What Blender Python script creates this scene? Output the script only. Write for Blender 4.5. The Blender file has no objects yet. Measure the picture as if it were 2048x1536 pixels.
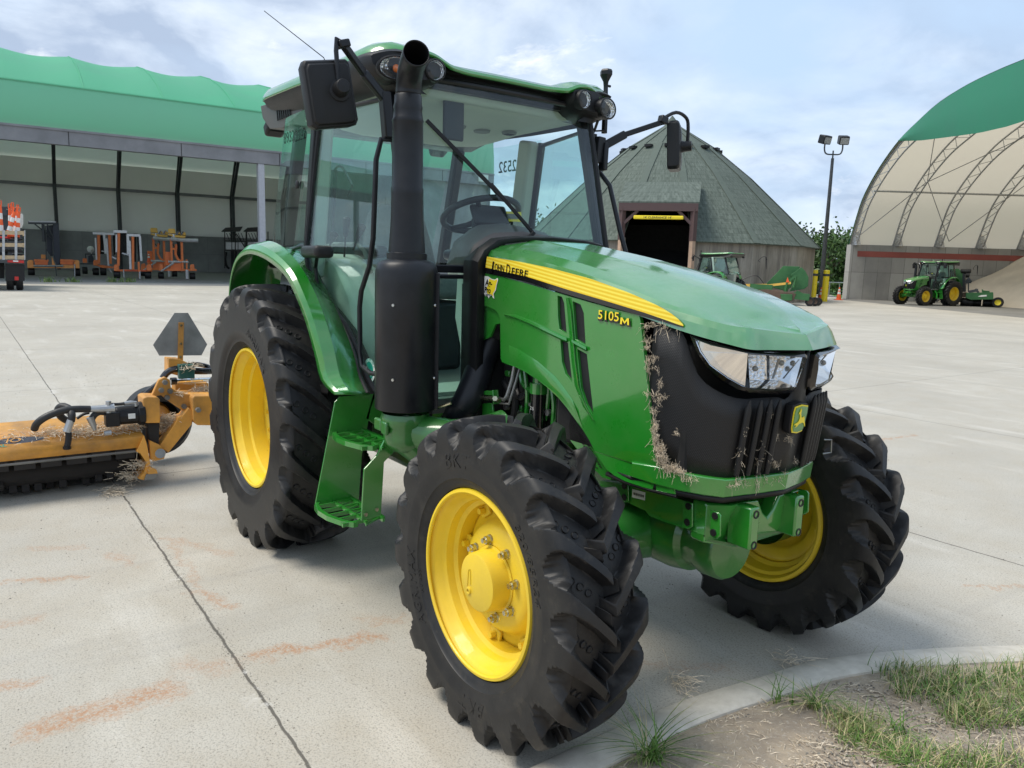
import bpy, bmesh, math, random
from mathutils import Vector, Matrix, noise
from mathutils.geometry import tessellate_polygon
random.seed(7)
scene = bpy.context.scene
COL = scene.collection
PI = math.pi
V = Vector
# ---------------------------------------------------------------- camera model (world = near tractor frame: x forward, y its left, z up)
CAM = V((4.413, -2.305, 1.637)); FPX = 1532.8; YAW, PITCH, ROLL = 2.515, -.152, .029
_f = V((math.cos(PITCH)*math.cos(YAW), math.cos(PITCH)*math.sin(YAW), math.sin(PITCH)))
_r = _f.cross(V((0, 0, 1))).normalized(); _u = _r.cross(_f)
RX = _r*math.cos(ROLL)+_u*math.sin(ROLL); UX = -_r*math.sin(ROLL)+_u*math.cos(ROLL)
def at(u, v, ax, val):
    d = RX*((u-1024)/FPX)-UX*((v-768)/FPX)+_f
    return CAM+d*((val-CAM[ax])/d[ax])
def atx(u, v, c): return at(u, v, 0, c)
def aty(u, v, c): return at(u, v, 1, c)
def atz(u, v, c=0.): return at(u, v, 2, c)
def atplane(u, v, p0, n):
    d = RX*((u-1024)/FPX)-UX*((v-768)/FPX)+_f
    n = V(n); return CAM+d*((V(p0)-CAM).dot(n)/d.dot(n))
# ---------------------------------------------------------------- materials
def newmat(name):
    m = bpy.data.materials.new(name); m.use_nodes = True
    nt = m.node_tree; b = nt.nodes['Principled BSDF']; return m, nt, b
def N(nt, t, **k):
    n = nt.nodes.new(t)
    for a, v in k.items():
        if a == 'inp':
            for i, x in v.items(): n.inputs[i].default_value = x
        else: setattr(n, a, v)
    return n
def L(nt, a, b): nt.links.new(a, b)
def ramp(nt, src, stops, interp='LINEAR'):
    r = N(nt, 'ShaderNodeValToRGB'); r.color_ramp.interpolation = interp
    e = r.color_ramp.elements
    while len(e) < len(stops): e.new(.5)
    for i, (p, c) in enumerate(stops):
        e[i].position = p; e[i].color = (c, c, c, 1) if isinstance(c, (int, float)) else (*c, 1)
    L(nt, src, r.inputs[0]); return r.outputs[0]
def mixc(nt, fac, a, b):
    m = N(nt, 'ShaderNodeMix', data_type='RGBA')
    for s, x in ((0, fac), (6, a), (7, b)):
        if isinstance(x, bpy.types.NodeSocket): L(nt, x, m.inputs[s])
        elif s == 0: m.inputs[0].default_value = x
        else: m.inputs[s].default_value = (*x, 1)
    return m.outputs[2]
def tex(nt, scale, detail=4, rough=.55, dim='3D', vec=None, dist=0, stretch=None):
    n = N(nt, 'ShaderNodeTexNoise', noise_dimensions=dim)
    n.inputs['Scale'].default_value = scale; n.inputs['Detail'].default_value = detail
    n.inputs['Roughness'].default_value = rough; n.inputs['Distortion'].default_value = dist
    if vec is None: vec = N(nt, 'ShaderNodeTexCoord').outputs['Object']
    if stretch:
        mp = N(nt, 'ShaderNodeMapping'); mp.inputs['Scale'].default_value = stretch
        L(nt, vec, mp.inputs[0]); vec = mp.outputs[0]
    L(nt, vec, n.inputs['Vector']); return n.outputs['Fac']
def bump(nt, b, h, strength=.2, dist=.01):
    bp = N(nt, 'ShaderNodeBump', inp={'Strength': strength, 'Distance': dist})
    L(nt, h, bp.inputs['Height']); L(nt, bp.outputs[0], b.inputs['Normal'])
def simple(name, col, rough=.5, metal=0, coat=0, var=.12, vs=6, bmp=0, bs=60, spec=.5, col2=None):
    m, nt, b = newmat(name)
    b.inputs['Roughness'].default_value = rough; b.inputs['Metallic'].default_value = metal
    b.inputs['Coat Weight'].default_value = coat; b.inputs['Coat Roughness'].default_value = .04
    b.inputs['Specular IOR Level'].default_value = spec
    if var or col2:
        f = ramp(nt, tex(nt, vs, 6, .6), [(.3, 0.), (.7, 1.)])
        c2 = col2 or tuple(min(1, c*(1+var)+var*.015) for c in col)
        L(nt, mixc(nt, f, tuple(c*(1-var*.6) for c in col), c2), b.inputs['Base Color'])
        rr = N(nt, 'ShaderNodeMapRange', inp={3: max(.02, rough*.85), 4: min(1, rough*1.2)})
        L(nt, f, rr.inputs[0]); L(nt, rr.outputs[0], b.inputs['Roughness'])
    else: b.inputs['Base Color'].default_value = (*col, 1)
    if bmp: bump(nt, b, tex(nt, bs, 3), bmp, .004)
    return m
M = {}
def paint(name, col, rough=.32, coat=1., dust=.10, dustcol=(.30, .27, .20)):
    m, nt, b = newmat(name)
    b.inputs['Roughness'].default_value = rough; b.inputs['Coat Weight'].default_value = coat
    b.inputs['Coat Roughness'].default_value = .035; b.inputs['Coat IOR'].default_value = 1.5 if 'yellow' in name or 'mower' in name else 1.75
    n1 = tex(nt, 2.2, 6, .65); n2 = tex(nt, 55, 4, .7)
    f = ramp(nt, n1, [(.42, 0.), (.75, dust)])
    c = mixc(nt, f, col, dustcol)
    sp = ramp(nt, n2, [(.70, 0.), (.78, dust*1.6)])
    L(nt, mixc(nt, sp, c, tuple(x*.35 for x in dustcol)), b.inputs['Base Color'])
    cr = N(nt, 'ShaderNodeMapRange', inp={3: .02, 4: .16}); L(nt, n1, cr.inputs[0]); L(nt, cr.outputs[0], b.inputs['Coat Roughness'])
    n5 = tex(nt, 9, 7, .8)
    rr_ = N(nt, 'ShaderNodeMapRange', inp={1: .35, 2: .7, 3: rough*.8, 4: min(.9, rough*1.7)}); L(nt, n5, rr_.inputs[0]); L(nt, rr_.outputs[0], b.inputs['Roughness'])
    bump(nt, b, tex(nt, 140, 2), .03, .002)
    return m
M['green'] = paint('green_paint', (.013, .215, .016), .3, 1., .13)
M['greenhood'] = paint('green_hood_paint', (.013, .215, .016), .3, 1., .12); M['greenhood'].node_tree.nodes['Principled BSDF'].inputs['Coat IOR'].default_value = 2.5
M['castgreen'] = paint('cast_green_paint', (.012, .15, .014), .42, .6, .12)
M['yellow'] = paint('yellow_paint', (.82, .575, .014), .5, .22, .48, (.42, .29, .08))
M['decal'] = simple('decal_yellow', (.86, .68, .03), .35, var=.03)
M['black'] = simple('black_plastic', (.011, .011, .012), .42, spec=.32, var=.25, vs=3, bmp=.12, bs=400)
M['blackgloss'] = simple('black_gloss', (.006, .006, .007), .15, coat=.6, var=.1)
M['blackmetal'] = simple('black_coated_metal', (.010, .011, .014), .36, spec=.34, var=.25, vs=9, bmp=.05, bs=90)
M['darkint'] = simple('dark_interior', (.006, .006, .006), .8, var=.2)
M['grey'] = simple('grey_trim', (.16, .16, .14), .65, var=.08)
M['beige'] = simple('beige_trim', (.50, .50, .43), .7, var=.06)
M['seat'] = simple('seat_fabric', (.18, .18, .17), .9, var=.2, vs=40, bmp=.3, bs=200)
M['white'] = simple('white_plastic', (.75, .75, .72), .45, var=.08)
M['bone'] = simple('mirror_white', (.62, .6, .54), .35, var=.1)
M['red'] = simple('red_plastic', (.5, .02, .015), .35, var=.1)
M['orangelamp'] = simple('amber_lens', (.75, .16, .01), .15, var=.1, coat=.6)
M['steel'] = simple('bare_steel', (.55, .55, .53), .28, metal=1, var=.25, vs=20)
M['galv'] = simple('galvanised_steel', (.42, .43, .44), .42, metal=.7, var=.3, vs=8)
M['dullsteel'] = simple('dull_steel', (.24, .24, .23), .45, metal=.75, var=.35, vs=5)
M['zinc'] = simple('zinc_bolt', (.55, .52, .38), .28, metal=1, var=.3, vs=60)
M['label'] = simple('paper_label', (.75, .75, .72), .6, var=.03)
def rubber():
    m, nt, b = newmat('tyre_rubber')
    g = N(nt, 'ShaderNodeTexCoord').outputs['Object']
    n1 = tex(nt, 5, 7, .7, vec=g); n2 = tex(nt, 45, 5, .7, vec=g)
    c = mixc(nt, ramp(nt, n1, [(.4, 0.), (.72, 1.)]), (.0085, .0088, .0100), (.028, .0265, .0245))
    c = mixc(nt, ramp(nt, n2, [(.62, 0.), (.8, .5)]), c, (.085, .075, .058))
    n3 = tex(nt, 13, 6, .75, vec=g); c = mixc(nt, ramp(nt, n3, [(.55, 0.), (.75, .55)]), c, (.055, .048, .038))
    b.inputs['Specular IOR Level'].default_value = .38
    L(nt, c, b.inputs['Base Color'])
    rr = N(nt, 'ShaderNodeMapRange', inp={3: .36, 4: .62}); L(nt, n1, rr.inputs[0]); L(nt, rr.outputs[0], b.inputs['Roughness'])
    bump(nt, b, n2, .14, .003); return m
M['rubber'] = rubber()
M['hose'] = simple('rubber_hose', (.016, .016, .017), .5, var=.3, vs=20, bmp=.3, bs=120)
def glassmat(name, tint, refl=1.0):
    m, nt, b = newmat(name); nt.nodes.remove(b)
    out = nt.nodes['Material Output']
    tr = N(nt, 'ShaderNodeBsdfTransparent'); tr.inputs[0].default_value = (*tint, 1)
    gl = N(nt, 'ShaderNodeBsdfGlossy'); gl.inputs['Roughness'].default_value = .015; gl.inputs[0].default_value = (.92, .97, 1, 1)
    fr = N(nt, 'ShaderNodeLayerWeight', inp={'Blend': .5}); pw = N(nt, 'ShaderNodeMath', operation='POWER'); L(nt, fr.outputs['Facing'], pw.inputs[0]); pw.inputs[1].default_value = 3.6
    mr = N(nt, 'ShaderNodeMapRange', inp={3: .045*refl, 4: .75*refl}); L(nt, pw.outputs[0], mr.inputs[0])
    # dust film
    df = N(nt, 'ShaderNodeBsdfDiffuse'); df.inputs[0].default_value = (.55, .56, .52, 1)
    dm = ramp(nt, tex(nt, 3, 6, .7), [(.35, .006), (.8, .035)])
    mx0 = N(nt, 'ShaderNodeMixShader'); L(nt, dm, mx0.inputs[0]); L(nt, tr.outputs[0], mx0.inputs[1]); L(nt, df.outputs[0], mx0.inputs[2])
    mx = N(nt, 'ShaderNodeMixShader'); L(nt, mr.outputs[0], mx.inputs[0]); L(nt, mx0.outputs[0], mx.inputs[1]); L(nt, gl.outputs[0], mx.inputs[2])
    L(nt, mx.outputs[0], out.inputs[0]); return m
M['glass'] = glassmat('cab_glass', (.84, .98, .955))
M['lens'] = glassmat('clear_lens', (.95, .96, .97), .7)
def chrome():
    m, nt, b = newmat('reflector_chrome'); b.inputs['Metallic'].default_value = 1; b.inputs['Roughness'].default_value = .06
    b.inputs['Base Color'].default_value = (.82, .83, .84, 1); return m
M['chrome'] = chrome()
def flute():
    m, nt, b = newmat('fluted_reflector'); b.inputs['Metallic'].default_value = .75; b.inputs['Roughness'].default_value = .22
    b.inputs['Base Color'].default_value = (.92, .93, .95, 1)
    vo = N(nt, 'ShaderNodeTexVoronoi', inp={'Scale': 70.}); L(nt, N(nt, 'ShaderNodeTexCoord').outputs['Object'], vo.inputs['Vector'])
    bump(nt, b, vo.outputs['Distance'], .8, .01); return m
M['flute'] = flute()
def meshmat():
    m, nt, b = newmat('black_wire_mesh')
    b.inputs['Roughness'].default_value = .5
    t = N(nt, 'ShaderNodeTexCoord').outputs['Object']
    w1 = N(nt, 'ShaderNodeTexWave', bands_direction='Z', inp={'Scale': 60.}); w2 = N(nt, 'ShaderNodeTexWave', bands_direction='DIAGONAL', inp={'Scale': 60.})
    L(nt, t, w1.inputs[0]); L(nt, t, w2.inputs[0])
    mm = N(nt, 'ShaderNodeMath', operation='MULTIPLY'); L(nt, w1.outputs['Fac'], mm.inputs[0]); L(nt, w2.outputs['Fac'], mm.inputs[1])
    n = ramp(nt, tex(nt, 3, 5), [(.35, 0.), (.75, 1.)])
    base = mixc(nt, n, (.009, .009, .011), (.02, .02, .024))
    L(nt, mixc(nt, mm.outputs[0], (.003, .003, .003), base), b.inputs['Base Color'])
    bump(nt, b, mm.outputs[0], .35, .002); return m
M['mesh'] = meshmat()
# ---------------------------------------------------------------- mesh building
class MB:
    def __init__(s): s.v = []; s.f = []; s.m = []; s.cur = 0; s.marks = []
    def nxt(s): s.marks.append((len(s.v), len(s.f))); return s
    def add(s, vs, fs, mi=None):
        o = len(s.v); s.v += [V(x) for x in vs]
        for f in fs: s.f.append([i+o for i in f]); s.m.append(s.cur if mi is None else mi)
        return s
    def box(s, c, d, rot=None, taper=None, mi=None):
        c = V(c); hx, hy, hz = d[0]/2, d[1]/2, d[2]/2; t = taper or (1, 1)
        vs = [V((x*hx*(t[0] if z > 0 else 1), y*hy*(t[1] if z > 0 else 1), z*hz)) for z in (-1, 1) for y in (-1, 1) for x in (-1, 1)]
        if rot is not None: vs = [rot @ p for p in vs]
        return s.add([p+c for p in vs], [(0, 2, 3, 1), (4, 5, 7, 6), (0, 1, 5, 4), (2, 6, 7, 3), (0, 4, 6, 2), (1, 3, 7, 5)], mi)
    def bx(s, x0, x1, y0, y1, z0, z1, mi=None): return s.box(((x0+x1)/2, (y0+y1)/2, (z0+z1)/2), (x1-x0, y1-y0, z1-z0), mi=mi)
    def bar(s, a, b, w, h=None, up=(0, 0, 1), mi=None):
        a, b = V(a), V(b); h = h or w; d = (b-a); ln = d.length; d.normalize(); up = V(up)
        if abs(d.dot(up)) > .98: up = V((1, 0, 0))
        sx = d.cross(up).normalized(); sz = sx.cross(d)
        rot = Matrix((sx, d, sz)).transposed()
        return s.box((a+b)/2, (w, ln, h), rot, mi=mi)
    def ring(s, c, ax, r, n=16, ref=None):
        ax = V(ax).normalized(); ref = V(ref) if ref else (V((0, 0, 1)) if abs(ax.z) < .9 else V((1, 0, 0)))
        a = ax.cross(ref).normalized(); b = ax.cross(a)
        return [V(c)+(a*math.cos(2*PI*i/n)+b*math.sin(2*PI*i/n))*r for i in range(n)]
    def loft(s, rings, cap=(True, True), closed=True, mi=None):
        n = len(rings[0]); vs = [p for r in rings for p in r]; fs = []
        for j in range(len(rings)-1):
            for i in range(n if closed else n-1):
                k = (i+1) % n; fs.append((j*n+i, j*n+k, (j+1)*n+k, (j+1)*n+i))
        if cap[0]: fs.append(tuple(range(n))[::-1])
        if cap[1]: fs.append(tuple(range((len(rings)-1)*n, len(rings)*n)))
        return s.add(vs, fs, mi)
    def cyl(s, a, b, r, r2=None, n=16, cap=(True, True), mi=None):
        a, b = V(a), V(b); ax = b-a
        return s.loft([s.ring(a, ax, r, n), s.ring(b, ax, r if r2 is None else r2, n)], cap, mi=mi)
    def lathe(s, o, ax, prof, n=32, cap=(False, False), mi=None):
        o = V(o); ax = V(ax).normalized()
        return s.loft([s.ring(o+ax*a, ax, max(r, 1e-4), n) for a, r in prof], cap, mi=mi)
    def tube(s, pts, r, n=10, cap=(True, True), mi=None):
        pts = [V(p) for p in pts]; rs = r if isinstance(r, (list, tuple)) else [r]*len(pts)
        rings = []; ref = None
        for i, p in enumerate(pts):
            d = (pts[min(i+1, len(pts)-1)]-pts[max(i-1, 0)]).normalized()
            if ref is None: ref = V((0, 0, 1)) if abs(d.z) < .9 else V((1, 0, 0))
            a = d.cross(ref).normalized(); b = d.cross(a).normalized(); ref = -b if False else a.cross(d)*1.
            rings.append([p+(a*math.cos(2*PI*k/n)+b*math.sin(2*PI*k/n))*rs[i] for k in range(n)])
        return s.loft(rings, cap, mi=mi)
    def poly(s, loops, off=None, mi=None):
        """loops of 3-D points (first outer, others holes); off = thickness vector"""
        loops = [[V(p) for p in l] for l in loops]
        tri = tessellate_polygon(loops); flat = [p for l in loops for p in l]
        s.add(flat, [tuple(t) for t in tri], mi)
        if off is not None:
            off = V(off); s.add([p+off for p in flat], [tuple(t)[::-1] for t in tri], mi)
            for l in loops:
                n = len(l); s.add(l+[p+off for p in l], [(i, (i+1) % n, (i+1) % n+n, i+n) for i in range(n)], mi)
        return s
    def grid(s, rows, mi=None):
        n = len(rows[0]); vs = [p for r in rows for p in r]
        return s.add(vs, [(j*n+i, j*n+i+1, (j+1)*n+i+1, (j+1)*n+i) for j in range(len(rows)-1) for i in range(n-1)], mi)
    def sphere(s, c, r, n=14, sc=(1, 1, 1), mi=None):
        c = V(c); rows = []
        for j in range(n//2+1):
            t = PI*j/(n//2); rr = max(math.sin(t), 1e-3)
            rows.append([c+V((rr*math.cos(2*PI*i/n)*r*sc[0], rr*math.sin(2*PI*i/n)*r*sc[1], math.cos(t)*r*sc[2])) for i in range(n)])
        return s.loft(rows, (True, True), mi=mi)
    def each(s, name, mats, parent=None, **k):
        mk = s.marks+[(len(s.v), len(s.f))]; out = []
        if mk[0] != (0, 0): mk = [(0, 0)]+mk
        for (v0, f0), (v1, f1) in zip(mk, mk[1:]):
            if v1 == v0: continue
            q = MB(); q.v = s.v[v0:v1]; q.f = [[i-v0 for i in f] for f in s.f[f0:f1]]; q.m = s.m[f0:f1]
            out.append(q.build(name, mats, parent, **k))
        return out
    def build(s, name, mats, parent=None, smooth=35, bevel=0, seg=2, solid=0, sub=0, weld=False, recalc=True, loc=None):
        me = bpy.data.meshes.new(name); me.from_pydata([tuple(p) for p in s.v], [], s.f)
        if not isinstance(mats, (list, tuple)): mats = [mats]
        for m in mats: me.materials.append(M[m] if isinstance(m, str) else m)
        for i, p in enumerate(me.polygons): p.material_index = min(s.m[i], len(mats)-1)
        bm = bmesh.new(); bm.from_mesh(me)
        if weld or bevel or sub or solid: bmesh.ops.remove_doubles(bm, verts=bm.verts, dist=1e-5)
        if recalc: bmesh.ops.recalc_face_normals(bm, faces=bm.faces)
        bm.to_mesh(me); bm.free()
        o = bpy.data.objects.new(name, me); COL.objects.link(o)
        if parent: o.parent = parent
        if loc: o.location = loc
        if smooth:
            me.shade_smooth() if hasattr(me, 'shade_smooth') else None
            me.set_sharp_from_angle(angle=math.radians(smooth))
        if sub:
            md = o.modifiers.new('s', 'SUBSURF'); md.levels = md.render_levels = sub
        if solid:
            md = o.modifiers.new('t', 'SOLIDIFY'); md.thickness = solid; md.offset = -1
        if bevel:
            md = o.modifiers.new('b', 'BEVEL'); md.width = bevel; md.segments = seg; md.limit_method = 'ANGLE'; md.angle_limit = math.radians(38)
            md.harden_normals = False
        return o
def tag(o, label=None, cat=None, group=None, kind=None):
    for k, v in (('label', label), ('category', cat), ('group', group), ('kind', kind)):
        if v: o[k] = v
    return o
def empty(name, loc=(0, 0, 0), rz=0, sc=1.):
    o = bpy.data.objects.new(name, None); COL.objects.link(o); o.location = loc; o.rotation_euler = (0, 0, rz); o.scale = (sc,)*3
    o.empty_display_size = .2; return o
def thing(name, label, cat, loc=(0, 0, 0), rz=0, group=None, sc=1.): return tag(empty(name, loc, rz, sc), label, cat, group)
def copy_tree(o, parent=None):
    c = o.copy(); COL.objects.link(c); c.parent = parent
    for ch in list(o.children): copy_tree(ch, c)
    return c
def text(name, body, mat, parent, origin, xdir, ydir, size, ext=.0015, shear=0, offset=0, align='LEFT', bold=0, spacing=1.):
    cu = bpy.data.curves.new(name, 'FONT'); cu.body = body; cu.size = size; cu.extrude = ext; cu.shear = shear; cu.align_x = align
    cu.offset = offset; cu.space_character = spacing; cu.resolution_u = 3
    t = bpy.data.objects.new(name+'_c', cu); COL.objects.link(t)
    dg = bpy.context.evaluated_depsgraph_get(); me = bpy.data.meshes.new_from_object(t.evaluated_get(dg))
    bpy.data.objects.remove(t)
    me.name = name; me.materials.clear(); me.materials.append(M[mat])
    x = V(xdir).normalized(); y = V(ydir); y = (y-x*y.dot(x)).normalized(); z = x.cross(y)
    mt = Matrix((x, y, z)).transposed().to_4x4(); mt.translation = V(origin)
    me.transform(mt)
    o = bpy.data.objects.new(name, me); COL.objects.link(o); o.parent = parent
    return o
def catmull(pts, n=6):
    pts = [V(p) for p in pts]; out = []
    for i in range(len(pts)-1):
        p0 = pts[max(i-1, 0)]; p1 = pts[i]; p2 = pts[i+1]; p3 = pts[min(i+2, len(pts)-1)]
        for k in range(n):
            t = k/n; out.append(.5*((2*p1)+(p2-p0)*t+(2*p0-5*p1+4*p2-p3)*t*t+(3*p1-p0-3*p2+p3)*t**3))
    out.append(pts[-1]); return out
def lerp(xs, ys, x):
    if x <= xs[0]: return ys[0]
    for i in range(len(xs)-1):
        if x <= xs[i+1]: return ys[i]+(ys[i+1]-ys[i])*(x-xs[i])/(xs[i+1]-xs[i])
    return ys[-1]
# ================================================================ WHEELS
def wheel(parent, x, side, yc, hub, R, W, rr, nl, front, phase=0.):
    """side -1 = tractor's right (y negative). local a axis points outwards"""
    sgn = side
    def P(a, r, phi): return V((r*math.cos(phi), sgn*a, r*math.sin(phi)))
    root = empty('wheel', (x, yc*sgn, hub)); root.parent = parent
    hw = W/2; h = .054 if front else .058
    tm = MB()
    # half profile of the outer envelope (a, r) from the centre line to the bead
    env = [(0, R), (hw*.12, R), (hw*.24, R), (hw*.36, R-.001), (hw*.48, R-.002), (hw*.60, R-.003), (hw*.70, R-.005), (hw*.79, R-.008), (hw*.87, R-.012), (hw*.93, R-.018), (hw*.975, R-.028), (hw*1.005, R-.042), (hw*1.025, R-.058),
           (hw*1.035, R-.075), (hw*1.035, R-.092), (hw*1.03, R-.11), (hw*1.025, R-.128), (hw*1.03, lerp([0, 1], [R-.15, rr+.115], .5)), (hw*1.03, rr+.105), (hw*1.0, rr+.08), (hw*.96, rr+.055), (hw*.955, rr+.046), (hw*.93, rr+.044), (hw*.90, rr+.03), (hw*.82, rr+.012)]
    # refine
    e2 = []
    for (a0, r0), (a1, r1) in zip(env, env[1:]):
        n_ = max(1, int(math.hypot(a1-a0, r1-r0)/.011))
        for k in range(n_): e2.append((a0+(a1-a0)*k/n_, r0+(r1-r0)*k/n_))
    e2.append(env[-1])
    sl_ = [0.]
    for p, q in zip(e2, e2[1:]): sl_.append(sl_[-1]+math.hypot(q[0]-p[0], q[1]-p[1]))
    s_sh = hw*1.0                                  # arc length at the shoulder
    s_end = s_sh+(.080 if front else .10)          # where pockets close on the sidewall
    sweep = hw/R*.98
    spp = 40; nphi = nl*spp; pitch = 2*PI/nl
    def off(a): return sweep*(min(abs(a)/hw, 1.03)**.92-.5)+phase
    def sm(x): x = max(0., min(1., x)); return x*x*(3-2*x)
    def solid(sarc, side_, psi):
        """1 on a lug, 0 in a pocket; sarc = distance from the centre line on side_, psi = angle minus sweep offset"""
        best = 0
        for own in (1, -1):
            ss_ = sarc if own > 0 else -sarc
            if ss_ < -.026: continue
            lug0 = 0 if side_*own > 0 else .5
            ps = psi
            if own < 0: ps = psi+2*(off(sarc)-off(0))
            u = (ps/pitch-lug0) % 1.0; u = min(u, 1-u); d = u*pitch*R
            t = max(0, ss_)/s_sh
            w = (.0180+.006*min(t, 1)+.010*max(0, min(1, (t-.55)/.45))**1.5)*(1 if front else 1.25)
            if ss_ > s_sh-.012:
                q = (ss_-s_sh+.012)/(s_end-s_sh+.012)
                full = pitch*R*.5+.012
                w = w+(full-w)*(1-math.sqrt(max(0, 1-min(q, 1)**2.2))) if q < 1 else full+.05
            fl = .007+.007*min(1, t)
            v = sm(1-(d-w)/fl)
            v *= sm((ss_+.028)/.010)
            best = max(best, v)
        return best
    rows = []
    prof = [(-1, i) for i in range(len(e2)-1, 0, -1)]+[(1, i) for i in range(len(e2))]
    for sd_, i in prof:
        a, r = e2[i]; s_ = sl_[i]
        i0 = max(i-1, 0); i1 = min(i+1, len(e2)-1)
        ta, tr = e2[i1][0]-e2[i0][0], e2[i1][1]-e2[i0][1]; ln = math.hypot(ta, tr); na, nr = -tr/ln, ta/ln
        if i == 0: na, nr = 0, 1
        dep = h*(1.0 if s_ < s_sh*.9 else lerp([s_sh*.9, s_sh+.02, s_end], [1, .72, .38], s_))
        row = []
        oo = off(a)
        for k in range(nphi):
            psi = pitch*k/spp
            so = solid(s_, sd_, psi) if s_ < s_end+.03 else 1
            dd = dep*(1-so)
            # worn leading edges: tiny crown
            row.append(P(sd_*(a-na*dd), r-nr*dd, psi+oo))
        rows.append(row)
    tm.loft(rows, (False, False))
    for s2 in (-1, 1):
        for i in range(nl):
            for k in range(3):
                a = hw*(.36+.17*k); phc = pitch*(i+(.5 if s2 < 0 else 0)+.5)+off(a)
                c = P(s2*a, R-h-(.003 if k == 2 else 0), phc); d = P(0, 1, phc); rad = .0125 if front else .017
                tm.lathe(c, d, [(-.004, rad), (.003, rad*.95), (.004, rad*.8), (.0015, rad*.7), (.001, 0)], 12)
    # flatten on ground
    for p in tm.v:
        if p.z+hub < .004:
            dz = -(p.z+hub)
            p.z = -hub+.004-min(.003, dz*.1); p.y += (1 if p.y > 0 else -1)*dz*.25
    ty = tm.build('tyre', 'rubber', root, smooth=46, recalc=True)
    # sidewall lettering (raised, built around the axle)
    def ringtext(body, r, phi0, size, out):
        cu = bpy.data.curves.new('t', 'FONT'); cu.body = body; cu.size = size; cu.extrude = .0022; cu.resolution_u = 2; cu.space_character = 1.15; cu.shear = .2
        t = bpy.data.objects.new('t', cu); COL.objects.link(t); dg = bpy.context.evaluated_depsgraph_get()
        me = bpy.data.meshes.new_from_object(t.evaluated_get(dg)); bpy.data.objects.remove(t)
        for v in me.vertices:
            rad = r+v.co.y; ang = phi0-v.co.x/r*1.0
            # sidewall profile height
            a = lerp([rr+.03, rr+.075, rr+.115, R-.11], [hw*.90, hw*.99, hw*1.03, hw*1.0], rad)
            v.co = P((a+v.co.z+.0015), rad, PI-ang if sgn < 0 else ang) if False else V((rad*math.cos(ang), sgn*(a+v.co.z+.001), rad*math.sin(ang)))
        me.materials.append(M['rubber']); o = bpy.data.objects.new('lettering', me); COL.objects.link(o); o.parent = ty
    if front and side < 0:
        ringtext('AGRIMAX', rr+.065, math.radians(222), .058, 1); ringtext('320/85R24', rr+.065, math.radians(48), .05, 1)
        ringtext('BKT', rr+.085, math.radians(112), .078, 1); ringtext('BKT', rr+.085, math.radians(288), .078, 1); ringtext('RT 855', rr+.035, math.radians(205), .026, 1)
    elif side < 0:
        ringtext('AGRIMAX', rr+.12, math.radians(75), .07, 1); ringtext('BKT', rr+.13, math.radians(200), .09, 1)
    # rim
    lw_ = hw*.83
    rm = MB()
    if front:
        pr = [(lw_, rr-.012), (lw_+.006, rr-.004), (lw_+.004, rr+.006), (lw_-.006, rr+.010), (lw_-.02, rr-.002), (lw_-.03, rr-.012), (lw_-.05, rr-.018), (lw_-.062, rr-.034), (lw_-.09, rr-.040), (lw_-.10, rr-.055), (lw_-.17, rr-.058), (lw_-.18, rr-.04),
              (-lw_+.03, rr-.03), (-lw_+.02, rr-.005), (-lw_+.006, rr+.01), (-lw_-.004, rr+.006), (-lw_-.004, rr-.008), (-lw_+.02, rr-.02)]
    else:
        pr = [(lw_, rr-.014), (lw_+.006, rr-.006), (lw_+.004, rr+.006), (lw_-.008, rr+.010), (lw_-.02, rr-.004), (lw_-.045, rr-.016), (lw_-.055, rr-.03), (lw_-.10, rr-.034), (lw_-.11, rr-.05), (lw_-.21, rr-.052), (lw_-.225, rr-.036),
              (-lw_+.03, rr-.03), (-lw_+.02, rr-.005), (-lw_+.006, rr+.01), (-lw_-.004, rr+.006), (-lw_-.004, rr-.008), (-lw_+.02, rr-.02)]
    rings = [[P(a, r, 2*PI*i/96) for i in range(96)] for a, r in pr]
    rm.loft(rings, (False, False))
    rim = rm.build('rim', 'yellow', root, smooth=40, solid=.006)
    # disc
    dm = MB()
    dpl = (lw_-.135) if front else (lw_-.235)
    if front: pr = [(dpl-.0, .10), (dpl+.052, .12), (dpl+.05, .165), (dpl+.04, .188), (dpl+.012, .203), (dpl-.005, .215), (dpl-.01, .245), (dpl-.016, rr-.062)]
    else: pr = [(dpl+.02, .08), (dpl+.02, .17), (dpl-.01, .2), (dpl-.015, .25), (dpl+.005, .28), (dpl+.03, .30), (dpl+.035, rr-.05)]
    rings = [[P(a, r, 2*PI*i/96) for i in range(96)] for a, r in pr]
    dm.loft(rings, (False, False))
    disc = dm.build('wheel_disc', 'yellow', root, smooth=50, solid=.012)
    # disc to rim lugs
    nb = 8
    lm = MB()
    for i in range(nb):
        ph = 2*PI*(i+.5)/nb+.2
        r0 = rr-.075
        c = P(dpl+(.0 if front else .04), r0, ph); t = V((-math.sin(ph), 0, math.cos(ph))); rd = V((math.cos(ph), 0, math.sin(ph)))
        rot = Matrix((t, V((0, sgn, 0)), rd)).transposed()
        lm.nxt(); lm.box(c, (.06, .012, .05), rot)
    lm.each('rim_lug', 'yellow', root, bevel=.003)
    bo = MB()
    for i in range(nb):
        ph = 2*PI*(i+.5)/nb+.2
        c = P(dpl+.004, rr-.078, ph); ax = V((0, sgn, 0))
        bo.nxt()
        for q in (-1, 1):
            bo.cyl(c-ax*.012*0+ax*.004*q, c+ax*(.026*q), .012, n=6)
    bo.each('rim_bolt', 'yellow', root, smooth=20)
    # hub
    hm = MB()
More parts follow.
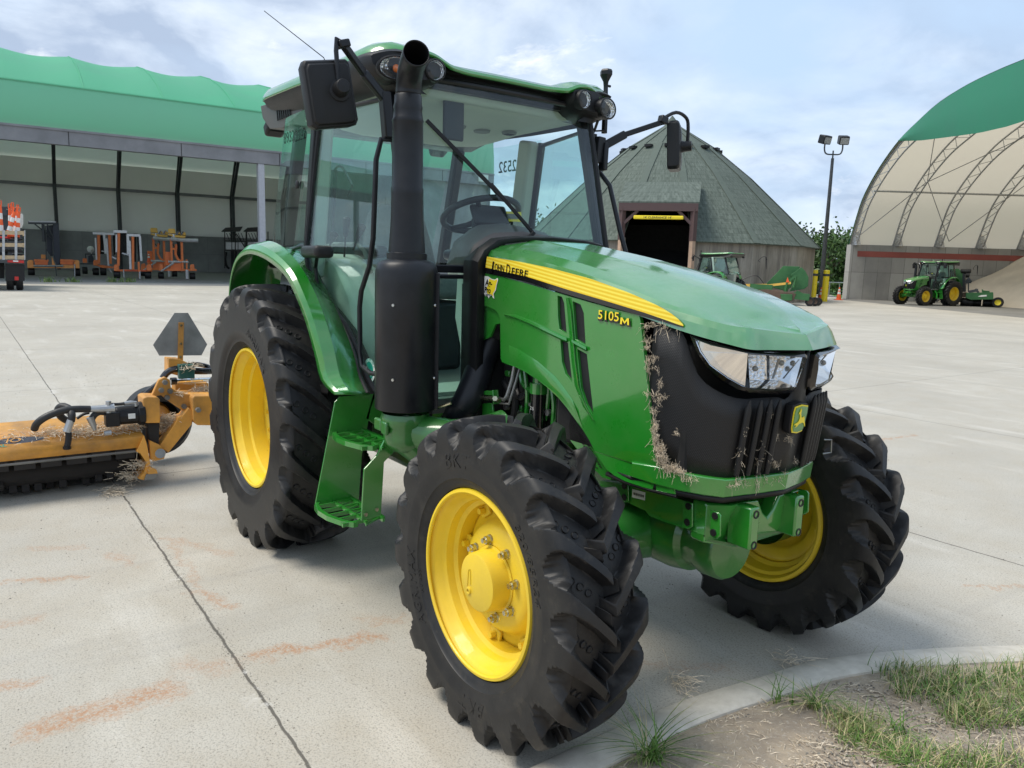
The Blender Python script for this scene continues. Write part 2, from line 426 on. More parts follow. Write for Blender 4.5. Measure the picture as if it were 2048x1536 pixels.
    if front:
        cap = lw_-.01
        hm.lathe((0, 0, 0), (0, sgn, 0), [(dpl-.12, .16), (dpl-.02, .16), (dpl+.01, .13)], 40)
        hm.build('axle_drum', 'castgreen', root)
        hm = MB(); hm.lathe((0, 0, 0), (0, sgn, 0), [(dpl+.02, .118), (dpl+.055, .118), (dpl+.058, .110), (cap-.012, .104), (cap-.002, .101), (cap, .097), (cap, .0)], 56)
        hb = hm.build('hub_cap', 'yellow', root, smooth=30)
        e = MB(); ang = math.radians(200)
        for k in range(9):
            pass
        e.lathe((-.045, sgn*(cap+.0), -.045), (0, sgn, 0), [(0, .014), (.006, .013), (.006, .007), (.001, .006)], 12)
        e.tube([(-.055, sgn*(cap+.001), -.03), (-.05, sgn*(cap+.001), .03), (-.038, sgn*(cap+.001), .035), (-.035, sgn*(cap+.001), -.02)], .0022, 6)
        e.build('drain_plug', 'yellow', hb, smooth=30)
        if side < 0:
            st = MB(); ph = math.radians(140)
            rows = []
            for rad in (lw_-.075, lw_-.055):
                rows.append([P(rad, rr-.0405+(.005 if rad > lw_-.06 else 0), ph+k*.03) for k in range(6)])
        b = MB()
        for i in range(8):
            ph = 2*PI*(i+.25)/8; c = P(dpl+.05, .138, ph); ax = V((0, sgn, 0))
            b.nxt(); b.cyl(c, c+ax*.006, .019, .017, n=14); b.cyl(c+ax*.006, c+ax*.024, .015, n=6); b.cyl(c+ax*.024, c+ax*.036, .009, n=10)
        b.each('wheel_nut', 'zinc', root, smooth=25)
    else:
        hm.lathe((0, 0, 0), (0, sgn, 0), [(dpl-.10, .10), (dpl+.03, .10), (dpl+.035, .085), (dpl+.06, .08), (dpl+.065, 0)], 40)
        hm.build('hub_cap', 'yellow', root, smooth=30)
        b = MB()
        for i in range(8):
            ph = 2*PI*i/8; c = P(dpl+.02, .135, ph); ax = V((0, sgn, 0))
            b.nxt(); b.cyl(c, c+ax*.02, .016, n=6); b.cyl(c+ax*.02, c+ax*.03, .009, n=10)
        b.each('wheel_nut', 'zinc', root, smooth=25)
        b = MB()
        for i in range(16):
            ph = 2*PI*i/16+.1; c = P(dpl+.03, .285, ph); ax = V((0, sgn, 0))
            b.nxt(); b.cyl(c, c+ax*.014, .013, n=6); b.cyl(c+ax*.014, c+ax*.022, .008, n=8)
        b.each('disc_bolt', 'yellow', root, smooth=25)
    if side < 0 and front:
        s_ = MB(); rows = []
        for rad, rq in ((lw_-.088, rr-.0385), (lw_-.064, rr-.033)):
            rows.append([P(rad, rq-.0015, math.radians(128+3.2*k)) for k in range(5)])
        s_.grid(rows); s_.build('barcode_label', 'label', rim, smooth=0)
    return root
T = thing('tractor', 'large green farm tractor with yellow wheels parked closest, filling the foreground', 'tractor')
WB = 2.305
wheel(T, WB, -1, .785, .548, .577, .32, .322, 19, True, .13)
wheel(T, WB, 1, .785, .548, .577, .32, .322, 19, True, .31)
wheel(T, 0, -1, .785, .727, .772, .467, .398, 20, False, .05)
wheel(T, 0, 1, .785, .727, .772, .467, .398, 20, False, .2)
# ================================================================ HOOD
XS = [1.525, 1.65, 1.85, 2.1, 2.3, 2.45, 2.56, 2.66, 2.75, 2.82, 2.87, 2.89, 2.91, 2.925, 2.935]
YW = [.385, .385, .385, .385, .385, .383, .378, .362, .333, .290, .245, .18, .11, .045, 0.]
def shift(z): return max(0, 1.40-z)*.125
def yw(x, z=1.5):
    xx = x+shift(z); return lerp(XS, YW, xx)
def S(u, v, off=0.):
    """pixel -> point on the tractor's right hood side surface"""
    y = -.385
    for _ in range(14):
        p = aty(u, v, y); y = .5*y+.5*-(yw(p.x, p.z))
    p = aty(u, v, y-off); return p
def Lc(xs, zs): return lambda x: lerp(xs, zs, x)
zA = Lc([1.45, 1.83, 2.1, 2.3, 2.51, 2.66, 2.75, 2.82, 2.87, 2.935], [1.632, 1.580, 1.541, 1.513, 1.480, 1.445, 1.425, 1.408, 1.395, 1.39])
zB = Lc([1.45, 1.65, 1.85, 2.1, 2.3, 2.45, 2.56, 2.66, 2.75, 2.82, 2.87, 2.935], [1.695, 1.672, 1.646, 1.608, 1.574, 1.546, 1.522, 1.502, 1.483, 1.468, 1.462, 1.437])
zC = Lc([1.45, 1.65, 1.85, 2.1, 2.3, 2.45, 2.56, 2.66, 2.75, 2.82, 2.87, 2.935], [1.738, 1.718, 1.693, 1.655, 1.614, 1.580, 1.551, 1.521, 1.492, 1.470, 1.459, 1.440])
zE = Lc([1.45, 1.65, 1.85, 2.1, 2.3, 2.45, 2.56, 2.66, 2.75, 2.82, 2.87, 2.935], [1.768, 1.752, 1.722, 1.682, 1.641, 1.606, 1.577, 1.546, 1.514, 1.486, 1.464, 1.449])
def hood_rows():
    rows = [[] for _ in range(9)]
    for x, y in zip(XS, YW):
        k = y/.385; front = min(1, max(0, (x-2.6)/.3))
        ins = .028*front
        dx = -ins*(1 if x > 2.8 else .4)
        rows[0].append(V((x-.02*(x > 2.6), -max(y-.02, 0), zA(x)-.002)))
        rows[1].append(V((x, -y, zA(x))))
        rows[2].append(V((x+dx*.6, -max(y-.006-ins*.2, 0), zA(x)*.35+zB(x)*.65)))
        rows[3].append(V((x+dx, -max(y-.014-ins*.45, 0), zB(x))))
        rows[4].append(V((x+dx-.006, -max(y-.030-ins*.6, 0), zB(x)+(zC(x)-zB(x))*.45+.002)))
        rows[5].append(V((x+dx*1.3-.01*front, -max((y-.085)*(1-.0*front), y*.72), zC(x))))
        # crease ridge
        rows[6].append(V((x+dx*1.4-.014*front, -y*(.40-.1*front)-.0, zC(x)+(zE(x)-zC(x))*.72)))
        rows[7].append(V((x+dx*1.4-.016*front, -y*(.32-.12*front), zC(x)+(zE(x)-zC(x))*.86+.004)))
        rows[8].append(V((x+dx*1.5-.016*front, 0, zE(x))))
    return rows
hr = hood_rows()
hm = MB()
mir = [[V((p.x, -p.y, p.z)) for p in r] for r in hr]
# one sheet right to left, refined along the length
full = hr+mir[-2::-1]
full = [catmull(r, 3) for r in full]
hm.grid(full)
hood = hm.build('hood', 'greenhood', T, smooth=14, weld=True, solid=.006)
# stripe decal and lettering follow the side surface
def strip_on_side(top, bot, off, name, mat, parent, n=26):
    def samp(pts):
        d = [0]
        for a, b in zip(pts, pts[1:]): d.append(d[-1]+math.dist(a, b))
        out = []
        for k in range(n):
            t = d[-1]*k/(n-1)
            u = lerp(d, [p[0] for p in pts], t); v = lerp(d, [p[1] for p in pts], t); out.append((u, v))
        return out
    a = samp(top); b = samp(bot); rows = []
    for q in range(4):
        t = q/3; rows.append([S(x0*(1-t)+x1*t, y0*(1-t)+y1*t, off) for (x0, y0), (x1, y1) in zip(a, b)])
    return MB().grid(rows).build(name, mat, parent, smooth=60)
stop = [(974, 513), (1040, 523.5), (1100, 536), (1180, 557), (1260, 586), (1320, 613), (1352, 633), (1367, 650)]
sbot = [(971, 535), (1056, 554), (1134, 579), (1212, 602), (1291, 626), (1340, 643), (1358, 650), (1366, 652.5)]
sbk = [(969, 546), (1054, 564), (1132, 588), (1210, 611), (1285, 633), (1330, 645), (1355, 652), (1366, 655)]
strip_on_side(stop, sbk, .004, 'decal_border', 'blackgloss', T)
stripe = strip_on_side(stop, sbot, .0055, 'side_stripe', 'decal', T)
for k in range(1, 7):
    t = k/7
    mid = [(a[0]*(1-t)+b[0]*t, a[1]*(1-t)+b[1]*t) for a, b in zip(stop, sbot)]
    lo = [(x, y+.9) for x, y in mid]
    pass
def stripe_mat():
    m, nt, b = newmat('ribbed_yellow_decal'); b.inputs['Roughness'].default_value = .3
    w = N(nt, 'ShaderNodeTexWave', bands_direction='Z', inp={'Scale': 22.}); 
    mp = N(nt, 'ShaderNodeMapping'); L(nt, N(nt, 'ShaderNodeTexCoord').outputs['Object'], mp.inputs[0]); mp.inputs['Rotation'].default_value = (0, -.15, 0)
    L(nt, mp.outputs[0], w.inputs[0])
    L(nt, mixc(nt, w.outputs['Fac'], (.80, .52, .01), (.95, .80, .10)), b.inputs['Base Color']); return m
stripe.data.materials[0] = stripe_mat()
def side_text(name, body, mat, u0, v0, u1, v1, hpx, off, bold, parent, spacing=1., shear=.12):
    a = S(u0, v0, off); b = S(u1, v1, off); c = S(u0+2, v0-hpx, off)
    size = (c-a).length*1.38
    o = text(name, body, mat, parent, (0, 0, 0), (1, 0, 0), (0, 0, 1), size, .0006, shear, bold, spacing=spacing)
    w = max(v.co.x for v in o.data.vertices)
    xd = (b-a); k = xd.length/w; xd.normalize(); 
    for v in o.data.vertices:
        p = a+xd*(v.co.x*k)+V((0, 0, 1))*v.co.z
        n = -yw(p.x, p.z)-off+v.co.y*.3
        v.co = V((p.x, n, p.z))
    return o
side_text('lettering', 'J', 'blackgloss', 981, 541, 988, 542.5, 20, .0075, .0004, stripe)
side_text('lettering', 'OHN', 'blackgloss', 988.5, 540.5, 1008, 544.5, 14, .0075, .0003, stripe)
side_text('lettering', 'D', 'blackgloss', 1011, 547, 1020, 549, 20, .0075, .0004, stripe)
side_text('lettering', 'EERE', 'blackgloss', 1021.5, 548, 1056, 555.5, 14, .0075, .0003, stripe)
mk = side_text('model_number', '5105', 'blackgloss', 1196, 640, 1238, 646, 19, .0035, .0030, T, 1.02, 0)
side_text('model_number', '5105', 'decal', 1195, 637, 1237, 643, 18, .006, .0004, mk, 1.02, 0)
gl = [(0, 0), (.04, 1), (.24, 1), (.5, .46), (.76, 1), (.96, 1), (1, 0), (.8, 0), (.77, .62), (.5, .12), (.23, .62), (.2, 0)]
q = MB(); q.poly([[S(1240.5+a*18.5+b*.5, 650.2-b*13.5+a*2.2, .0035) for a, b in [(-.07, -.1), (-.05, 1.1), (.28, 1.1), (.5, .66), (.72, 1.1), (1.05, 1.1), (1.1, -.1), (.72, -.1), (.72, .35), (.5, -.05), (.3, .35), (.28, -.1)]]]); mk = q.build('model_number', 'blackgloss', T, smooth=0)
q = MB(); q.poly([[S(1240+a*18+b*.5, 648.2-b*13.5+a*2.2, .006) for a, b in gl]]); q.build('model_number', 'decal', mk, smooth=0)
# ------------- side panel with vent slots
def P4(x, y): return (900+x/2.56, 450+y/2.56)
outer = [P4(168, 236), P4(400, 302), P4(600, 362), P4(800, 420), P4(968, 462), (1281, 645), (1287, 700), (1297, 790), (1303, 860), (1307, 905), (1313, 930), (1324, 944), (1345, 952), (1350, 989),
         (1330, 985), (1285, 974), (1251, 963), (1228, 951), (1212, 938), (1200, 920), (1189, 903), (1178, 880), (1166, 861), (1134, 817), (1116, 795), (1095, 776), (1075, 760), (1052, 745), (1030, 734), (1013, 728), (1004, 724), (1001, 717), (1000, 640), (997, 628), (990, 620), (975, 613), (957, 609)]
slots = [[(550, 362), (572, 368), (584, 400), (597, 555), (560, 535), (552, 470)], [(564, 585), (603, 605), (625, 805), (590, 762), (572, 700)],
         [(628, 390), (668, 408), (684, 450), (694, 615), (642, 585), (634, 480)], [(650, 634), (700, 662), (736, 985), (695, 915), (668, 830)]]
slots3 = [[S(*P4(x, y)) for x, y in s] for s in slots]
# densify so that the panel can bend
def dens(pts, step=.06):
    out = []
    for i, p in enumerate(pts):
        q = pts[(i+1) % len(pts)]; n = max(1, int((q-p).length/step))
        for k in range(n): out.append(p.lerp(q, k/n))
    return out
O3 = [S(u, v) for u, v in outer]
for q in (1, -1):
    mbp = MB(); f = lambda l: [V((p.x, p.y*q, p.z)) for p in l]
    mbp.poly([f(O3)]+[f(s) for s in slots3], off=(0, .016*q, 0))
    sp = mbp.build('side_panel', 'green', T, smooth=30, weld=True, bevel=.005, seg=2)
    bk = MB(); bk.poly([f([p+V((0, .012, 0)) for p in [slots3[0][0]+V((-.03, 0, .02)), slots3[2][1]+V((.05, 0, .03)), slots3[3][2]+V((.03, 0, -.03)), slots3[3][3]+V((-.05, 0, -.02)), slots3[1][3]+V((-.02, 0, -.05))]])], off=(0, .01*q, 0))
    bk.build('vent_screen', 'mesh', sp, smooth=0)
    # swage ridge and raised frames beside the slots
    rd = MB(); rows = []
    for du in (0, 1, 2, 3):
        off = (.0005, .009, .010, .0005)[du]; dv = (-5, -3, 2, 5)[du]
        rows.append([V((p.x, p.y*q, p.z)) for p in [S(u, v+dv*t, off) for u, v, t in ((1008, 628, .3), (1030, 633, .8), (1060, 645, 1), (1090, 660, 1), (1115, 672, 1), (1133, 680, 1))]])
    rd.grid(rows)
    rows = []
    for du in (0, 1, 2, 3):
        off = (.0005, .009, .010, .0005)[du]; dv = (-5, -3, 2, 5)[du]
        rows.append([V((p.x, p.y*q, p.z)) for p in [S(u, v+dv, off) for u, v in ((1143, 682), (1155, 689), (1172, 698))]])
    rd.grid(rows)
    # vertical rib between the slot pairs
    rows = []
    for dx, off in ((-12, .0005), (-7, .008), (6, .009), (12, .0005)):
        rows.append([V((p.x, p.y*q, p.z)) for p in [S(*P4(x+dx*w, y), off) for x, y, w in ((600, 372, .6), (612, 440, 1), (622, 560, 1), (634, 700, 1), (650, 820, 1), (690, 930, .8), (735, 1000, .2))]])
    rd.grid(rows); rd.build('swage_line', 'green', sp, smooth=40, weld=True)
    # lower relief running along the arch
    rl = MB(); rows = []
    for t, off in ((0, .0004), (.35, .006), (1, .0004)):
        rows.append([V((p.x, p.y*q, p.z)) for p in [S(u+(u2-u)*t, v+(v2-v)*t, off) for u, v, u2, v2 in ((1018, 690, 1018, 725), (1040, 700, 1048, 738), (1075, 722, 1085, 765), (1110, 752, 1112, 788), (1128, 775, 1136, 815), (1145, 800, 1166, 858))]])
    rl.grid(rows); rl.build('arch_relief', 'green', sp, smooth=50)
side_panel = sp
# dealer sticker: white edged map outline, yellow fill, dark letters
def P2(x, y): return (700+x/3.6575, 440+y/3.6575)
mapo = [(985, 410), (1010, 412), (1035, 430), (1058, 436), (1072, 428), (1080, 424), (1083, 440), (1072, 480), (1068, 510), (1050, 540), (1055, 575), (1046, 570), (1038, 552), (1020, 560), (1016, 575), (1008, 560), (990, 556), (985, 545), (972, 530), (980, 470)]
stk = MB(); stk.poly([[S(*P2(x, y), .0030) for x, y in mapo]]); stk = stk.build('dealer_sticker', 'label', T, smooth=0)
mapi = [(1018, 428), (1035, 436), (1056, 442), (1070, 434), (1076, 434), (1076, 446), (1066, 480), (1062, 508), (1044, 538), (1049, 560), (1034, 544), (1006, 540), (1000, 500), (1012, 460)]
q = MB(); q.poly([[S(*P2(x, y), .0038) for x, y in mapi]]); q.build('sticker_map', 'decal', stk, smooth=0)
side_text('lettering', 'Ag-', 'blackgloss', 970.5, 570.5, 984, 572.5, 12, .0048, .0008, stk)
side_text('lettering', 'Pro', 'blackgloss', 968.5, 585, 981, 586.5, 12, .0048, .0008, stk)
side_text('lettering', 'agproco', 'blackgloss', 970.5, 591, 984, 592.5, 4, .0048, 0, stk)
# ------------- grille mesh, ribs, chin
def path_pts(z, yscale=1., n=None, x0=2.5, inset=0.):
    pts = []
    for x, y in zip(XS, YW):
        if x < x0: continue
        pts.append(V((x-shift(z)-inset*(x > 2.8)*.9, -max(0, y-inset), z)))
    return pts
def band(zt, zb, x0, inset, rows=2):
    xs = [x for x in XS if x >= x0]
    out = []
    for r in range(rows):
        t = r/(rows-1); row = []
        for x, y in zip(XS, YW):
            if x < x0: continue
            z = zt(x)*(1-t)+zb(x)*t
            row.append(V((x-shift(z)-inset*(x > 2.7), -max(0, y-inset*(x < 2.92)), z)))
        row = row+[V((p.x, -p.y, p.z)) for p in row[-2::-1]]
        out.append(row)
    return out
gz0 = lambda x: lerp([2.5, 2.66, 2.70, 2.75, 2.82, 2.87, 2.89, 2.925, 2.9255, 2.935], [zA(2.5)+.01, zA(2.66)+.01, 1.40, 1.30, 1.245, 1.228, 1.228, 1.232, 1.40, 1.40], x); gz1 = lambda x: lerp([2.5, 2.6, 2.75, 2.87, 2.935], [.94, .965, .957, .95, .955], x)
gm = MB(); rows = band(gz0, lambda x: gz1(x)-.02, 2.56, .012, 5); gm.grid([catmull(r, 3) for r in rows])
grille = gm.build('grille', 'mesh', T, smooth=60, solid=.004, weld=True)
# vertical ribs over the lower front
rb = MB()
for yy in (-.215, -.172, -.135, -.098, .105, .137, .168, .198, .228):
    pts = []
    for k in range(9):
        z = 1.225-(1.225-.962)*k/8
        # x on front curve at |y|
        x = lerp([0, .045, .11, .18, .245, .29, .333], [2.935, 2.925, 2.91, 2.89, 2.87, 2.82, 2.75], abs(yy))-shift(z)
        pts.append(V((x+.004, yy, z)))
    rr_ = [.003]+[.011]*7+[.009]
    rb.nxt(); rb.tube(pts, rr_, 8)
rb.each('grille_rib', 'mesh', grille, smooth=60)
zc0 = lambda x: gz1(x); zc1 = lambda x: lerp([2.5, 2.87, 2.935], [.905, .885, .893], x)
cm = MB(); rows = band(zc0, zc1, 2.56, -.004, 3)
inn = [V((p.x-.03, p.y*.94, p.z+.001)) for p in rows[0]]; low = [V((p.x-.03, p.y*.94, p.z)) for p in rows[-1]]
cm.grid([inn]+rows+[low]); chin = cm.build('chin_panel', 'green', T, smooth=22, weld=True, bevel=.004)
sm = MB(); sm.box((2.835, -.180, .915), (.004, .0035, .072)); 
sl = MB(); rows = band(lambda x: zc1(x)-.002, lambda x: zc1(x)-.022, 2.45, .004, 2); sl.grid(rows)
sl.build('rubber_seal', 'black', T, smooth=40, solid=.02, weld=True)
slr = MB()
for q in (1, -1): slr.tube([V((p.x, p.y*q, p.z)) for p in [S(1210, 948)+V((0, .01, 0)), S(1250, 966)+V((0, .01, 0)), S(1300, 981)+V((0, .01, 0)), S(1350, 993)+V((0, .01, 0))]], .009, 8)
slr.build('rubber_seal', 'black', T)
# black backing under the hood nose
MB().bx(2.0, 2.70, -.33, .33, .93, 1.40).build('radiator_box', 'darkint', T, smooth=0, bevel=.02)
# engine compartment core
# emblem
em = empty('emblem', (2.905, -.018, 1.158)); em.parent = T
def shield(s, x):
    pts = [(-.058, .062), (0, .070), (.058, .062), (.062, .03), (.055, -.045), (.045, -.068), (0, -.075), (-.045, -.068), (-.055, -.045), (-.062, .03)]
    return [V((x, a*s*.62, b*s*.70)) for a, b in pts]
em.rotation_euler = (0, .12, 0)
e = MB(); e.poly([shield(1.12, -.02)], off=(.03, 0, 0)); e.build('emblem_base', 'black', em, smooth=20, bevel=.004)
e = MB(); e.poly([shield(1.0, .011)], off=(.003, 0, 0)); e.build('emblem_rim', 'decal', em, smooth=0)
e = MB(); e.poly([shield(.90, .0145)], off=(.002, 0, 0)); e.build('emblem_plate', 'green', em, smooth=0)
deer = [(-.060, -.030), (-.055, -.022), (-.035, -.018), (-.020, -.010), (-.012, .008), (-.018, .030), (-.030, .034), (-.034, .042), (-.022, .048), (-.024, .062), (-.018, .052), (-.013, .066), (-.012, .052), (-.004, .060), (-.008, .044), (-.006, .034), (.004, .014), (.020, .010), (.036, .016), (.044, .004), (.050, -.012), (.062, -.030), (.068, -.048), (.060, -.040), (.046, -.026), (.030, -.020), (.010, -.022), (-.010, -.026), (-.028, -.040), (-.048, -.044), (-.034, -.034), (-.044, -.030)]
e = MB(); e.poly([[V((.0175, a*.49, b*.60-.002)) for a, b in deer]], off=(.0015, 0, 0)); e.build('leaping_deer', 'decal', em, smooth=0)
# headlights : right one digitised on the nose surface, left mirrored
def hl(q):
    root = empty('headlight'); root.parent = T
    def PZ(x): return (1260+x/3.491, 620+x*0)
    def N5(x, y, off=0.):
        u, v = 1260+x/3.491, 620+y/3.491
        # intersect with nose surface numerically
        d = RX*((u-1024)/FPX)-UX*((v-768)/FPX)+_f
        best = None
        t = 1.2
        while t < 4.2:
            p = CAM+d*t; X = p.x+shift(p.z)
            inside = X < 2.935 and abs(p.y) < lerp(XS, YW, X)
            if inside: break
            t += .004
        p = CAM+d*(t-.002)
        n = V((.6, -.8, 0)) if p.x < 2.8 else V((1, -.3, 0)).normalized()
        return p+n*off
    out = [(418, 172), (560, 225), (830, 292), (1215, 305), (1232, 318), (1205, 420), (1165, 545), (1130, 575), (1000, 588), (830, 575), (740, 548), (640, 490), (540, 400), (470, 300)]
    mid = [(455, 203), (570, 245), (835, 305), (1205, 325), (1212, 340), (1185, 420), (1145, 535), (1115, 553), (1000, 560), (840, 548), (760, 525), (660, 470), (560, 385), (490, 290)]
    f = lambda p: V((p.x, p.y*q, p.z))
    A = [f(N5(x, y, .004)) for x, y in out]; B = [f(N5(x, y, .016)) for x, y in mid]; Cc = [f(N5(x, y, .010)) for x, y in mid]; A0 = [f(N5(x, y, -.03)) for x, y in out]
    m = MB(); m.loft([A0, A, B], (False, False)); m.build('lamp_bezel', 'blackgloss', root, smooth=35)
    D = [f(N5(x*.985+10, y*.96+16, -.05)) for x, y in mid]
    ctr = sum(D, V())/len(D)
    m = MB(); m.loft([Cc, [f(N5(x, y, -.012)) for x, y in mid]], (False, False)); 
    # side chrome sweep + dividing wall + inner reflector boxes
    sw = [(455, 203), (570, 245), (820, 303), (800, 540), (760, 525), (660, 470), (560, 385), (490, 290)]
    m.poly([[f(N5(x, y, .002)) for x, y in sw]])
    m.build('side_reflector', 'chrome', root, smooth=50)
    m = MB()
    inn = [(822, 310), (1200, 330), (1145, 535), (1000, 552), (835, 542)]
    back = [(862, 350), (1150, 355), (1100, 500), (1000, 505), (868, 500)]
    m.loft([[f(N5(x, y, .002)) for x, y in inn], [f(N5(x, y, -.05)) for x, y in back]], (False, False))
    m.poly([[f(N5(x, y, -.05)) for x, y in back]])
    m.build('lamp_bowl', 'chrome', root, smooth=20)
    m = MB()
    for cx, w in ((935, 140), (1100, 130)):
        c = [(cx-w/2, 350), (cx+w/2, 345), (cx+w/2-6, 505), (cx-w/2, 505)]
        m.poly([[f(N5(x, y, -.045)) for x, y in c]])
    m.build('reflector', 'flute', root, smooth=0)
    m = MB(); m.sphere(f(N5(900, 415, -.02)), .010, 10); m.sphere(f(N5(1085, 375, -.02)), .010, 10); m.poly([[f(N5(1030, 340, 0)), f(N5(1045, 340, 0)), f(N5(1045, 490, -.035)), f(N5(1035, 490, -.035))]], off=(.004, 0, 0))
    m.build('bulb_shield', 'dullsteel', root, smooth=40)
    m = MB(); m.poly([B]); m.build('lens', 'lens', root, smooth=60)
    return root
hl(1); hl(-1)
# cowl ring between hood and cab
cw = MB()
sec = [(-.43, .90), (-.43, 1.25), (-.43, 1.66), (-.395, 1.715), (-.32, 1.762), (-.20, 1.778), (0, 1.786)]
sec = sec+[(-a, b) for a, b in sec[-2::-1]]
sec2 = [(-.385, .90), (-.385, 1.25), (-.385, 1.60), (-.36, 1.68), (-.28, 1.735), (-.18, 1.755), (0, 1.765)]; sec2 = sec2+[(-a, b) for a, b in sec2[-2::-1]]
cw.grid([[V((1.42 if b < 1.69 else 1.475, a, b)) for a, b in sec], [V((1.50, a, b)) for a, b in sec], [V((1.53, a*.985, b-.008)) for a, b in sec], [V((1.532, a, b)) for a, b in sec2]])
cw.build('cowl_frame', 'black', T, smooth=30, weld=True, solid=.012)
# dashboard cowl behind the windscreen, beige console
dc = MB(); rows = []
for x, k, zz in ((1.335, 1., -.03), (1.24, .95, .015), (1.12, .86, .04), (1.02, .80, .02)):
    rows.append([V((x, a*k, b)) for a, b in ((-.36, 1.62), (-.30, 1.74+zz*.6), (-.18, 1.80+zz), (0, 1.815+zz), (.18, 1.80+zz), (.30, 1.74+zz*.6), (.36, 1.62))])
dc.grid(rows); dc.build('dash_cowl', 'grey', T, smooth=60, solid=.012)
M['cowldark'] = simple('cowl_dark', (.085, .075, .07), .55, var=.1)
bpy.data.objects['dash_cowl'].data.materials[0] = M['cowldark']
cs = MB()
cs.poly([[V((x, -.20, z)) for x, z in ((1.33, .95), (1.33, 1.72), (1.20, 1.80), (1.08, 1.79), (.98, 1.62), (.96, 1.35), (1.08, 1.05), (1.16, .95))]], off=(0, .40, 0))
cs.build('console', 'beige', T, smooth=40, bevel=.03, seg=3)
# ================================================================ CAB
def doorx(x): return -.74+(x-.38)*.21     # y of the right door plane at x
for q in (1, -1):
    f = lambda p: V((p[0], p[1]*q, p[2]))
    # A pillar
    m = MB(); m.bar(f((1.01, -.585, 2.46)), f((1.235, -.60, 1.62)), .062, .05, up=(1, 0, 0)); m.bar(f((1.235, -.60, 1.63)), f((1.30, -.58, 1.0)), .055, .05, up=(1, 0, 0))
    m.build('front_pillar', 'blackmetal', T, bevel=.012)
    # B pillar : black outer seam and beige inner trim
    m = MB(); m.bar(f((.455, -.738, 2.41)), f((.315, -.745, 1.66)), .05, .03, up=(0, 1, 0)); m.bar(f((.315, -.745, 1.67)), f((.36, -.70, 1.45)), .03, .03, up=(0, 1, 0))
    pb = m.build('middle_pillar', 'blackmetal', T, bevel=.006)
    m = MB(); m.bar(f((.405, -.675, 2.42)), f((.255, -.68, 1.55)), .125, .08, up=(0, 1, 0)); m.build('pillar_trim', 'beige', pb, bevel=.02)
    m = MB(); m.bar(f((-.245, -.56, 2.42)), f((-.50, -.58, 1.60)), .07, .07, up=(0, 1, 0)); m.build('rear_pillar', 'blackmetal', T, bevel=.015)
    # door glass (one sheet, lower edge follows the fender)
    dg = [(.478, 2.39), (1.035, 2.40), (1.225, 1.64), (1.285, 1.04), (1.10, .985), (.93, 1.0), (.865, 1.06), (.80, 1.17), (.69, 1.31), (.56, 1.40), (.43, 1.475), (.35, 1.60), (.335, 1.70)]
    dgl = [f((x, doorx(x)-.004, z)) for x, z in dg]
    m = MB(); m.poly([dgl], off=(0, .005*q, 0)); door = m.build('door_glass', 'glass', T, smooth=0)
    m = MB(); m.tube([f((x, doorx(x)-.006, z)) for x, z in catmull([(x, 0, z) for x, z in dg], 1) and dg]+[f((dg[0][0], doorx(dg[0][0])-.006, dg[0][1]))], .014, 8); m.build('door_seal', 'blackmetal', door)
    # wrap-around rear quarter glass
    top = [(.445, -.742), (.2, -.742), (.02, -.735), (-.10, -.705), (-.175, -.65), (-.215, -.56), (-.225, -.5)]
    bot = [(.305, -.746), (.05, -.748), (-.24, -.740), (-.41, -.705), (-.50, -.645), (-.545, -.57), (-.56, -.5)]
    top = [f((x, y, 2.43)) for x, y in top]; bot = [f((x, y, 1.60)) for x, y in bot]
    m = MB(); m.grid([catmull(top, 4), catmull([a.lerp(b, .5)+V((-.012, 0, 0)) for a, b in zip(top, bot)], 4), catmull(bot, 4)])
    gq = m.build('quarter_glass', 'glass', T, smooth=80)
    m = MB(); m.tube([b+V((0, 0, 0)) for b in bot], .014, 8); m.build('glass_seal', 'black', gq)
    m = MB(); m.sphere(f((.22, -.758, 2.045)), .02, 10, sc=(1, .6, 1.2)); m.build('glass_catch', 'black', gq)
    # registration number on the quarter glass
    if True:
        body = '8932532'
        a = f((.30, -.746, 2.335)) if q == 1 else f((-.10, -.735, 2.335))
        if q == 1:
            text('registration', body, 'blackgloss', gq, V((.0, -.752, 2.285)), (1, 0, 0), (0, 0, 1), .085, .0005, 0, .001)
        else:
            text('registration', body, 'blackgloss', gq, V((.33, .750, 2.265)), (-1, 0, 0), (0, 0, 1), .105, .0005, 0, .001)
    # rear fenders
    fo = [(-.40, -.97, 1.36), (-.36, -.97, 1.48), (-.27, -.97, 1.585), (-.14, -.97, 1.645), (.03, -.965, 1.665), (.22, -.955, 1.645), (.40, -.945, 1.60), (.54, -.935, 1.54), (.635, -.92, 1.44), (.70, -.90, 1.325), (.755, -.88, 1.18), (.80, -.865, 1.05), (.93, -.85, .995)]
    fi = [(-.46, -.64, 1.34), (-.42, -.64, 1.50), (-.32, -.64, 1.62), (-.16, -.66, 1.675), (-.0, -.675, 1.685), (.15, -.685, 1.655), (.30, -.69, 1.575), (.42, -.69, 1.49), (.56, -.69, 1.40), (.68, -.69, 1.30), (.80, -.685, 1.17), (.865, -.68, 1.06), (.94, -.675, .985)]
    ctr = V((0, 0, .727))
    rows = [[], [], [], [], [], []]
    for k, (o, i_) in enumerate(zip(fo, fi)):
        o, i_ = V(o), V(i_); d = (V((o.x, 0, o.z))-ctr).normalized()
        h = .035*min(1, (12-k)/3)
        rows[0].append(f(o-d*.0)); rows[1].append(f(o+d*.028+V((0, .004, 0)))); rows[2].append(f(o.lerp(i_, .10)+d*(.042+h*.3)))
        rows[3].append(f(o.lerp(i_, .38)+d*(.048+h*.6))); rows[4].append(f(o.lerp(i_, .55)+d*(.03+h*.35))); rows[5].append(f(i_+d*.012))
    rows = [catmull(r, 3) for r in rows]
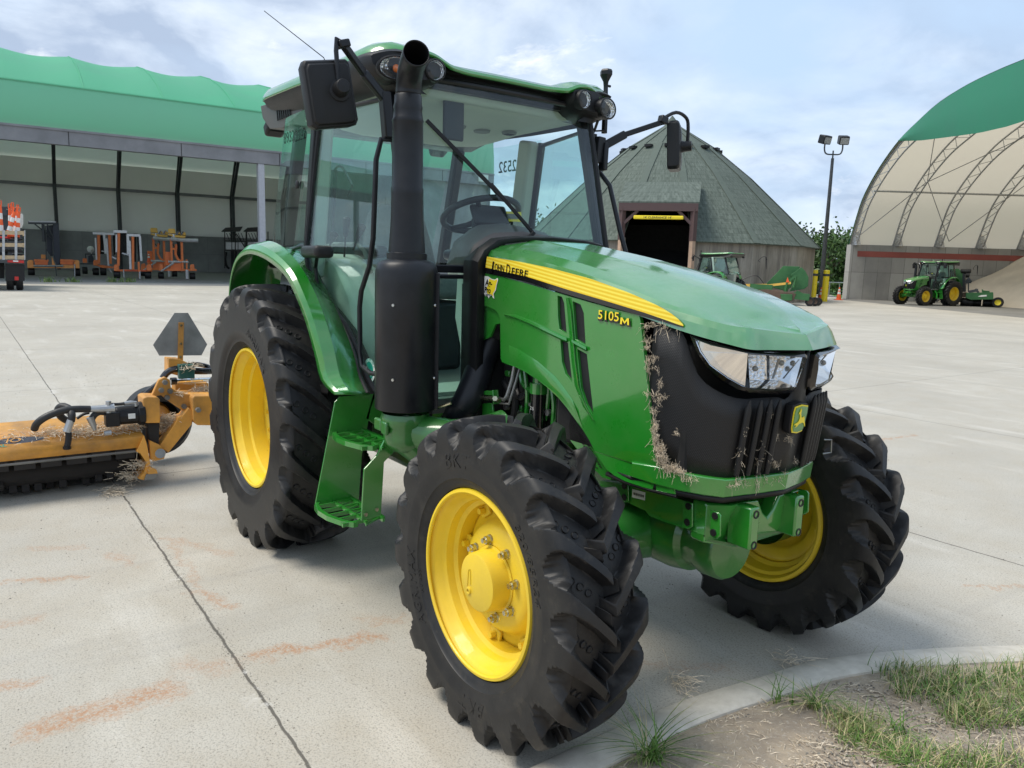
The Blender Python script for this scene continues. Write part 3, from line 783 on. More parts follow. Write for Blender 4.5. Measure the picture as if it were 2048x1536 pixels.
    m = MB(); m.grid(rows); fd = m.build('rear_fender', 'green', T, smooth=28, weld=True, solid=.008)
    m = MB()
    sealpts = [f(V(p)+V((0, -.004, .004))) for p in fi[3:]]
    m.tube(catmull(sealpts, 3), .014, 8); m.build('fender_seal', 'black', fd)
    # inner cab side skirt under the glass (dark)
    m = MB(); m.poly([[f((x, doorx(max(x, .38))+.03, z)) for x, z in ((.30, 1.62), (.43, 1.45), (.56, 1.38), (.69, 1.29), (.80, 1.15), (.865, 1.04), (.93, .98), (1.28, 1.02), (1.28, .92), (.5, .9), (.1, 1.2))]], off=(0, .02*q, 0)); m.build('cab_sill', 'darkint', T, smooth=0)
    # work lamp pod over the fender
    m = MB(); c = V(f((.60, -.80, 1.683)))
    m.box(c, (.30, .10, .062), Matrix.Rotation(-.12*q, 3, 'Z')); lp = m.build('side_lamp', 'black', T, bevel=.022, seg=3)
    m = MB(); m.tube([f((.42, -.76, 1.70)), f((.25, -.75, 1.715)), f((.12, -.74, 1.70)), f((0, -.72, 1.70))], .011, 8); m.tube([f((.50, -.76, 1.66)), f((.44, -.745, 1.60)), f((.46, -.742, 1.50))], .010, 8); m.build('lamp_cable', 'black', lp)
# rear window
m = MB(); m.poly([[V((-.228, -.5, 2.42)), V((-.228, .5, 2.42)), V((-.562, .5, 1.60)), V((-.562, -.5, 1.60))]], off=(-.004, 0, 0)); m.build('rear_glass', 'glass', T, smooth=0)
# windscreen, slightly bowed
m = MB(); rows = []
for k in range(8):
    t = k/7; z = 2.50-(2.50-1.645)*t; x0 = 1.075+(1.285-1.075)*t
    rows.append([V((x0+.035*(1-(y/.58)**2), y*(1+.02*t), z)) for y in [-.575+1.15*j/12 for j in range(13)]])
m.grid(rows); ws = m.build('windscreen', 'glass', T, smooth=80)
m = MB(); m.tube([rows[0][j] for j in range(13)], .014, 8); m.tube([r[0] for r in rows], .015, 8); m.tube([r[-1] for r in rows], .015, 8); m.build('windscreen_seal', 'black', ws)
m = MB(); m.bx(1.27, 1.305, -.60, .60, 1.60, 1.637); m.bx(1.285, 1.30, -.60, .60, 1.572, 1.592); cb = m.build('cross_bar', 'blackmetal', T, bevel=.006)
for q in (1, -1):
    m = MB(); m.poly([[V((1.29, -.58*q, 1.59)), V((1.29, -.20*q, 1.59)), V((1.30, -.20*q, 1.0)), V((1.30, -.57*q, 1.0))]], off=(.004, 0, 0)); m.build('lower_glass', 'glass', T, smooth=0)
# wiper
m = MB(); m.bar((1.335, .03, 1.80), (1.245, -.16, 2.02), .013, .018); m.bar((1.275, -.10, 1.95), (1.145, -.475, 2.30), .008, .02); m.bar((1.25, -.13, 1.985), (1.235, -.17, 2.03), .02, .022); m.bar((1.33, .005, 1.775), (1.335, .03, 1.81), .02)
m.cyl((1.32, .02, 1.76), (1.35, .02, 1.78), .018); m.build('wiper', 'black', ws, bevel=.003)
# ceiling liner
m = MB(); m.bx(-.20, 1.02, -.60, .60, 2.44, 2.49); m.build('ceiling', 'beige', T, bevel=.02)
m = MB(); rows = []
for x, z, w in ((1.0, 2.45, .56), (.93, 2.425, .54), (.75, 2.41, .53), (.40, 2.385, .52), (.15, 2.37, .50), (.02, 2.385, .46), (-.05, 2.44, .42)):
    rows.append([V((x, w*s, z+.05*(abs(s) > .99)+(.015 if abs(s) > .8 else 0))) for s in (-1, -.9, -.6, -.2, .2, .6, .9, 1)])
m.grid(rows); hl_ = m.build('headliner', 'beige', T, smooth=60, solid=-.01)
m = MB()
for x, y, r in ((.62, .02, .045), (.66, .34, .045), (.60, .19, .05)):
    z = 2.398
    m.nxt(); m.cyl((x, y, z+.004), (x, y, z-.008), r, r*.9, 24)
m.each('ceiling_vent', 'grey', hl_, smooth=30)
m = MB()
for x, y, r in ((.62, .02, .028), (.66, .34, .028)):
    m.box((x, y, 2.388), (.05, .012, .004)); m.box((x, y+.016, 2.388), (.04, .012, .004)); m.box((x, y-.016, 2.388), (.04, .012, .004))
m.build('vent_slat', 'darkint', hl_, smooth=0)
# ------------- roof
XR = [-.66, -.63, -.56, -.42, -.2, .15, .5, .8, .98, 1.08, 1.13, 1.155]
WR = [.50, .62, .685, .715, .73, .74, .74, .74, .735, .71, .66, .58]
def zedge(x, y):
    base = lerp([-.66, -.3, .5, 1.15], [2.615, 2.59, 2.557, 2.545], x)
    return base
def pod(x, y):
    q = (abs(y)-.565)/.165
    return math.exp(-q**8)*max(0, min(1, (x-.66)/.42))
m = MB(); rows = []
ss = [-1, -.998, -.985, -.95, -.88, -.80, -.72, -.62, -.52, -.40, -.2, 0, .2, .40, .52, .62, .72, .80, .88, .95, .985, .998, 1]
for x, w in zip(XR, WR):
    r = []; endk = min(1, (x+.66)/.12)
    fr = max(0, (x-.95)/.2)
    for s in ss:
        y = w*s; a = abs(s)
        prof = lerp([0, .4, .72, .88, .95, .985, .998, 1], [.066, .064, .076, .078, .066, .046, .022, 0], a)*(.35+.65*endk)*(1-.50*fr)
        z = zedge(x, y)+prof+.034*pod(x, y)*min(1, (1-abs(s))/.12+.25)-.0*fr
        if a < .45: z -= .0
        xx = x
        if x > 1.0 and a < .62: xx = x-(.03*(x-1.0)/.155)*min(1, (.62-a)/.15)
        if x > 1.1: z -= .012
        r.append(V((xx, y, z)))
    rows.append(r)
fr = [V((p.x+.010, p.y, p.z-.014)) for p in rows[-1]]; rows.append(fr)
rows.append([V((p.x-.004, p.y, p.z-.012)) for p in fr])
re = [V((p.x-.012, p.y, p.z-.02)) for p in rows[0]]; rows.insert(0, re)
m.grid([catmull(r, 2) for r in rows]); roof = m.build('roof', 'green', T, smooth=40, weld=True, solid=.01)
m = MB(); m.tube([(.52, -.235, 2.60), (.50, -.235, 2.68), (.485, -.235, 2.735)], [.035, .022, .005], 10); m.build('roof_fin', 'green', roof)
m = MB(); m.tube([V((-.15, -.38, 2.66)), V((-.15, -.40, 2.72)), V((-.15, -.45, 2.83)), V((-.15, -.80, 3.02))], [.012, .006, .003, .0022], 6); m.build('radio_antenna', 'blackmetal', roof)
# black under-roof shell
m = MB(); rows = []
for k, (dz, dw) in enumerate(((0.004, .006), (-.035, .02), (-.10, .075), (-.125, .12))):
    r = []
    for x, w in zip(XR, WR): r.append(V((min(x, 1.12)-.0*k+(.03*k if x < -.3 else 0), -(w-dw), zedge(x, 0)+dz)))
    rows.append(r)
right = [catmull(r, 2) for r in rows]; left = [[V((p.x, -p.y, p.z)) for p in r] for r in right]
m.grid(right); m.grid(left)
m.grid([[rr[0] for rr in right], [V((a[0].x-.01, a[0].y*.5, a[0].z)) for a in right], [V((a[0].x-.01, -a[0].y*.5, a[0].z)) for a in right], [rr[0] for rr in left]])
m.bx(-.3, 1.05, -.62, .62, 2.475, 2.545)
m.build('roof_underside', 'black', T, smooth=50, weld=True)
# front header
m = MB(); rows = []
for dx, z in ((-.02, 2.562), (.0, 2.560), (.005, 2.552), (-.015, 2.54), (-.012, 2.525), (-.05, 2.495)):
    rows.append([V((1.085+dx+.02*(1-(y/.42)**2), y, z)) for y in [-.44+.88*j/10 for j in range(11)]])
m.grid(rows); m.build('front_header', 'black', T, smooth=25, solid=.01)
# lamp pods
for q in (1, -1):
    f = lambda p: V((p[0], p[1]*q, p[2]))
    m = MB()
    rows = []
    for x, top, bot, sc in ((.96, .045, -.12, 1.12), (1.08, .045, -.115, 1.14), (1.14, .036, -.105, 1.10), (1.168, .020, -.085, 1.0)):
        r = []
        for t in range(20):
            a = 2*PI*t/20; ca_, sa_ = math.cos(a), math.sin(a); yy = -.560+.165*sc*math.copysign(abs(ca_)**.75, ca_); zz = math.copysign(abs(sa_)**.8, sa_)
            zz = 2.555+(top*1.0 if zz > 0 else -bot)*zz*(1 if zz > 0 else 1)
            r.append(f((x-(.10 if yy < -.66 else 0)*abs((yy+.66)/.07), yy, zz)))
        rows.append(r)
    m.loft(rows, (True, True)); pd = m.build('lamp_pod', 'black', T, smooth=50)
    for y, z, r1, r2, name in ((-.452, 2.520, .043, .043, 'work_lamp'), (-.635, 2.503, .078, .047, 'turn_lamp')):
        m = MB(); c = V(f((1.175 if r1 < .05 else 1.155, y, z))); n = V((1, -.10*q if r1 < .05 else -.35*q, -.10)).normalized()
        a = n.cross(V((0, 0, 1))).normalized(); b = a.cross(n)
        def ell(off, k): return [c+n*off+a*math.cos(2*PI*i/28)*r1*k+b*math.sin(2*PI*i/28)*r2*k for i in range(28)]
        m.loft([ell(-.06, 1.2), ell(.012, 1.18), ell(.016, 1.06), ell(.008, 1.0)], (True, False)); lm_ = m.build(name, 'black', pd, smooth=40)
        m = MB(); m.loft([ell(.011, 1.0), ell(-.012, .85), ell(-.028, .45)], (False, True)); m.build('reflector', 'flute', lm_, smooth=50)
        if r1 > .05:
            m = MB(); m.sphere(c-n*.012, .02, 12, sc=(.6, 1, 1)); m.build('amber_bulb', 'orangelamp', lm_)
        m = MB(); m.loft([ell(.013, 1.02), ell(.02, .7)], (False, False)); m.poly([ell(.02, .7)]); m.build('lens', 'lens', lm_, smooth=60)
    m = MB(); m.tube([f((1.13, -.60, 2.44)), f((1.11, -.60, 2.40)), f((1.08, -.60, 2.36))], .008, 6); m.build('cable', 'black', pd)
# rear lower housing of the roof with vent louvre
m = MB(); m.poly([[V((x, -.665, z)) for x, z in ((-.665, 2.60), (-.63, 2.52), (-.50, 2.44), (-.25, 2.415), (.06, 2.47), (.12, 2.545), (-.45, 2.59))]], off=(0, 1.33, 0))
hs = m.build('roof_rear_housing', 'blackmetal', T, bevel=.03, seg=3); hs.data.materials[0] = simple('housing_grey', (.07, .068, .065), .5, var=.1)
m = MB()
for k in range(7): m.bar((-.34+.035*k, -.672, 2.525-.001*k), (-.325+.035*k, -.672, 2.465+.0*k), .006, .01)
m.build('louvre', 'black', hs)
for y in (-.60, .60):
    m = MB(); m.box((-.60, y, 2.46), (.09, .12, .08), Matrix.Rotation(-.5, 3, 'Y')); m.build('rear_work_lamp', 'black', T, bevel=.02)
# interior
m = MB(); m.bx(-.35, 1.28, -.60, .60, .93, 1.0); m.build('cab_floor', 'grey', T)
m = MB(); m.bx(.95, 1.22, -.5, .5, 1.0, 1.02); m.build('floor_mat', 'beige', T)
seat = empty('driver_seat', (0.12, 0, 0)); seat.parent = T
m = MB(); m.box((.08, 0, 1.50), (.50, .52, .14)); m.build('cushion', 'seat', seat, bevel=.05, seg=4)
m = MB(); rows = []
for z, w, x, t in ((1.52, .25, -.12, .07), (1.65, .26, -.15, .08), (1.80, .235, -.18, .07), (1.93, .20, -.205, .055), (2.0, .15, -.215, .035)):
    rows.append([V((x+t*math.cos(a)*.9, w*math.sin(a), z)) for a in [2*PI*k/20 for k in range(20)]])
m.loft(rows, (True, True)); m.build('backrest', 'seat', seat, smooth=60)
m = MB(); m.bx(-.1, .3, -.2, .2, 1.0, 1.42); m.build('pedestal', 'black', seat, bevel=.03)
for y in (-.31, .31):
    m = MB(); m.box((.08, y, 1.70), (.32, .09, .07)); m.build('armrest', 'black', seat, bevel=.03, seg=3)
# right console with levers
m = MB(); m.poly([[V((x, -.62, z)) for x, z in ((-.3, 1.0), (-.3, 1.66), (.2, 1.68), (.45, 1.60), (.62, 1.44), (.72, 1.2), (.72, 1.0))]], off=(0, .24, 0)); co = m.build('side_console', 'beige', T, bevel=.03, seg=3)
m = MB()
for k in range(4):
    x = .15+.09*k; m.bx(x, x+.02, -.60, -.47, 1.60-.02*k, 1.69-.03*k)
m.build('lever_slot', 'darkint', co)
for (u, v, u2, v2) in ((693, 442, 690, 490), (723, 455, 712, 485), (668, 470, 660, 490)):
    a = aty(u, v, -.50); b = aty(u2, v2, -.50)
    m = MB(); m.tube([b+(b-a)*.5, b, a], [.006, .006, .008], 8); m.tube([b.lerp(a, .35), b.lerp(a, .6), a+(a-b)*.1, a+(a-b)*.18], [.012, .018, .024, .010], 10); m.build('control_lever', 'black', co)
m = MB(); m.tube([aty(u, v, -.45) for u, v in ((655, 492), (668, 488), (715, 489), (728, 500), (735, 520), (742, 545))], .012, 8); m.build('grab_rail', 'grey', co)
# left wall: beige panel and hooked handle
m = MB(); m.bx(-.3, .5, .50, .68, 1.0, 1.62); m.build('left_console', 'beige', T, bevel=.04)
m = MB(); m.tube(catmull([aty(u, v, .55) for u, v in ((664, 372), (668, 345), (676, 332), (686, 336), (696, 355), (704, 370), (702, 378), (695, 391))], 2), .012, 8); m.tube([aty(u, v, .55) for u, v in ((669, 340), (667, 400), (666, 440), (665, 468))], [.03, .022, .018, .006], 8); m.build('door_handle', 'black', T)
# steering wheel and column
c = V((.90, .0, 1.905)); nn = V((-.38, .03, .92)).normalized(); a = nn.cross(V((0, 1, 0))).normalized(); b = nn.cross(a)
m = MB(); R0 = .205
ringp = [c+a*math.cos(2*PI*i/36)*R0+b*math.sin(2*PI*i/36)*R0 for i in range(37)]
m.tube(ringp, .017, 10, (False, False))
for an in (.4, 2.5, 4.4): m.tube([c-nn*.03, c-nn*.02+(a*math.cos(an)+b*math.sin(an))*R0*.5, c+(a*math.cos(an)+b*math.sin(an))*R0], [.02, .015, .013], 8)
sw = m.build('steering_wheel', 'black', T, smooth=60)
m = MB(); m.tube([c-nn*.02, c-nn*.12, V((1.10, 0, 1.65))], [.055, .07, .11], 12); m.build('column', 'black', T)
m = MB(); m.box(c+V((.13, -.03, -.01)), (.03, .22, .12), Matrix.Rotation(-.5, 3, 'Y')); m.build('instrument_panel', 'black', T, bevel=.02)
# small yellow framed display
m = MB(); A = [atx(u, v, 1.02) for u, v in ((1003, 422), (1043, 424), (1043.5, 444), (1004, 442))]; m.poly([A], off=(-.012, 0, 0)); dp = m.build('display_unit', 'decal', T, smooth=0, bevel=.002)
m = MB(); m.poly([[atx(u, v, 1.024) for u, v in ((1010, 427), (1036, 428.5), (1036.5, 438), (1010, 437))]], off=(.002, 0, 0)); m.build('screen', 'grey', dp, smooth=0)
m = MB(); m.tube([atx(1024, 444, 1.0), atx(1022, 470, 1.0), V((1.08, .15, 1.72))], .008, 6); m.build('stalk', 'black', dp)
# interior mirror
m = MB(); m.box((.98, -.23, 2.355), (.02, .12, .20)); m.build('interior_mirror', 'black', T, bevel=.02, seg=3)
# ------------- handrails
m = MB(); m.tube([V(p) for p in ((1.11, -.62, 2.20), (1.13, -.70, 2.19), (1.12, -.72, 2.10), (1.09, -.72, 1.75), (1.05, -.72, 1.62), (.96, -.72, 1.50), (.94, -.72, 1.42), (.945, -.72, 1.20), (.97, -.72, 1.135), (1.05, -.715, 1.11), (1.2, -.66, 1.11))], .0125, 10); m.build('grab_handle', 'blackmetal', T)
m = MB(); m.tube([V(p) for p in ((1.08, .62, 2.20), (1.08, .68, 2.17), (1.14, .70, 2.10), (1.24, .70, 1.85), (1.31, .70, 1.70), (1.30, .70, 1.3), (1.28, .66, 1.2))], .0135, 10); m.build('grab_handle', 'blackmetal', T)
m = MB(); m.box((1.055, .63, 2.27), (.05, .03, .22)); m.build('rail_bracket', 'blackmetal', T, bevel=.004)
# ------------- outside mirrors
def mirror(q, pts_arm, cpos, rot, hsz):
    root = empty('side_mirror'); root.parent = T
    m = MB()
    for a, b, w, h in pts_arm: m.bar(a, b, w, h)
    m.build('mirror_arm', 'blackmetal', root, bevel=.006)
    return root
mr = mirror(1, [((1.12, -.66, 2.20), (1.12, -.68, 2.40), .045, .05), ((1.12, -.68, 2.37), (1.16, -.80, 2.455), .03, .04), ((1.16, -.80, 2.455), (1.24, -.93, 2.535), .026, .034), ((1.24, -.925, 2.52), (1.24, -.935, 2.55), .05, .05)], None, None, None)
m = MB(); m.tube([V((1.24, -.935, 2.54)), V((1.245, -.96, 2.55)), V((1.25, -.965, 2.50)), V((1.25, -.955, 2.36))], .010, 8); m.build('mirror_rod', 'blackmetal', mr)
mx = 1.22
def bs(u, v, o=0.): p = atx(u, v, mx); return V((p.x+o, p.y, p.z))
oc = [(607, 121), (690, 118), (697, 124), (716, 240), (712, 250), (700, 254), (632, 259), (622, 252), (603, 133)]
m = MB(); 
def inset(pts, k, o):
    cx = sum(p[0] for p in pts)/len(pts); cy = sum(p[1] for p in pts)/len(pts)
    return [bs(cx+(x-cx)*k, cy+(y-cy)*k, o) for x, y in pts]
m.loft([inset(oc, .97, -.05), inset(oc, 1.0, -.03), inset(oc, 1.0, 0), inset(oc, .95, .012), inset(oc, .90, .012), inset(oc, .86, .022), inset(oc, .5, .028)], (True, True)); m.build('mirror_housing', 'black', mr, smooth=30, bevel=.003)
m = MB(); m.poly([inset(oc, .93, -.052)]); m.build('mirror_face', 'chrome', mr, smooth=0)
cc = bs(674, 182, .03); m = MB(); m.lathe(cc, (1, -.15, .1), [(0, .048), (.004, .046), (.006, .034), (.03, .032), (.055, .030), (.062, .026), (.064, 0)], 24); m.build('mirror_joint', 'black', mr, smooth=40)
ml = mirror(-1, [((1.09, .63, 2.22), (1.10, .64, 2.36), .05, .07), ((1.12, .66, 2.18), (1.12, .665, 2.33), .03, .05), ((1.12, .665, 2.315), (1.16, .78, 2.385), .03, .045), ((1.16, .77, 2.38), (1.24, 1.02, 2.478), .024, .03), ((1.235, .99, 2.46), (1.235, 1.0, 2.50), .04, .05)], None, None, None)
m = MB(); m.tube(catmull([V((1.24, .98, 2.48)), V((1.25, 1.08, 2.53)), V((1.25, 1.17, 2.51)), V((1.25, 1.19, 2.45)), V((1.25, 1.19, 2.36))], 4), .010, 8); m.tube([V((1.06, .60, 2.36)), V((1.07, .60, 2.39)), V((1.10, .68, 2.40))], .005, 6); m.build('mirror_rod', 'blackmetal', ml)
m = MB(); lc = V((1.235, 1.13, 2.35))
rot = Matrix.Rotation(math.radians(38), 3, 'Z')@Matrix.Rotation(-.06, 3, 'Y')
def lq(k, o): return [lc+rot@V((o, y*k, z*k)) for y, z in ((-.085, -.12), (-.07, -.135), (.07, -.135), (.085, -.12), (.085, .12), (.07, .135), (-.07, .135), (-.085, .12))]
m.loft([lq(.97, -.055), lq(1, -.04), lq(1, 0), lq(.93, .012), (lq(.6, .02))], (True, True)); m.build('mirror_housing', 'black', ml, smooth=30, bevel=.003)
m = MB(); m.poly([lq(.93, -.0565)]); m.build('mirror_face', 'chrome', ml, smooth=0)
m = MB(); m.lathe(lc+rot@V((.015, .02, 0)), rot@V((1, 0, 0)), [(0, .036), (.02, .030), (.06, .028), (.065, 0)], 18); m.build('mirror_joint', 'black', ml, smooth=40)
# GPS mast on left
m = MB(); m.bar((1.03, .74, 2.40), (1.03, .74, 2.60), .02, .026); m.bar((1.03, .74, 2.58), (1.03, .735, 2.67), .016, .02); m.tube([(1.03, .735, 2.65), (1.03, .735, 2.68), (1.03, .735, 2.715), (1.03, .735, 2.735), (1.03, .735, 2.745)], [.012, .016, .036, .036, .03], 6)
m.cyl((1.03, .74, 2.56), (1.03, .79, 2.56), .005); m.cyl((1.03, .74, 2.66), (1.03, .77, 2.66), .007); m.build('receiver_mast', 'blackmetal', T, smooth=25)
# ------------- exhaust
ec = V((1.385, -.70, 0)); ex = empty('exhaust', (0, 0, 0)); ex.parent = T
m = MB(); rows = []
for z, r, fl in ((.995, .134, 0), (1.0, .138, 0), (1.55, .138, 0), (1.60, .137, 0), (1.63, .130, 0), (1.648, .113, 0), (1.655, .09, 0)):
    rr_ = []
    for k in range(56):
        a = 2*PI*k/56; dx, dy = math.cos(a), math.sin(a)
        # rounded, slightly flattened shield
        p = V((dx, dy, 0))*r
        rr_.append(ec+V((0, 0, z))+p)
    rows.append(rr_)
m.loft(rows, (True, True)); mf = m.build('muffler_shield', 'blackmetal', ex, smooth=40)
m = MB()
for z in (1.14, 1.46):
    for an in (-.9, .62):
        d = V((math.cos(an), math.sin(an), 0)); m.nxt(); m.cyl(ec+d*.136+V((0, 0, z)), ec+d*.143+V((0, 0, z)), .008, .006, 10)
m.each('shield_screw', 'steel', mf)
m = MB(); d0 = V((math.cos(.66), math.sin(.66), 0)); m.bar(ec+d0*.141+V((0, 0, 1.0)), ec+d0*.141+V((0, 0, 1.60)), .006, .03, up=d0); m.build('shield_seam', 'blackmetal', mf, bevel=.002)
m = MB()
pth = [(1.650, .088), (1.68, .088), (1.684, .080), (1.72, .078), (1.80, .072), (1.92, .069), (1.93, .0695), (1.955, .070), (1.962, .067), (2.14, .066), (2.228, .065), (2.236, .068), (2.248, .063), (2.278, .060), (2.292, .063), (2.308, .058), (2.338, .058), (2.343, .0545)]
rings = [m.ring(ec+V((0, 0, z)), (0, 0, 1), r, 40, ref=(1, 0, 0)) for z, r in pth]
# bend towards the front right
B0 = ec+V((0, 0, 2.343)); dirv = V((.72, -.35, .60)).normalized()
m.loft(rings, (True, False))
bend = [B0, B0+V((.004, 0, .035)), B0+V((.03, -.008, .075)), B0+V((.085, -.025, .108)), B0+V((.165, -.052, .128))]
bend = catmull(bend, 4); m.tube(bend, [.054]*(len(bend)-1)+[.0535], 32, (False, False)); 
m.build('stack_pipe', 'blackmetal', ex, smooth=50, solid=.003)
m = MB(); m.bar((1.27, -.60, 1.70), (1.33, -.62, 1.68), .03, .2); m.build('stack_bracket', 'blackmetal', ex, bevel=.004)
# ================================================================ CHASSIS, ENGINE, STEPS
m = MB(); m.bx(-.35, 1.55, -.27, .27, .46, .92); m.bx(1.2, 2.3, -.20, .20, .52, 1.0); m.bx(-.25, .25, -.36, .36, .5, .95); m.build('transmission', 'castgreen', T, bevel=.04)
m = MB(); m.cyl((0, -.62, .727), (0, .62, .727), .12, n=24); m.cyl((0, -.45, .727), (0, -.3, .727), .19, n=24); m.cyl((0, .45, .727), (0, .3, .727), .19, n=24); m.build('rear_axle', 'castgreen', T)
m = MB(); m.bx(1.45, 2.3, -.19, .19, .95, 1.55); m.bx(1.50, 2.2, -.26, -.1, 1.0, 1.30); m.build('engine_block', 'darkint', T, bevel=.03)
m = MB(); m.bx(1.30, 1.50, -.36, .36, .85, 1.55); m.build('firewall', 'darkint', T)
fp = MB(); fp.poly([[V((x, -.37, z)) for x, z in ((1.50, 1.30), (1.50, 1.50), (1.70, 1.48), (1.70, 1.40), (1.60, 1.38), (1.56, 1.32))]], off=(0, .01, 0)); fp.build('firewall_plate', 'green', T, smooth=0)
# rails and front bracket
def q7(x, y): return (1200+x/3.151, 850+y/3.151)
rail = [(0, 352), (180, 372), (480, 462), (760, 545), (760, 745), (700, 712), (540, 652), (410, 612), (310, 572), (285, 540), (180, 492), (100, 472), (0, 440)]
for q in (1, -1):
    m = MB(); m.poly([[V((min(p.x, 2.735), p.y*q, p.z)) for p in [aty(*q7(x, y), -.245) for x, y in rail]]], off=(0, .03*q, 0)); rl = m.build('front_rail', 'green', T, smooth=20, bevel=.004)
    m = MB()
    for pl in ([(100, 360), (185, 375), (185, 480), (140, 490), (100, 470)], [(530, 475), (590, 490), (590, 640), (560, 655), (525, 640)], [(700, 535), (755, 550), (768, 570), (765, 700), (740, 718), (700, 705)]):
        m.nxt(); m.poly([[V((p.x, (p.y)*q, p.z)) for p in [aty(*q7(x, y), -.250) for x, y in pl]]], off=(0, -.007*q, 0))
    m.each('rail_boss', 'green', rl, smooth=20, bevel=.003)
    m = MB()
    for x, y in ((155, 385), (155, 455), (558, 512), (550, 612), (725, 573), (715, 678)):
        p = aty(*q7(x, y), -.258); m.nxt(); m.cyl((p.x, p.y*q, p.z), (p.x, (p.y-.004)*q, p.z), .0125, n=16)
    m.each('rail_bolt', 'black', rl)
m = MB(); m.poly([[aty(*q7(x, y), -.247) for x, y in ((205, 403), (286, 425), (283, 475), (202, 455))]], off=(0, -.001, 0)); sn = m.build('serial_label', 'label', T, smooth=0)
m = MB()
for k in range(16):
    x = 208+k*4.5
    m.poly([[aty(*q7(a, b), -.2492) for a, b in ((x, 424+k*1.2), (x+(1.5+(k*7 % 3)), 424.5+k*1.2), (x+(1.5+(k*7 % 3)), 440+k*1.2), (x, 439.5+k*1.2))]])
m.build('barcode', 'blackgloss', sn, smooth=0)
# front casting with notch, rounded corners
out = [(-.245, .845), (-.19, .848), (-.13, .852), (-.06, .85), (-.03, .80), (0, .775), (.03, .80), (.06, .85), (.13, .852), (.18, .848), (.225, .845), (.225, .70), (.17, .695), (-.17, .695), (-.245, .70)]
def fx(y): return 2.815-.085*max(0, (abs(y)-.165)/.08)**1.5
m = MB(); f_ = [V((fx(y), y, z)) for y, z in out]; b_ = [V((fx(y)-.06, y*.99, z)) for y, z in out]
m.loft([b_, f_], (True, True)); m.build('front_bracket', 'green', T, smooth=25, bevel=.008, seg=3)
for y in (-.145, .112):
    m = MB(); m.bx(2.77, 2.868, y-.024, y+.024, .700, .850); lg = m.build('weight_lug', 'green', T, bevel=.007, seg=2)
    m = MB()
    for z in (.715, .825): m.nxt(); m.lathe((2.869, y+.002, z), (1, 0, 0), [(0, .015), (.002, .014), (.001, .009), (-.012, .008), (-.012, 0)], 18)
    m.each('lug_hole', 'black', lg)
# front axle
m = MB(); m.tube([(WB, -.62, .555), (WB, -.50, .56), (WB, -.38, .575), (WB, -.22, .60), (WB, 0, .61), (WB, .22, .60), (WB, .38, .575), (WB, .50, .56), (WB, .62, .555)], [.07, .085, .085, .11, .14, .11, .085, .085, .07], 24)
m.cyl((WB, -.66, .548), (WB, -.56, .548), .13, n=28); m.cyl((WB, .66, .548), (WB, .56, .548), .13, n=28)
m.build('front_axle', 'castgreen', T, smooth=50)
m = MB(); m.lathe((2.2, -.02, .62), (1, 0, 0), [(0, .12), (.05, .15), (.25, .152), (.32, .14), (.34, .12), (.38, .118), (.40, .128), (.47, .125), (.485, .115), (.49, 0)], 40); m.bx(2.35, 2.62, -.16, .12, .70, .80)
m.build('axle_pivot', 'castgreen', T, smooth=35)
for q in (-1, 1):
    m = MB(); m.tube([(WB-.13, q*.12, .60), (WB-.13, q*.56, .58)], .018, 8); m.tube([(WB-.13, q*.12, .60), (WB-.13, q*.35, .59)], .03, 10); m.build('steering_cylinder', 'castgreen', T)
# perforated side screen
for q in (1, -1):
    m = MB(); A = [aty(u, v, -.33) for u, v in ((1143, 822), (1160, 862), (1190, 905), (1222, 945), (1222, 960), (1205, 955), (1175, 925), (1140, 880), (1138, 850))]
    m.poly([[V((p.x, p.y*q, p.z)) for p in A]], off=(0, .006*q, 0)); sc = m.build('radiator_screen', 'green', T, smooth=0)
    m = MB()
    for k in range(19):
        t = k/18; u = 1147+54*t; v = 835+98*t**.96
        for w, lw in ((0, 5.5), (-8, 5)):
            if w < 0 and (k < 5 or k % 9 == 8): continue
            a = [aty(u+w+dx, v-w*.2+dy, -.3325) for dx, dy in ((-lw/2, -1.4), (lw/2, 1.0), (lw/2, 3.2), (-lw/2, .8))]
            m.nxt(); m.poly([[V((p.x, p.y*q, p.z)) for p in a]])
    m.each('screen_slot', 'darkint', sc, smooth=0)
# intake hose, exhaust elbow
m = MB(); pts = catmull([aty(1000, 640, -.27), aty(988, 672, -.29), aty(967, 715, -.34), aty(950, 765, -.40), aty(930, 810, -.45), aty(905, 850, -.47)], 4)
m.tube(pts, .066, 20); m.tube([pts[-5], pts[-4], pts[-3]], [.069]*3, 20); ih = m.build('intake_hose', 'blackmetal', T, smooth=60)
m = MB(); d = (pts[0]-pts[3]).normalized(); m.tube([pts[0]+d*.05, pts[1], pts[4]], [.075, .086, .084], 24, (False, False)); m.build('hose_collar', 'blackmetal', ih, smooth=60, solid=.004)
m = MB(); m.lathe((1.385, -.70, 0), (0, 0, 1), [(.975, .105), (.955, .112), (.93, .112), (.915, .10), (.87, .10), (.84, .095), (.80, .06), (.79, .0)], 28); 
m.tube(catmull([V((1.40, -.68, .90)), V((1.50, -.62, .885)), V((1.62, -.55, .90)), V((1.72, -.47, .93)), V((1.74, -.40, .95))], 3), [.08]*5+[.072]*8, 20)
m.tube([V((1.385, -.68, .86)), V((1.40, -.60, .78)), V((1.45, -.45, .70))], [.09, .08, .07], 18)
el = m.build('exhaust_elbow', 'castgreen', T, smooth=50)
m = MB(); m.box((1.31, -.795, .915), (.07, .02, .055)); m.nxt(); m.box((1.40, -.81, .915), (.05, .02, .06)); m.each('casting_lug', 'castgreen', el, bevel=.008)
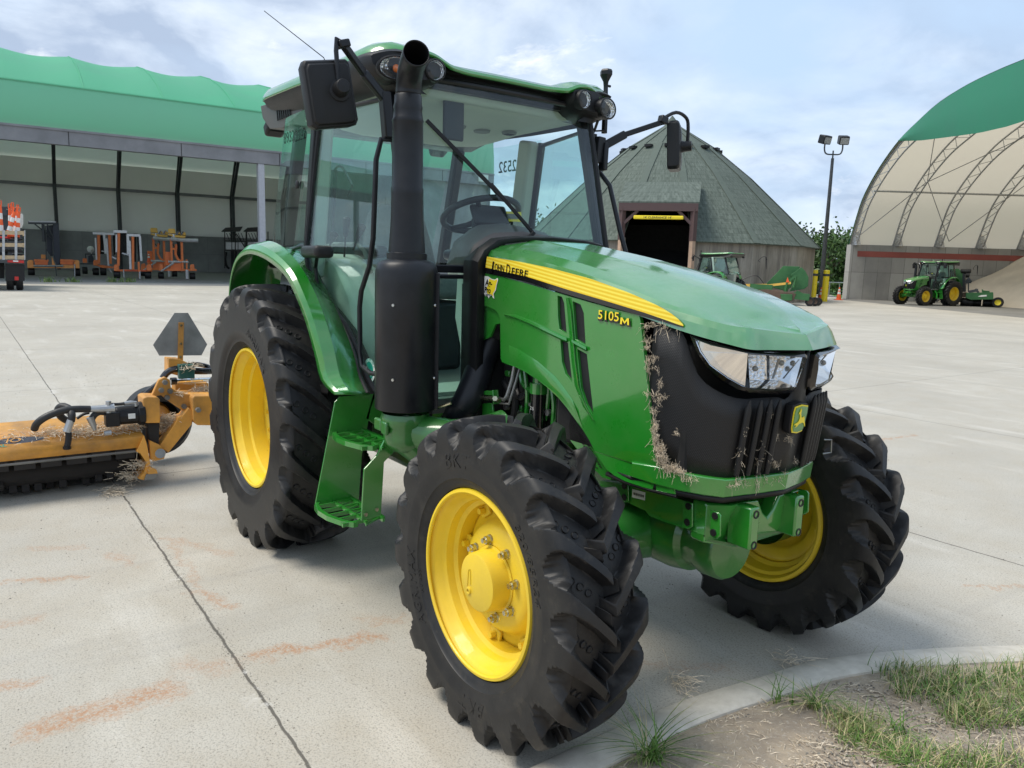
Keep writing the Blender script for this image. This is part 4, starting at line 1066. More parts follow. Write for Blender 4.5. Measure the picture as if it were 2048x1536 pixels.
# engine dress
m = MB(); fc = aty(1078, 800, -.30); m.cyl(fc+V((0, 0, .03)), fc+V((0, 0, .075)), .042, n=20); m.cyl(fc+V((0, 0, .075)), fc+V((0, 0, .10)), .03, n=16); m.bar(fc+V((-.05, .02, .085)), fc+V((.06, .02, .085)), .025); m.build('filter_head', 'green', T, smooth=40)
m = MB(); m.cyl(fc+V((0, 0, -.12)), fc+V((0, 0, .03)), .036, n=20); ff = m.build('fuel_filter', 'blackgloss', T)
m = MB(); fd_ = aty(1128, 820, -.29); m.cyl(fd_+V((0, 0, -.12)), fd_+V((0, 0, .05)), .034, n=18); m.build('oil_filter', 'blackgloss', T)
text('lettering', '2 5', 'label', ff, fc+V((-.012, -.0375, -.04)), (1, 0, 0), (0, 0, 1), .02, .0004)
m = MB(); m.tube([aty(1030, 728, -.30), aty(1024, 760, -.32), aty(1014, 792, -.34), aty(1008, 800, -.35), aty(998, 797, -.35)], .009, 8); m.tube([aty(1040, 735, -.30), aty(1030, 770, -.32), aty(1018, 808, -.34), aty(1000, 806, -.35)], .006, 8); m.build('fuel_pipe', 'dullsteel', T)
for uu in (((1040, 735), (1045, 765), (1060, 780), (1075, 778)), ((1098, 775), (1096, 805), (1090, 840)), ((1103, 770), (1108, 810), (1106, 850)), ((1113, 865), (1118, 852), (1130, 850), (1136, 856)), ((1050, 740), (1055, 790), (1052, 840))):
    m = MB(); m.tube(catmull([aty(u, v, -.28) for u, v in uu], 3), .011, 8); m.build('coolant_pipe', 'green', T)
m = MB(); m.tube(catmull([aty(u, v, -.27) for u, v in ((1028, 750), (1032, 800), (1025, 850), (1022, 870))], 3), .018, 8); m.tube(catmull([aty(u, v, -.25) for u, v in ((1060, 760), (1080, 770), (1100, 765))], 3), .012, 8); m.build('rubber_pipe', 'hose', T)
m = MB(); m.poly([[aty(u, v, -.38) for u, v in ((940, 808), (984, 806), (986, 826), (960, 832), (925, 832), (940, 824))]], off=(0, .01, 0)); m.bar(aty(965, 785, -.38), aty(990, 786, -.38), .02); m.bar(aty(990, 780, -.38), aty(992, 808, -.38), .03, .008); br = m.build('cable_bracket', 'green', T, bevel=.002)
m = MB(); m.tube([aty(965, 795, -.40), aty(985, 797, -.40), aty(1000, 802, -.39)], .010, 8); m.nxt(); m.cyl(aty(990, 797, -.40), aty(990, 797, -.42), .012, n=6); m.nxt(); m.tube([aty(870, 817, -.60), aty(885, 812, -.60), aty(902, 806, -.58)], .007, 8); m.each('cable_end', 'zinc', br)
rr = random.Random(3)
m = MB()
for k in range(40):
    u = rr.uniform(1010, 1140); v = rr.uniform(745, 900); y = -rr.uniform(.20, .27); p = aty(u, v, y); m.nxt(); m.box(p, (rr.uniform(.02, .09), .03, rr.uniform(.015, .07)))
m.each('engine_ancillary', 'castgreen', T, bevel=.006)
m = MB()
for k in range(26):
    u = rr.uniform(960, 1140); v = rr.uniform(760, 930); y = -rr.uniform(.21, .29); p = aty(u, v, y); m.nxt(); m.cyl(p, p+V((0, -.02, 0)), rr.uniform(.008, .02), n=6)
m.each('engine_fitting', 'dullsteel', T)
for k in range(5):
    a = aty(rr.uniform(1000, 1040), rr.uniform(760, 900), -.26); b = aty(rr.uniform(1090, 1140), rr.uniform(780, 900), -.25)
    m = MB(); m.tube(catmull([a, a.lerp(b, .3)+V((0, -.02, -.05)), a.lerp(b, .7)+V((0, 0, .04)), b], 4), rr.uniform(.007, .014), 8); m.build('hose', 'hose', T)
# ladder
for q in (1, -1):
    st = empty('ladder'); st.parent = T
    f = lambda p: V((p[0], p[1]*q, p[2]))
    m = MB()
    L0 = [(-.80, .975), (-.825, .95), (-.93, .45), (-.93, .425), (-.70, .395), (-.68, .66), (-.63, .90), (-.60, .975)]
    m.poly([[f((.87, y, z)) for y, z in L0]], off=(.010, 0, 0)); m.poly([[f((.87, y, z)) for y, z in ((-.62, .975), (-.66, .85), (-.45, .70), (-.45, .975))]], off=(.010, 0, 0))
    m.build('rear_step_plate', 'green', st, smooth=0, bevel=.003)
    R0_ = [(-.70, .90), (-.78, .76), (-.845, .70), (-.86, .455), (-.76, .465), (-.745, .72), (-.66, .79), (-.62, .90)]
    m = MB(); m.poly([[f((1.25, y, z)) for y, z in R0_]], off=(.012, 0, 0)); fs = m.build('front_step_plate', 'green', st, smooth=0, bevel=.003)
    m = MB()
    for y, z in ((-.84, .485), (-.785, .50), (-.68, .82), (-.64, .84)): m.nxt(); m.cyl(f((1.262, y, z)), f((1.272, y, z)), .009, n=8)
    m.each('step_bolt', 'zinc', fs)
    for z, yo, yi in ((.44, -.955, -.74), (.79, -.86, -.68)):
        m = MB(); t = .012
        edge = [(.875, yo+.03), (.92, yo+.002), (1.0, yo-.012), (1.10, yo-.008), (1.20, yo+.02), (1.255, yo+.06)]
        oe = [f((x, y, z)) for x, y in catmull([(x, y, 0) for x, y in edge], 2) and edge]
        ie = [V((p.x, p.y+.022*q, p.z)) for p in oe]
        for a0, b0, a1, b1 in zip(oe, oe[1:], ie, ie[1:]):
            m.loft([[a0+V((0, 0, t)), a1+V((0, 0, t)), a1-V((0, 0, t)), a0-V((0, 0, t))], [b0+V((0, 0, t)), b1+V((0, 0, t)), b1-V((0, 0, t)), b0-V((0, 0, t))]])
        m.bar(f((.88, yi, z)), f((1.25, yi, z)), .012, .024); m.bar(f((.88, (yo+yi)/2+.01, z)), f((1.25, (yo+yi)/2+.02, z)), .012, .014)
        for k in range(5):
            x = .90+.078*k; m.bar(f((x, yi, z)), f((x+.02, yo+.015, z)), .010, .018); 
            m.bar(f((x, yi, z)), f((x+.07, (yo+yi)/2, z)), .006, .010)
        for k in range(30):
            x = .89+.012*k; m.box(f((x, yi, z+.014)), (.004, .012, .004))
        m.build('step_tread', 'green', st, smooth=0)
# round window sticker
m = MB(); c = aty(739, 741, doorx(.93)-.0075); m.lathe(c, (0, -1, 0), [(0, .062), (.0006, .062), (.0006, 0)], 36); ws_ = m.build('round_sticker', 'label', T, smooth=0)
M['teal'] = simple('teal_sticker', (.0, .30, .22), .4, var=.03)
m = MB(); m.lathe(c+V((0, -.0012, 0)), (0, -1, 0), [(0, .046), (.0006, .046), (.0006, 0)], 36); m.build('sticker_disc', 'teal', ws_, smooth=0)
m = MB(); m.poly([[c+V((x, -.0026, z)) for x, z in ((-.012, -.01), (-.03, .035), (-.005, -.005), (.03, -.028), (.0, -.02), (-.014, -.036))]]); m.build('sticker_mark', 'label', ws_, smooth=0)
for k, ch in enumerate('STATE OF OHIO'):
    if ch == ' ': continue
    an = math.radians(150-k*10); p = c+V((.052*math.cos(an), -.0012, .052*math.sin(an)))
    text('lettering', ch, 'teal', ws_, p, (math.sin(an), 0, -math.cos(an)), (math.cos(an), 0, math.sin(an)), .013, .0003)
# hook by the far side of the grille
m = MB(); m.tube([V((2.80, .335, 1.02)), V((2.815, .36, 1.02)), V((2.815, .365, .97)), V((2.80, .335, .965))], .0032, 6); m.build('hood_latch', 'dullsteel', T)
# hay caught in the grille
def nose_hit(u, v, back=.002):
    d = RX*((u-1024)/FPX)-UX*((v-768)/FPX)+_f
    t = 1.2
    while t < 4.2:
        p = CAM+d*t; X = p.x+shift(p.z)
        if X < 2.935 and abs(p.y) < lerp(XS, YW, X): break
        t += .003
    return CAM+d*(t-back)
M['hay'] = simple('dry_hay', (.56, .47, .35), .9, var=.7, vs=60)
hr_ = random.Random(11); m = MB()
def fuzz(u, v, su, sv, n, ln=.012, r=.0004):
    cl = [(hr_.gauss(u, su*.8), hr_.gauss(v, sv*.8)) for _ in range(max(2, n//14))]
    for k in range(int(n*1.7)):
        cu_, cv_ = hr_.choice(cl)
        a = nose_hit(hr_.gauss(cu_, 1.6+su*.25), hr_.gauss(cv_, 1.4+sv*.25), .004+hr_.random()**2*.012)
        d = V((hr_.gauss(0, 1), hr_.gauss(0, 1)*.6, hr_.gauss(0, 1))).normalized()*ln*hr_.uniform(.4, 1.4)
        c = a+d*.5+V((.003, -.004, hr_.gauss(0, .004)))
        m.tube([a, c, a+d], [r*hr_.uniform(.5, 1.4)]*3, 3)
def z5(x, y): return 1260+x/3.491, 620+y/3.491
for x, y, sx, sy, n in ((140, 110, 25, 12, 40), (225, 118, 22, 8, 22), (125, 205, 18, 14, 30), (122, 258, 10, 6, 25), (180, 345, 22, 18, 40), (125, 350, 10, 12, 15), (135, 440, 14, 25, 30), (170, 400, 8, 25, 16), (212, 515, 10, 14, 26),
        (150, 600, 22, 14, 40), (245, 610, 15, 10, 26), (200, 650, 16, 16, 16), (160, 710, 16, 12, 40), (170, 820, 14, 26, 80), (185, 900, 14, 30, 120), (205, 970, 22, 28, 190), (225, 1045, 26, 22, 220), (290, 1100, 36, 16, 220), (350, 1130, 22, 12, 110),
        (430, 1180, 40, 6, 50), (320, 860, 12, 10, 22), (980, 715, 5, 18, 20), (810, 820, 5, 10, 14), (795, 900, 4, 24, 22), (775, 1010, 10, 12, 30), (885, 1050, 12, 10, 28), (975, 1065, 6, 12, 20), (1020, 1085, 22, 14, 40), (1130, 905, 26, 12, 40),
        (745, 1190, 7, 24, 40), (705, 1228, 14, 5, 26), (805, 1205, 6, 14, 26), (885, 1170, 6, 34, 34), (950, 1170, 6, 26, 26), (1020, 1185, 14, 6, 20), (1085, 1155, 5, 14, 16), (1150, 1175, 10, 5, 14), (930, 950, 3, 16, 10), (1030, 880, 6, 8, 12), (1160, 1060, 6, 24, 14)):
    u, v = z5(x, y); fuzz(u, v, sx/3.7, sy/3.491, int(n*.85) if x < 500 else int(n*.6))
for (x0, y0, x1, y1) in ((100, 120, 135, 430), (130, 500, 165, 900), (165, 900, 215, 1090), (215, 1090, 480, 1190), (700, 1228, 1060, 1190), (790, 900, 760, 1200), (930, 900, 900, 1200), (100, 110, 380, 150)):
    for k in range(20):
        t_ = hr_.random(); u, v = z5(x0+(x1-x0)*t_+hr_.gauss(0, 12), y0+(y1-y0)*t_+hr_.gauss(0, 10)); a = nose_hit(u, v, .004); d = V((hr_.gauss(0, .5), hr_.gauss(0, .5), hr_.gauss(-.5, .7))).normalized()*hr_.uniform(.012, .045)
        m.tube([a, a+d*.5+V((.004, -.005, hr_.gauss(0, .004))), a+d+V((.003, -.004, -.004))], hr_.uniform(.0003, .0007), 3)
hay = m.build('dry_hay', 'hay', None, smooth=0, recalc=False); tag(hay, 'dry straw-coloured hay bits caught in the black grille mesh', 'hay', kind='stuff')
# ================================================================ GROUND
def concrete():
    m, nt, b = newmat('yard_concrete')
    g = N(nt, 'ShaderNodeTexCoord').outputs['Object']
    n1 = tex(nt, .35, 6, .6, vec=g); n2 = tex(nt, 3.0, 7, .65, vec=g); n3 = tex(nt, 120, 3, .8, vec=g); n4 = tex(nt, 28, 5, .75, vec=g)
    c = mixc(nt, ramp(nt, n1, [(.32, 0.), (.68, 1.)]), (.385, .36, .31), (.525, .495, .43))
    c = mixc(nt, ramp(nt, n2, [(.35, .55), (.62, 0.)]), c, (.42, .375, .30))
    n5 = tex(nt, 1.4, 6, .6, vec=g, stretch=(.35, 1.6, 1))
    c = mixc(nt, ramp(nt, n5, [(.56, 0.), (.72, .45)]), c, (.66, .635, .575))
    c = mixc(nt, ramp(nt, n3, [(.32, .75), (.5, 0.)]), c, (.16, .15, .13))
    n7 = tex(nt, 46, 3, .85, vec=g); c = mixc(nt, ramp(nt, n7, [(.30, .6), (.40, 0.)]), c, (.13, .12, .105))
    c = mixc(nt, ramp(nt, n4, [(.60, 0.), (.72, .35)]), c, (.60, .58, .53))
    # faint tyre smears crossing the far yard
    n6 = tex(nt, .9, 5, .6, vec=g, stretch=(3.2, .25, 1), dist=.4)
    c = mixc(nt, ramp(nt, n6, [(.60, 0.), (.74, .30)]), c, (.26, .25, .235))
    sx = N(nt, 'ShaderNodeSeparateXYZ'); L(nt, g, sx.inputs[0])
    wob = tex(nt, 5., 5, .65, vec=g)
    def joint(axis, val, w, depth, prev, wobamp=.03, per=None):
        v = sx.outputs[axis]
        a = N(nt, 'ShaderNodeMath', operation='MULTIPLY_ADD'); L(nt, wob, a.inputs[0]); a.inputs[1].default_value = wobamp; L(nt, v, a.inputs[2])
        s = N(nt, 'ShaderNodeMath', operation='SUBTRACT'); L(nt, a.outputs[0], s.inputs[0]); s.inputs[1].default_value = val+wobamp/2
        if per:
            p = N(nt, 'ShaderNodeMath', operation='PINGPONG'); L(nt, s.outputs[0], p.inputs[0]); p.inputs[1].default_value = per/2; src = p.outputs[0]
        else:
            p = N(nt, 'ShaderNodeMath', operation='ABSOLUTE'); L(nt, s.outputs[0], p.inputs[0]); src = p.outputs[0]
        f = ramp(nt, src, [(0, depth), (w, depth), (w*1.6, 0.)]); return mixc(nt, f, prev, (.085, .078, .066)), f
    c, j1 = joint(1, -1.47, .0042, .88, c, .03, 4.1)
    cprev = c; c, j2 = joint(0, -1.72, .0036, .8, c, .02, 4.62)
    lt1 = N(nt, 'ShaderNodeMath', operation='LESS_THAN'); L(nt, sx.outputs[0], lt1.inputs[0]); lt1.inputs[1].default_value = 1.5; c = mixc(nt, lt1.outputs[0], cprev, c)
    # crumbled edges along the joint
    s = N(nt, 'ShaderNodeMath', operation='SUBTRACT'); L(nt, sx.outputs[1], s.inputs[0]); s.inputs[1].default_value = -1.47
    ab = N(nt, 'ShaderNodeMath', operation='ABSOLUTE'); L(nt, s.outputs[0], ab.inputs[0])
    near = ramp(nt, ab.outputs[0], [(0, 1.), (.045, .5), (.09, 0.)])
    ml = N(nt, 'ShaderNodeMath', operation='MULTIPLY'); L(nt, near, ml.inputs[0]); L(nt, ramp(nt, tex(nt, 3.3, 6, .75, vec=g), [(.56, 0.), (.66, 1.)]), ml.inputs[1])
    c = mixc(nt, ml.outputs[0], c, (.62, .60, .56))
    # rust coloured stains: capsules on the ground with ragged edges
    warp = N(nt, 'ShaderNodeTexNoise', inp={'Scale': 9., 'Detail': 6., 'Roughness': .7}); L(nt, g, warp.inputs['Vector'])
    wv = N(nt, 'ShaderNodeVectorMath', operation='MULTIPLY_ADD'); L(nt, warp.outputs['Color'], wv.inputs[0]); wv.inputs[1].default_value = (.30, .30, 0); L(nt, g, wv.inputs[2])
    wv2 = N(nt, 'ShaderNodeVectorMath', operation='SUBTRACT'); L(nt, wv.outputs[0], wv2.inputs[0]); wv2.inputs[1].default_value = (.15, .15, 0)
    tot = None
    for (u0, v0, u1, v1, r, st) in ((80, 1455, 340, 1380, .075, 1.), (505, 1312, 750, 1275, .05, 1.), (20, 1162, 165, 1155, .035, .8), (0, 1375, 65, 1365, .045, .8), (370, 1330, 440, 1335, .07, .5), (330, 1075, 460, 1110, .035, .5),
                                (225, 1105, 265, 1130, .04, .5), (395, 1185, 460, 1215, .04, .8), (345, 1090, 400, 1170, .03, .5), (0, 1250, 60, 1240, .05, .5), (735, 1250, 790, 1240, .03, .5), (1300, 1330, 1450, 1335, .05, .35), (730, 1240, 800, 1235, .03, .4), (1760, 880, 1830, 870, .03, .8), (1985, 1175, 2060, 1175, .02, .7), (1930, 1172, 1990, 1178, .015, .7), (60, 1095, 170, 1098, .03, .4)):
        a = atz(u0, v0); bb = atz(u1, v1); ab_ = bb-a
        pa = N(nt, 'ShaderNodeVectorMath', operation='SUBTRACT'); L(nt, wv2.outputs[0], pa.inputs[0]); pa.inputs[1].default_value = a
        dt = N(nt, 'ShaderNodeVectorMath', operation='DOT_PRODUCT'); L(nt, pa.outputs[0], dt.inputs[0]); dt.inputs[1].default_value = ab_/ab_.length_squared
        cl = N(nt, 'ShaderNodeClamp'); L(nt, dt.outputs['Value'], cl.inputs[0])
        sc = N(nt, 'ShaderNodeVectorMath', operation='SCALE'); sc.inputs[0].default_value = ab_; L(nt, cl.outputs[0], sc.inputs['Scale'])
        df = N(nt, 'ShaderNodeVectorMath', operation='DISTANCE'); L(nt, pa.outputs[0], df.inputs[0]); L(nt, sc.outputs[0], df.inputs[1])
        f = ramp(nt, df.outputs['Value'], [(0, st*.85), (r*.4, st*.6), (r*1.3, 0.)])
        if tot is None: tot = f
        else:
            mx = N(nt, 'ShaderNodeMath', operation='MAXIMUM'); L(nt, tot, mx.inputs[0]); L(nt, f, mx.inputs[1]); tot = mx.outputs[0]
    grain = ramp(nt, tex(nt, 55, 4, .8, vec=g), [(.40, .12), (.56, 1.)])
    mu = N(nt, 'ShaderNodeMath', operation='MULTIPLY'); L(nt, tot, mu.inputs[0]); L(nt, grain, mu.inputs[1])
    c = mixc(nt, mu.outputs[0], c, (.40, .20, .095))
    L(nt, c, b.inputs['Base Color'])
    b.inputs['Roughness'].default_value = .78; b.inputs['Specular IOR Level'].default_value = .35
    hh = N(nt, 'ShaderNodeMath', operation='ADD'); L(nt, n3, hh.inputs[0]); L(nt, n4, hh.inputs[1])
    h2 = N(nt, 'ShaderNodeMath', operation='SUBTRACT'); L(nt, hh.outputs[0], h2.inputs[0]); L(nt, j1, h2.inputs[1])
    bump(nt, b, h2.outputs[0], .35, .004); return m
def soilmat():
    m, nt, b = newmat('bare_soil')
    g = N(nt, 'ShaderNodeTexCoord').outputs['Object']
    n1 = tex(nt, 2.2, 6, .6, vec=g); n2 = tex(nt, 60, 5, .8, vec=g); n3 = tex(nt, 14, 5, .7, vec=g)
    c = mixc(nt, ramp(nt, n1, [(.38, 0.), (.62, 1.)]), (.38, .31, .235), (.62, .50, .36))
    c = mixc(nt, ramp(nt, n3, [(.4, .5), (.6, 0.)]), c, (.30, .25, .20))
    c = mixc(nt, ramp(nt, n2, [(.55, 0.), (.66, .8)]), c, (.58, .53, .45))
    L(nt, c, b.inputs['Base Color']); b.inputs['Roughness'].default_value = .95
    hh = N(nt, 'ShaderNodeMath', operation='ADD'); L(nt, n2, hh.inputs[0]); L(nt, n3, hh.inputs[1]); bump(nt, b, hh.outputs[0], .8, .012); return m
m = MB(); m.poly([[V((-600, -600, 0)), V((400, -600, 0)), V((400, 600, 0)), V((-600, 600, 0))]]); tag(m.build('ground', simple('far_field', (.10, .14, .05), .9, col2=(.16, .15, .08), vs=.05), None, smooth=0, loc=(0, 0, -.02)), kind='structure')
m = MB(); m.poly([[V((-150, -120, 0)), V((9, -120, 0)), V((9, 55, 0)), V((-26.5, 49.2, 0)), V((-46, 76, 0)), V((-150, 40, 0))]]); yd = m.build('concrete_yard', concrete(), None, smooth=0); tag(yd, kind='structure')
co2 = [atz(u, v) for u, v in ((1065, 1536), (1230, 1460), (1380, 1399), (1510, 1360), (1608, 1330), (1706, 1314), (1850, 1302), (2048, 1295))]
ci2 = [atz(u, v) for u, v in ((1240, 1536), (1310, 1492), (1380, 1458), (1445, 1425), (1510, 1402), (1660, 1360), (1749, 1347), (1934, 1326), (2048, 1314))]
oext = [V((2.60, -8, 0)), V((2.59, -4, 0)), V((2.585, -2, 0)), V((2.59, -1.3, 0))]+co2+[V((3.7, 2.4, 0)), V((4.6, 3.3, 0)), V((6., 4.3, 0)), V((12, 7, 0))]
oo = catmull(oext, 5)
inn = []
for i, p in enumerate(oo):
    d = (oo[min(i+1, len(oo)-1)]-oo[max(i-1, 0)]).normalized(); n_ = V((d.y, -d.x, 0)); inn.append((p, n_))
wc = .155
m = MB(); rows = [[p+V((0, 0, z))+n_*w_ for p, n_ in inn] for w_, z in ((-.002, -.01), (0, .006), (.02, .022), (wc*.5, .030), (wc-.01, .030), (wc, .022), (wc+.003, -.01))]
m.grid(rows)
M['kerb'] = concrete(); M['kerb'].name = 'kerb_concrete'
tag(m.build('kerb', simple('kerb_concrete', (.58, .53, .44), .85, var=.2, vs=14, bmp=.5, bs=180, col2=(.68, .63, .54)), None, smooth=40), kind='structure')
# soil bed with gentle relief
m = MB(); rng = random.Random(5)
inner = [p+n_*(wc-.004) for p, n_ in inn]
rows = []
for j in range(26):
    t = (j/25)**2
    r = []
    for p in inner:
        q = p.lerp(V((12.5, p.y*.8-1, 0)), t); hgt = .012+.035*noise.noise(q*1.1)*min(1, j/4)+.012*noise.noise(q*7)*min(1, j/2)+.02*min(1, j/6)
        r.append(V((q.x, q.y, hgt)))
    rows.append(r)
m.grid(rows); soil = m.build('soil_bed', soilmat(), None, smooth=80); tag(soil, kind='structure')
def soil_z(x, y): return .03
# ------------- grass
def grassmat(name, a, b_, dry):
    m, nt, b = newmat(name)
    oi = N(nt, 'ShaderNodeTexCoord').outputs['Object']; n = tex(nt, 38, 2, vec=oi); n2 = tex(nt, 4, 3, vec=oi)
    c = mixc(nt, ramp(nt, n, [(.35, 0.), (.65, 1.)]), a, b_); c = mixc(nt, ramp(nt, n2, [(.52, 0.), (.66, .6)]), c, dry)
    L(nt, c, b.inputs['Base Color']); b.inputs['Roughness'].default_value = .6
    try: b.inputs['Subsurface Weight'].default_value = 0
    except Exception: pass
    return m
M['grass'] = grassmat('grass_blade', (.055, .14, .018), (.17, .29, .05), (.40, .36, .16))
M['drygrass'] = simple('dry_grass', (.50, .42, .23), .8, var=.4, vs=30)
def blade(m, p, ang, ln, w, lean, seg=4):
    d = V((math.cos(ang), math.sin(ang), 0)); s = V((-d.y, d.x, 0)); L_, R_ = [], []
    for k in range(seg+1):
        t = k/seg; c = p+d*(lean*ln*t*t)+V((0, 0, ln*(t-.35*lean*t*t))); ww = w*(1-t)**.7+.0002
        L_.append(c-s*ww); R_.append(c+s*ww)
    m.grid([L_, R_])
gm_ = MB(); dm_ = MB()
def inside(x, y):
    # right of the kerb?
    best = None
    for p, n_ in inn:
        dd = (p.x-x)**2+(p.y-y)**2
        if best is None or dd < best[0]: best = (dd, (V((x, y, 0))-p).dot(n_))
    return best[1] > wc+.01
rg = random.Random(21)
cnt = 0
clumps = []
for k in range(900):
    u = rg.uniform(1480, 2080); v = rg.uniform(1325, 1560)
    p = atz(u, v, .03)
    dens_ = min(1, max(0, (u-1570)/360))*(1 if v < 1460 else .4)
    if v > 1470 and u < 1900: dens_ *= .6
    if noise.noise(V((p.x*3.1, p.y*3.1, 4)))*.9+.45 < (1-dens_): continue
    if not inside(p.x, p.y): continue
    clumps.append((p, dens_))
for k in range(120):
    p = V((rg.uniform(3.2, 6.5), rg.uniform(-1.0, 3.2), .03))
    if inside(p.x, p.y) and (p-CAM).xy.length > .8: clumps.append((p, .8))
for p, dn in clumps:
    for b_ in range(rg.randint(5, 13)):
        q = p+V((rg.gauss(0, .022), rg.gauss(0, .022), -.012))
        mm = dm_ if rg.random() < .30 else gm_
        blade(mm, q, rg.uniform(0, 2*PI), rg.uniform(.035, .11), rg.uniform(.0011, .0024), rg.uniform(.2, 1.3))
gg = MB(); gg.add(gm_.v, gm_.f, 0); gg.add(dm_.v, dm_.f, 1)
tag(gg.build('grass', ['grass', 'drygrass'], None, smooth=0, recalc=False), 'short patchy green and yellowing grass on the soil behind the kerb', 'grass', kind='stuff')
# tufts one can tell apart
TU = [((1300, 1520), 70, .17, 'large spiky green grass tuft on bare soil at the bottom edge by the kerb'), ((1628, 1412), 34, .12, 'spidery pale grass tuft sprawling over the kerb edge, left of the grass patch'), ((1712, 1450), 34, .11, 'green grass tuft on bare soil just below the sprawling pale tuft'),
      ((1560, 1400), 14, .10, 'thin grass sprig reaching over the kerb, leftmost of the soil tufts'), ((1800, 1470), 34, .12, 'dark green grass tuft in the middle of the soil bed'), ((1800, 1530), 30, .10, 'low leafy weed at the bottom edge in the middle of the soil bed')]
for i, ((u, v), n_, ln, lab) in enumerate(TU):
    p = atz(u, v, .03); m = MB(); rt = thing('grass_tuft' if i < 5 else 'leafy_weed', lab, 'grass tuft' if i < 5 else 'weed', (p.x, p.y, .02), group='tufts on the soil bed')
    for k in range(n_):
        blade(m, V((rg.gauss(0, .018), rg.gauss(0, .018), 0)), rg.uniform(0, 2*PI), ln*rg.uniform(.5, 1.25), rg.uniform(.0018, .0034), rg.uniform(.5, 1.8), 6)
    m.build('blades', 'grass', rt, smooth=0, recalc=False)
    if i == 1 or i == 0:
        m = MB()
        for k in range(24): blade(m, V((rg.gauss(0, .015), rg.gauss(0, .015), 0)), rg.uniform(0, 2*PI), ln*rg.uniform(.6, 1.4), .0016, rg.uniform(1.2, 2.2), 6)
        m.build('dry_blades', 'drygrass', rt, smooth=0, recalc=False)
def soil_h(x, y):
    best = min(((p.x-x)**2+(p.y-y)**2, (V((x, y, 0))-p).dot(n_)) for p, n_ in inn)[1]-wc
    f = max(0, min(1, best/.4)); q = V((x, y, 0)); return .013+.02*f+f*(.035*noise.noise(q*1.1)+.012*noise.noise(q*7))
# litter, pebbles, straw
m = MB()
for k in range(1500):
    u = rg.uniform(1180, 2080); v = rg.uniform(1360, 1560); p = atz(u, v, .03)
    if not inside(p.x, p.y): continue
    p.z = soil_h(p.x, p.y)+rg.uniform(.001, .008); a = rg.uniform(0, PI); d = V((math.cos(a), math.sin(a), rg.uniform(-.2, .2)))*rg.uniform(.01, .045)
    m.tube([p, p+d*.5+V((0, 0, .003)), p+d], rg.uniform(.0007, .0018), 3)
tag(m.build('plant_litter', 'hay', None, smooth=0, recalc=False), 'scattered dead stems and straw lying on the bare soil', 'litter', kind='stuff')
m = MB()
for k in range(2200):
    u = rg.uniform(1180, 2080); v = rg.uniform(1360, 1560); p = atz(u, v, .03)
    if not inside(p.x, p.y): continue
    r = rg.uniform(.0015, .006); m.sphere((p.x, p.y, soil_h(p.x, p.y)+.001), r, 6, sc=(1, rg.uniform(.6, 1.2), .6))
for k in range(1500):
    if k < 500: u, v = rg.uniform(0, 1700), rg.uniform(950, 1500)
    elif k < 1000: u, v = rg.uniform(0, 420), rg.gauss(745, 30)
    else: u, v = rg.uniform(0, 2048), rg.uniform(640, 1300)
    p = atz(u, v)
    if p.x > 2.4 and inside(p.x, p.y): continue
    dpt = (p-CAM).length; r = rg.uniform(.0009, .0030)*max(.6, min(2.2, dpt/3.0)); m.sphere((p.x, p.y, r*.3), r, 5, sc=(1, rg.uniform(.5, 1.2), .5))
for k in range(1300):
    x = rg.uniform(-4, 2.5); x = x if rg.random() > .3 else rg.choice([-.5, .1, .45, 1.2, 1.5])+rg.gauss(0, .2); p = V((x, -1.47+rg.gauss(0, .016)*(1+2*(rg.random() < .2)), 0)); r = rg.uniform(.0008, .0032); m.sphere((p.x, p.y, r*.3), r, 5, sc=(1, 1, .6))
tag(m.build('gravel', simple('grit', (.16, .145, .12), .9, var=.6, vs=90, col2=(.30, .28, .24)), None, smooth=0, recalc=False), 'loose grit and small stones scattered on concrete and along the joint', 'grit', kind='stuff')
m = MB()
for k in range(2600):
    u = rg.uniform(1180, 2080); v = rg.uniform(1350, 1560); p = atz(u, v, .03)
    if not inside(p.x, p.y): continue
    r = rg.uniform(.002, .0075)*(1.6 if rg.random() < .08 else 1); q_ = [rg.uniform(.6, 1.3) for _ in range(3)]; m.sphere((p.x, p.y, soil_h(p.x, p.y)+r*.2), r, 5, sc=(q_[0], q_[1], .7))
tag(m.build('soil_crumbs', simple('soil_crumb', (.30, .24, .18), .95, var=.6, vs=70, col2=(.56, .49, .40)), None, smooth=0, recalc=False), 'crumbs of soil and pale stones over the bare bed', 'soil', kind='stuff')
def straw(u, v, n_, s, lab):
    p = atz(u, v); m = MB()
    for k in range(n_):
        q = V((rg.gauss(0, s), rg.gauss(0, s*.7), rg.uniform(.003, .02))); a = rg.gauss(.4, .9); d = V((math.cos(a), math.sin(a), rg.uniform(-.05, .25)))*rg.uniform(.03, .11)
        m.tube([q, q+d*.5+V((0, 0, .006)), q+d], .0012, 3)
    o = m.build('straw_wisp', 'hay', None, smooth=0, recalc=False, loc=(p.x, p.y, 0)); tag(o, lab, 'straw', 'wisps of straw on the concrete')
straw(1585, 1328, 40, .05, 'thin wisp of dead stems on the concrete beside the kerb')
straw(1350, 1365, 40, .035, 'small pale straw wisp on the concrete right of the near front tyre')
straw(222, 985, 120, .05, 'thick clump of cut grass on the concrete under the mower end')
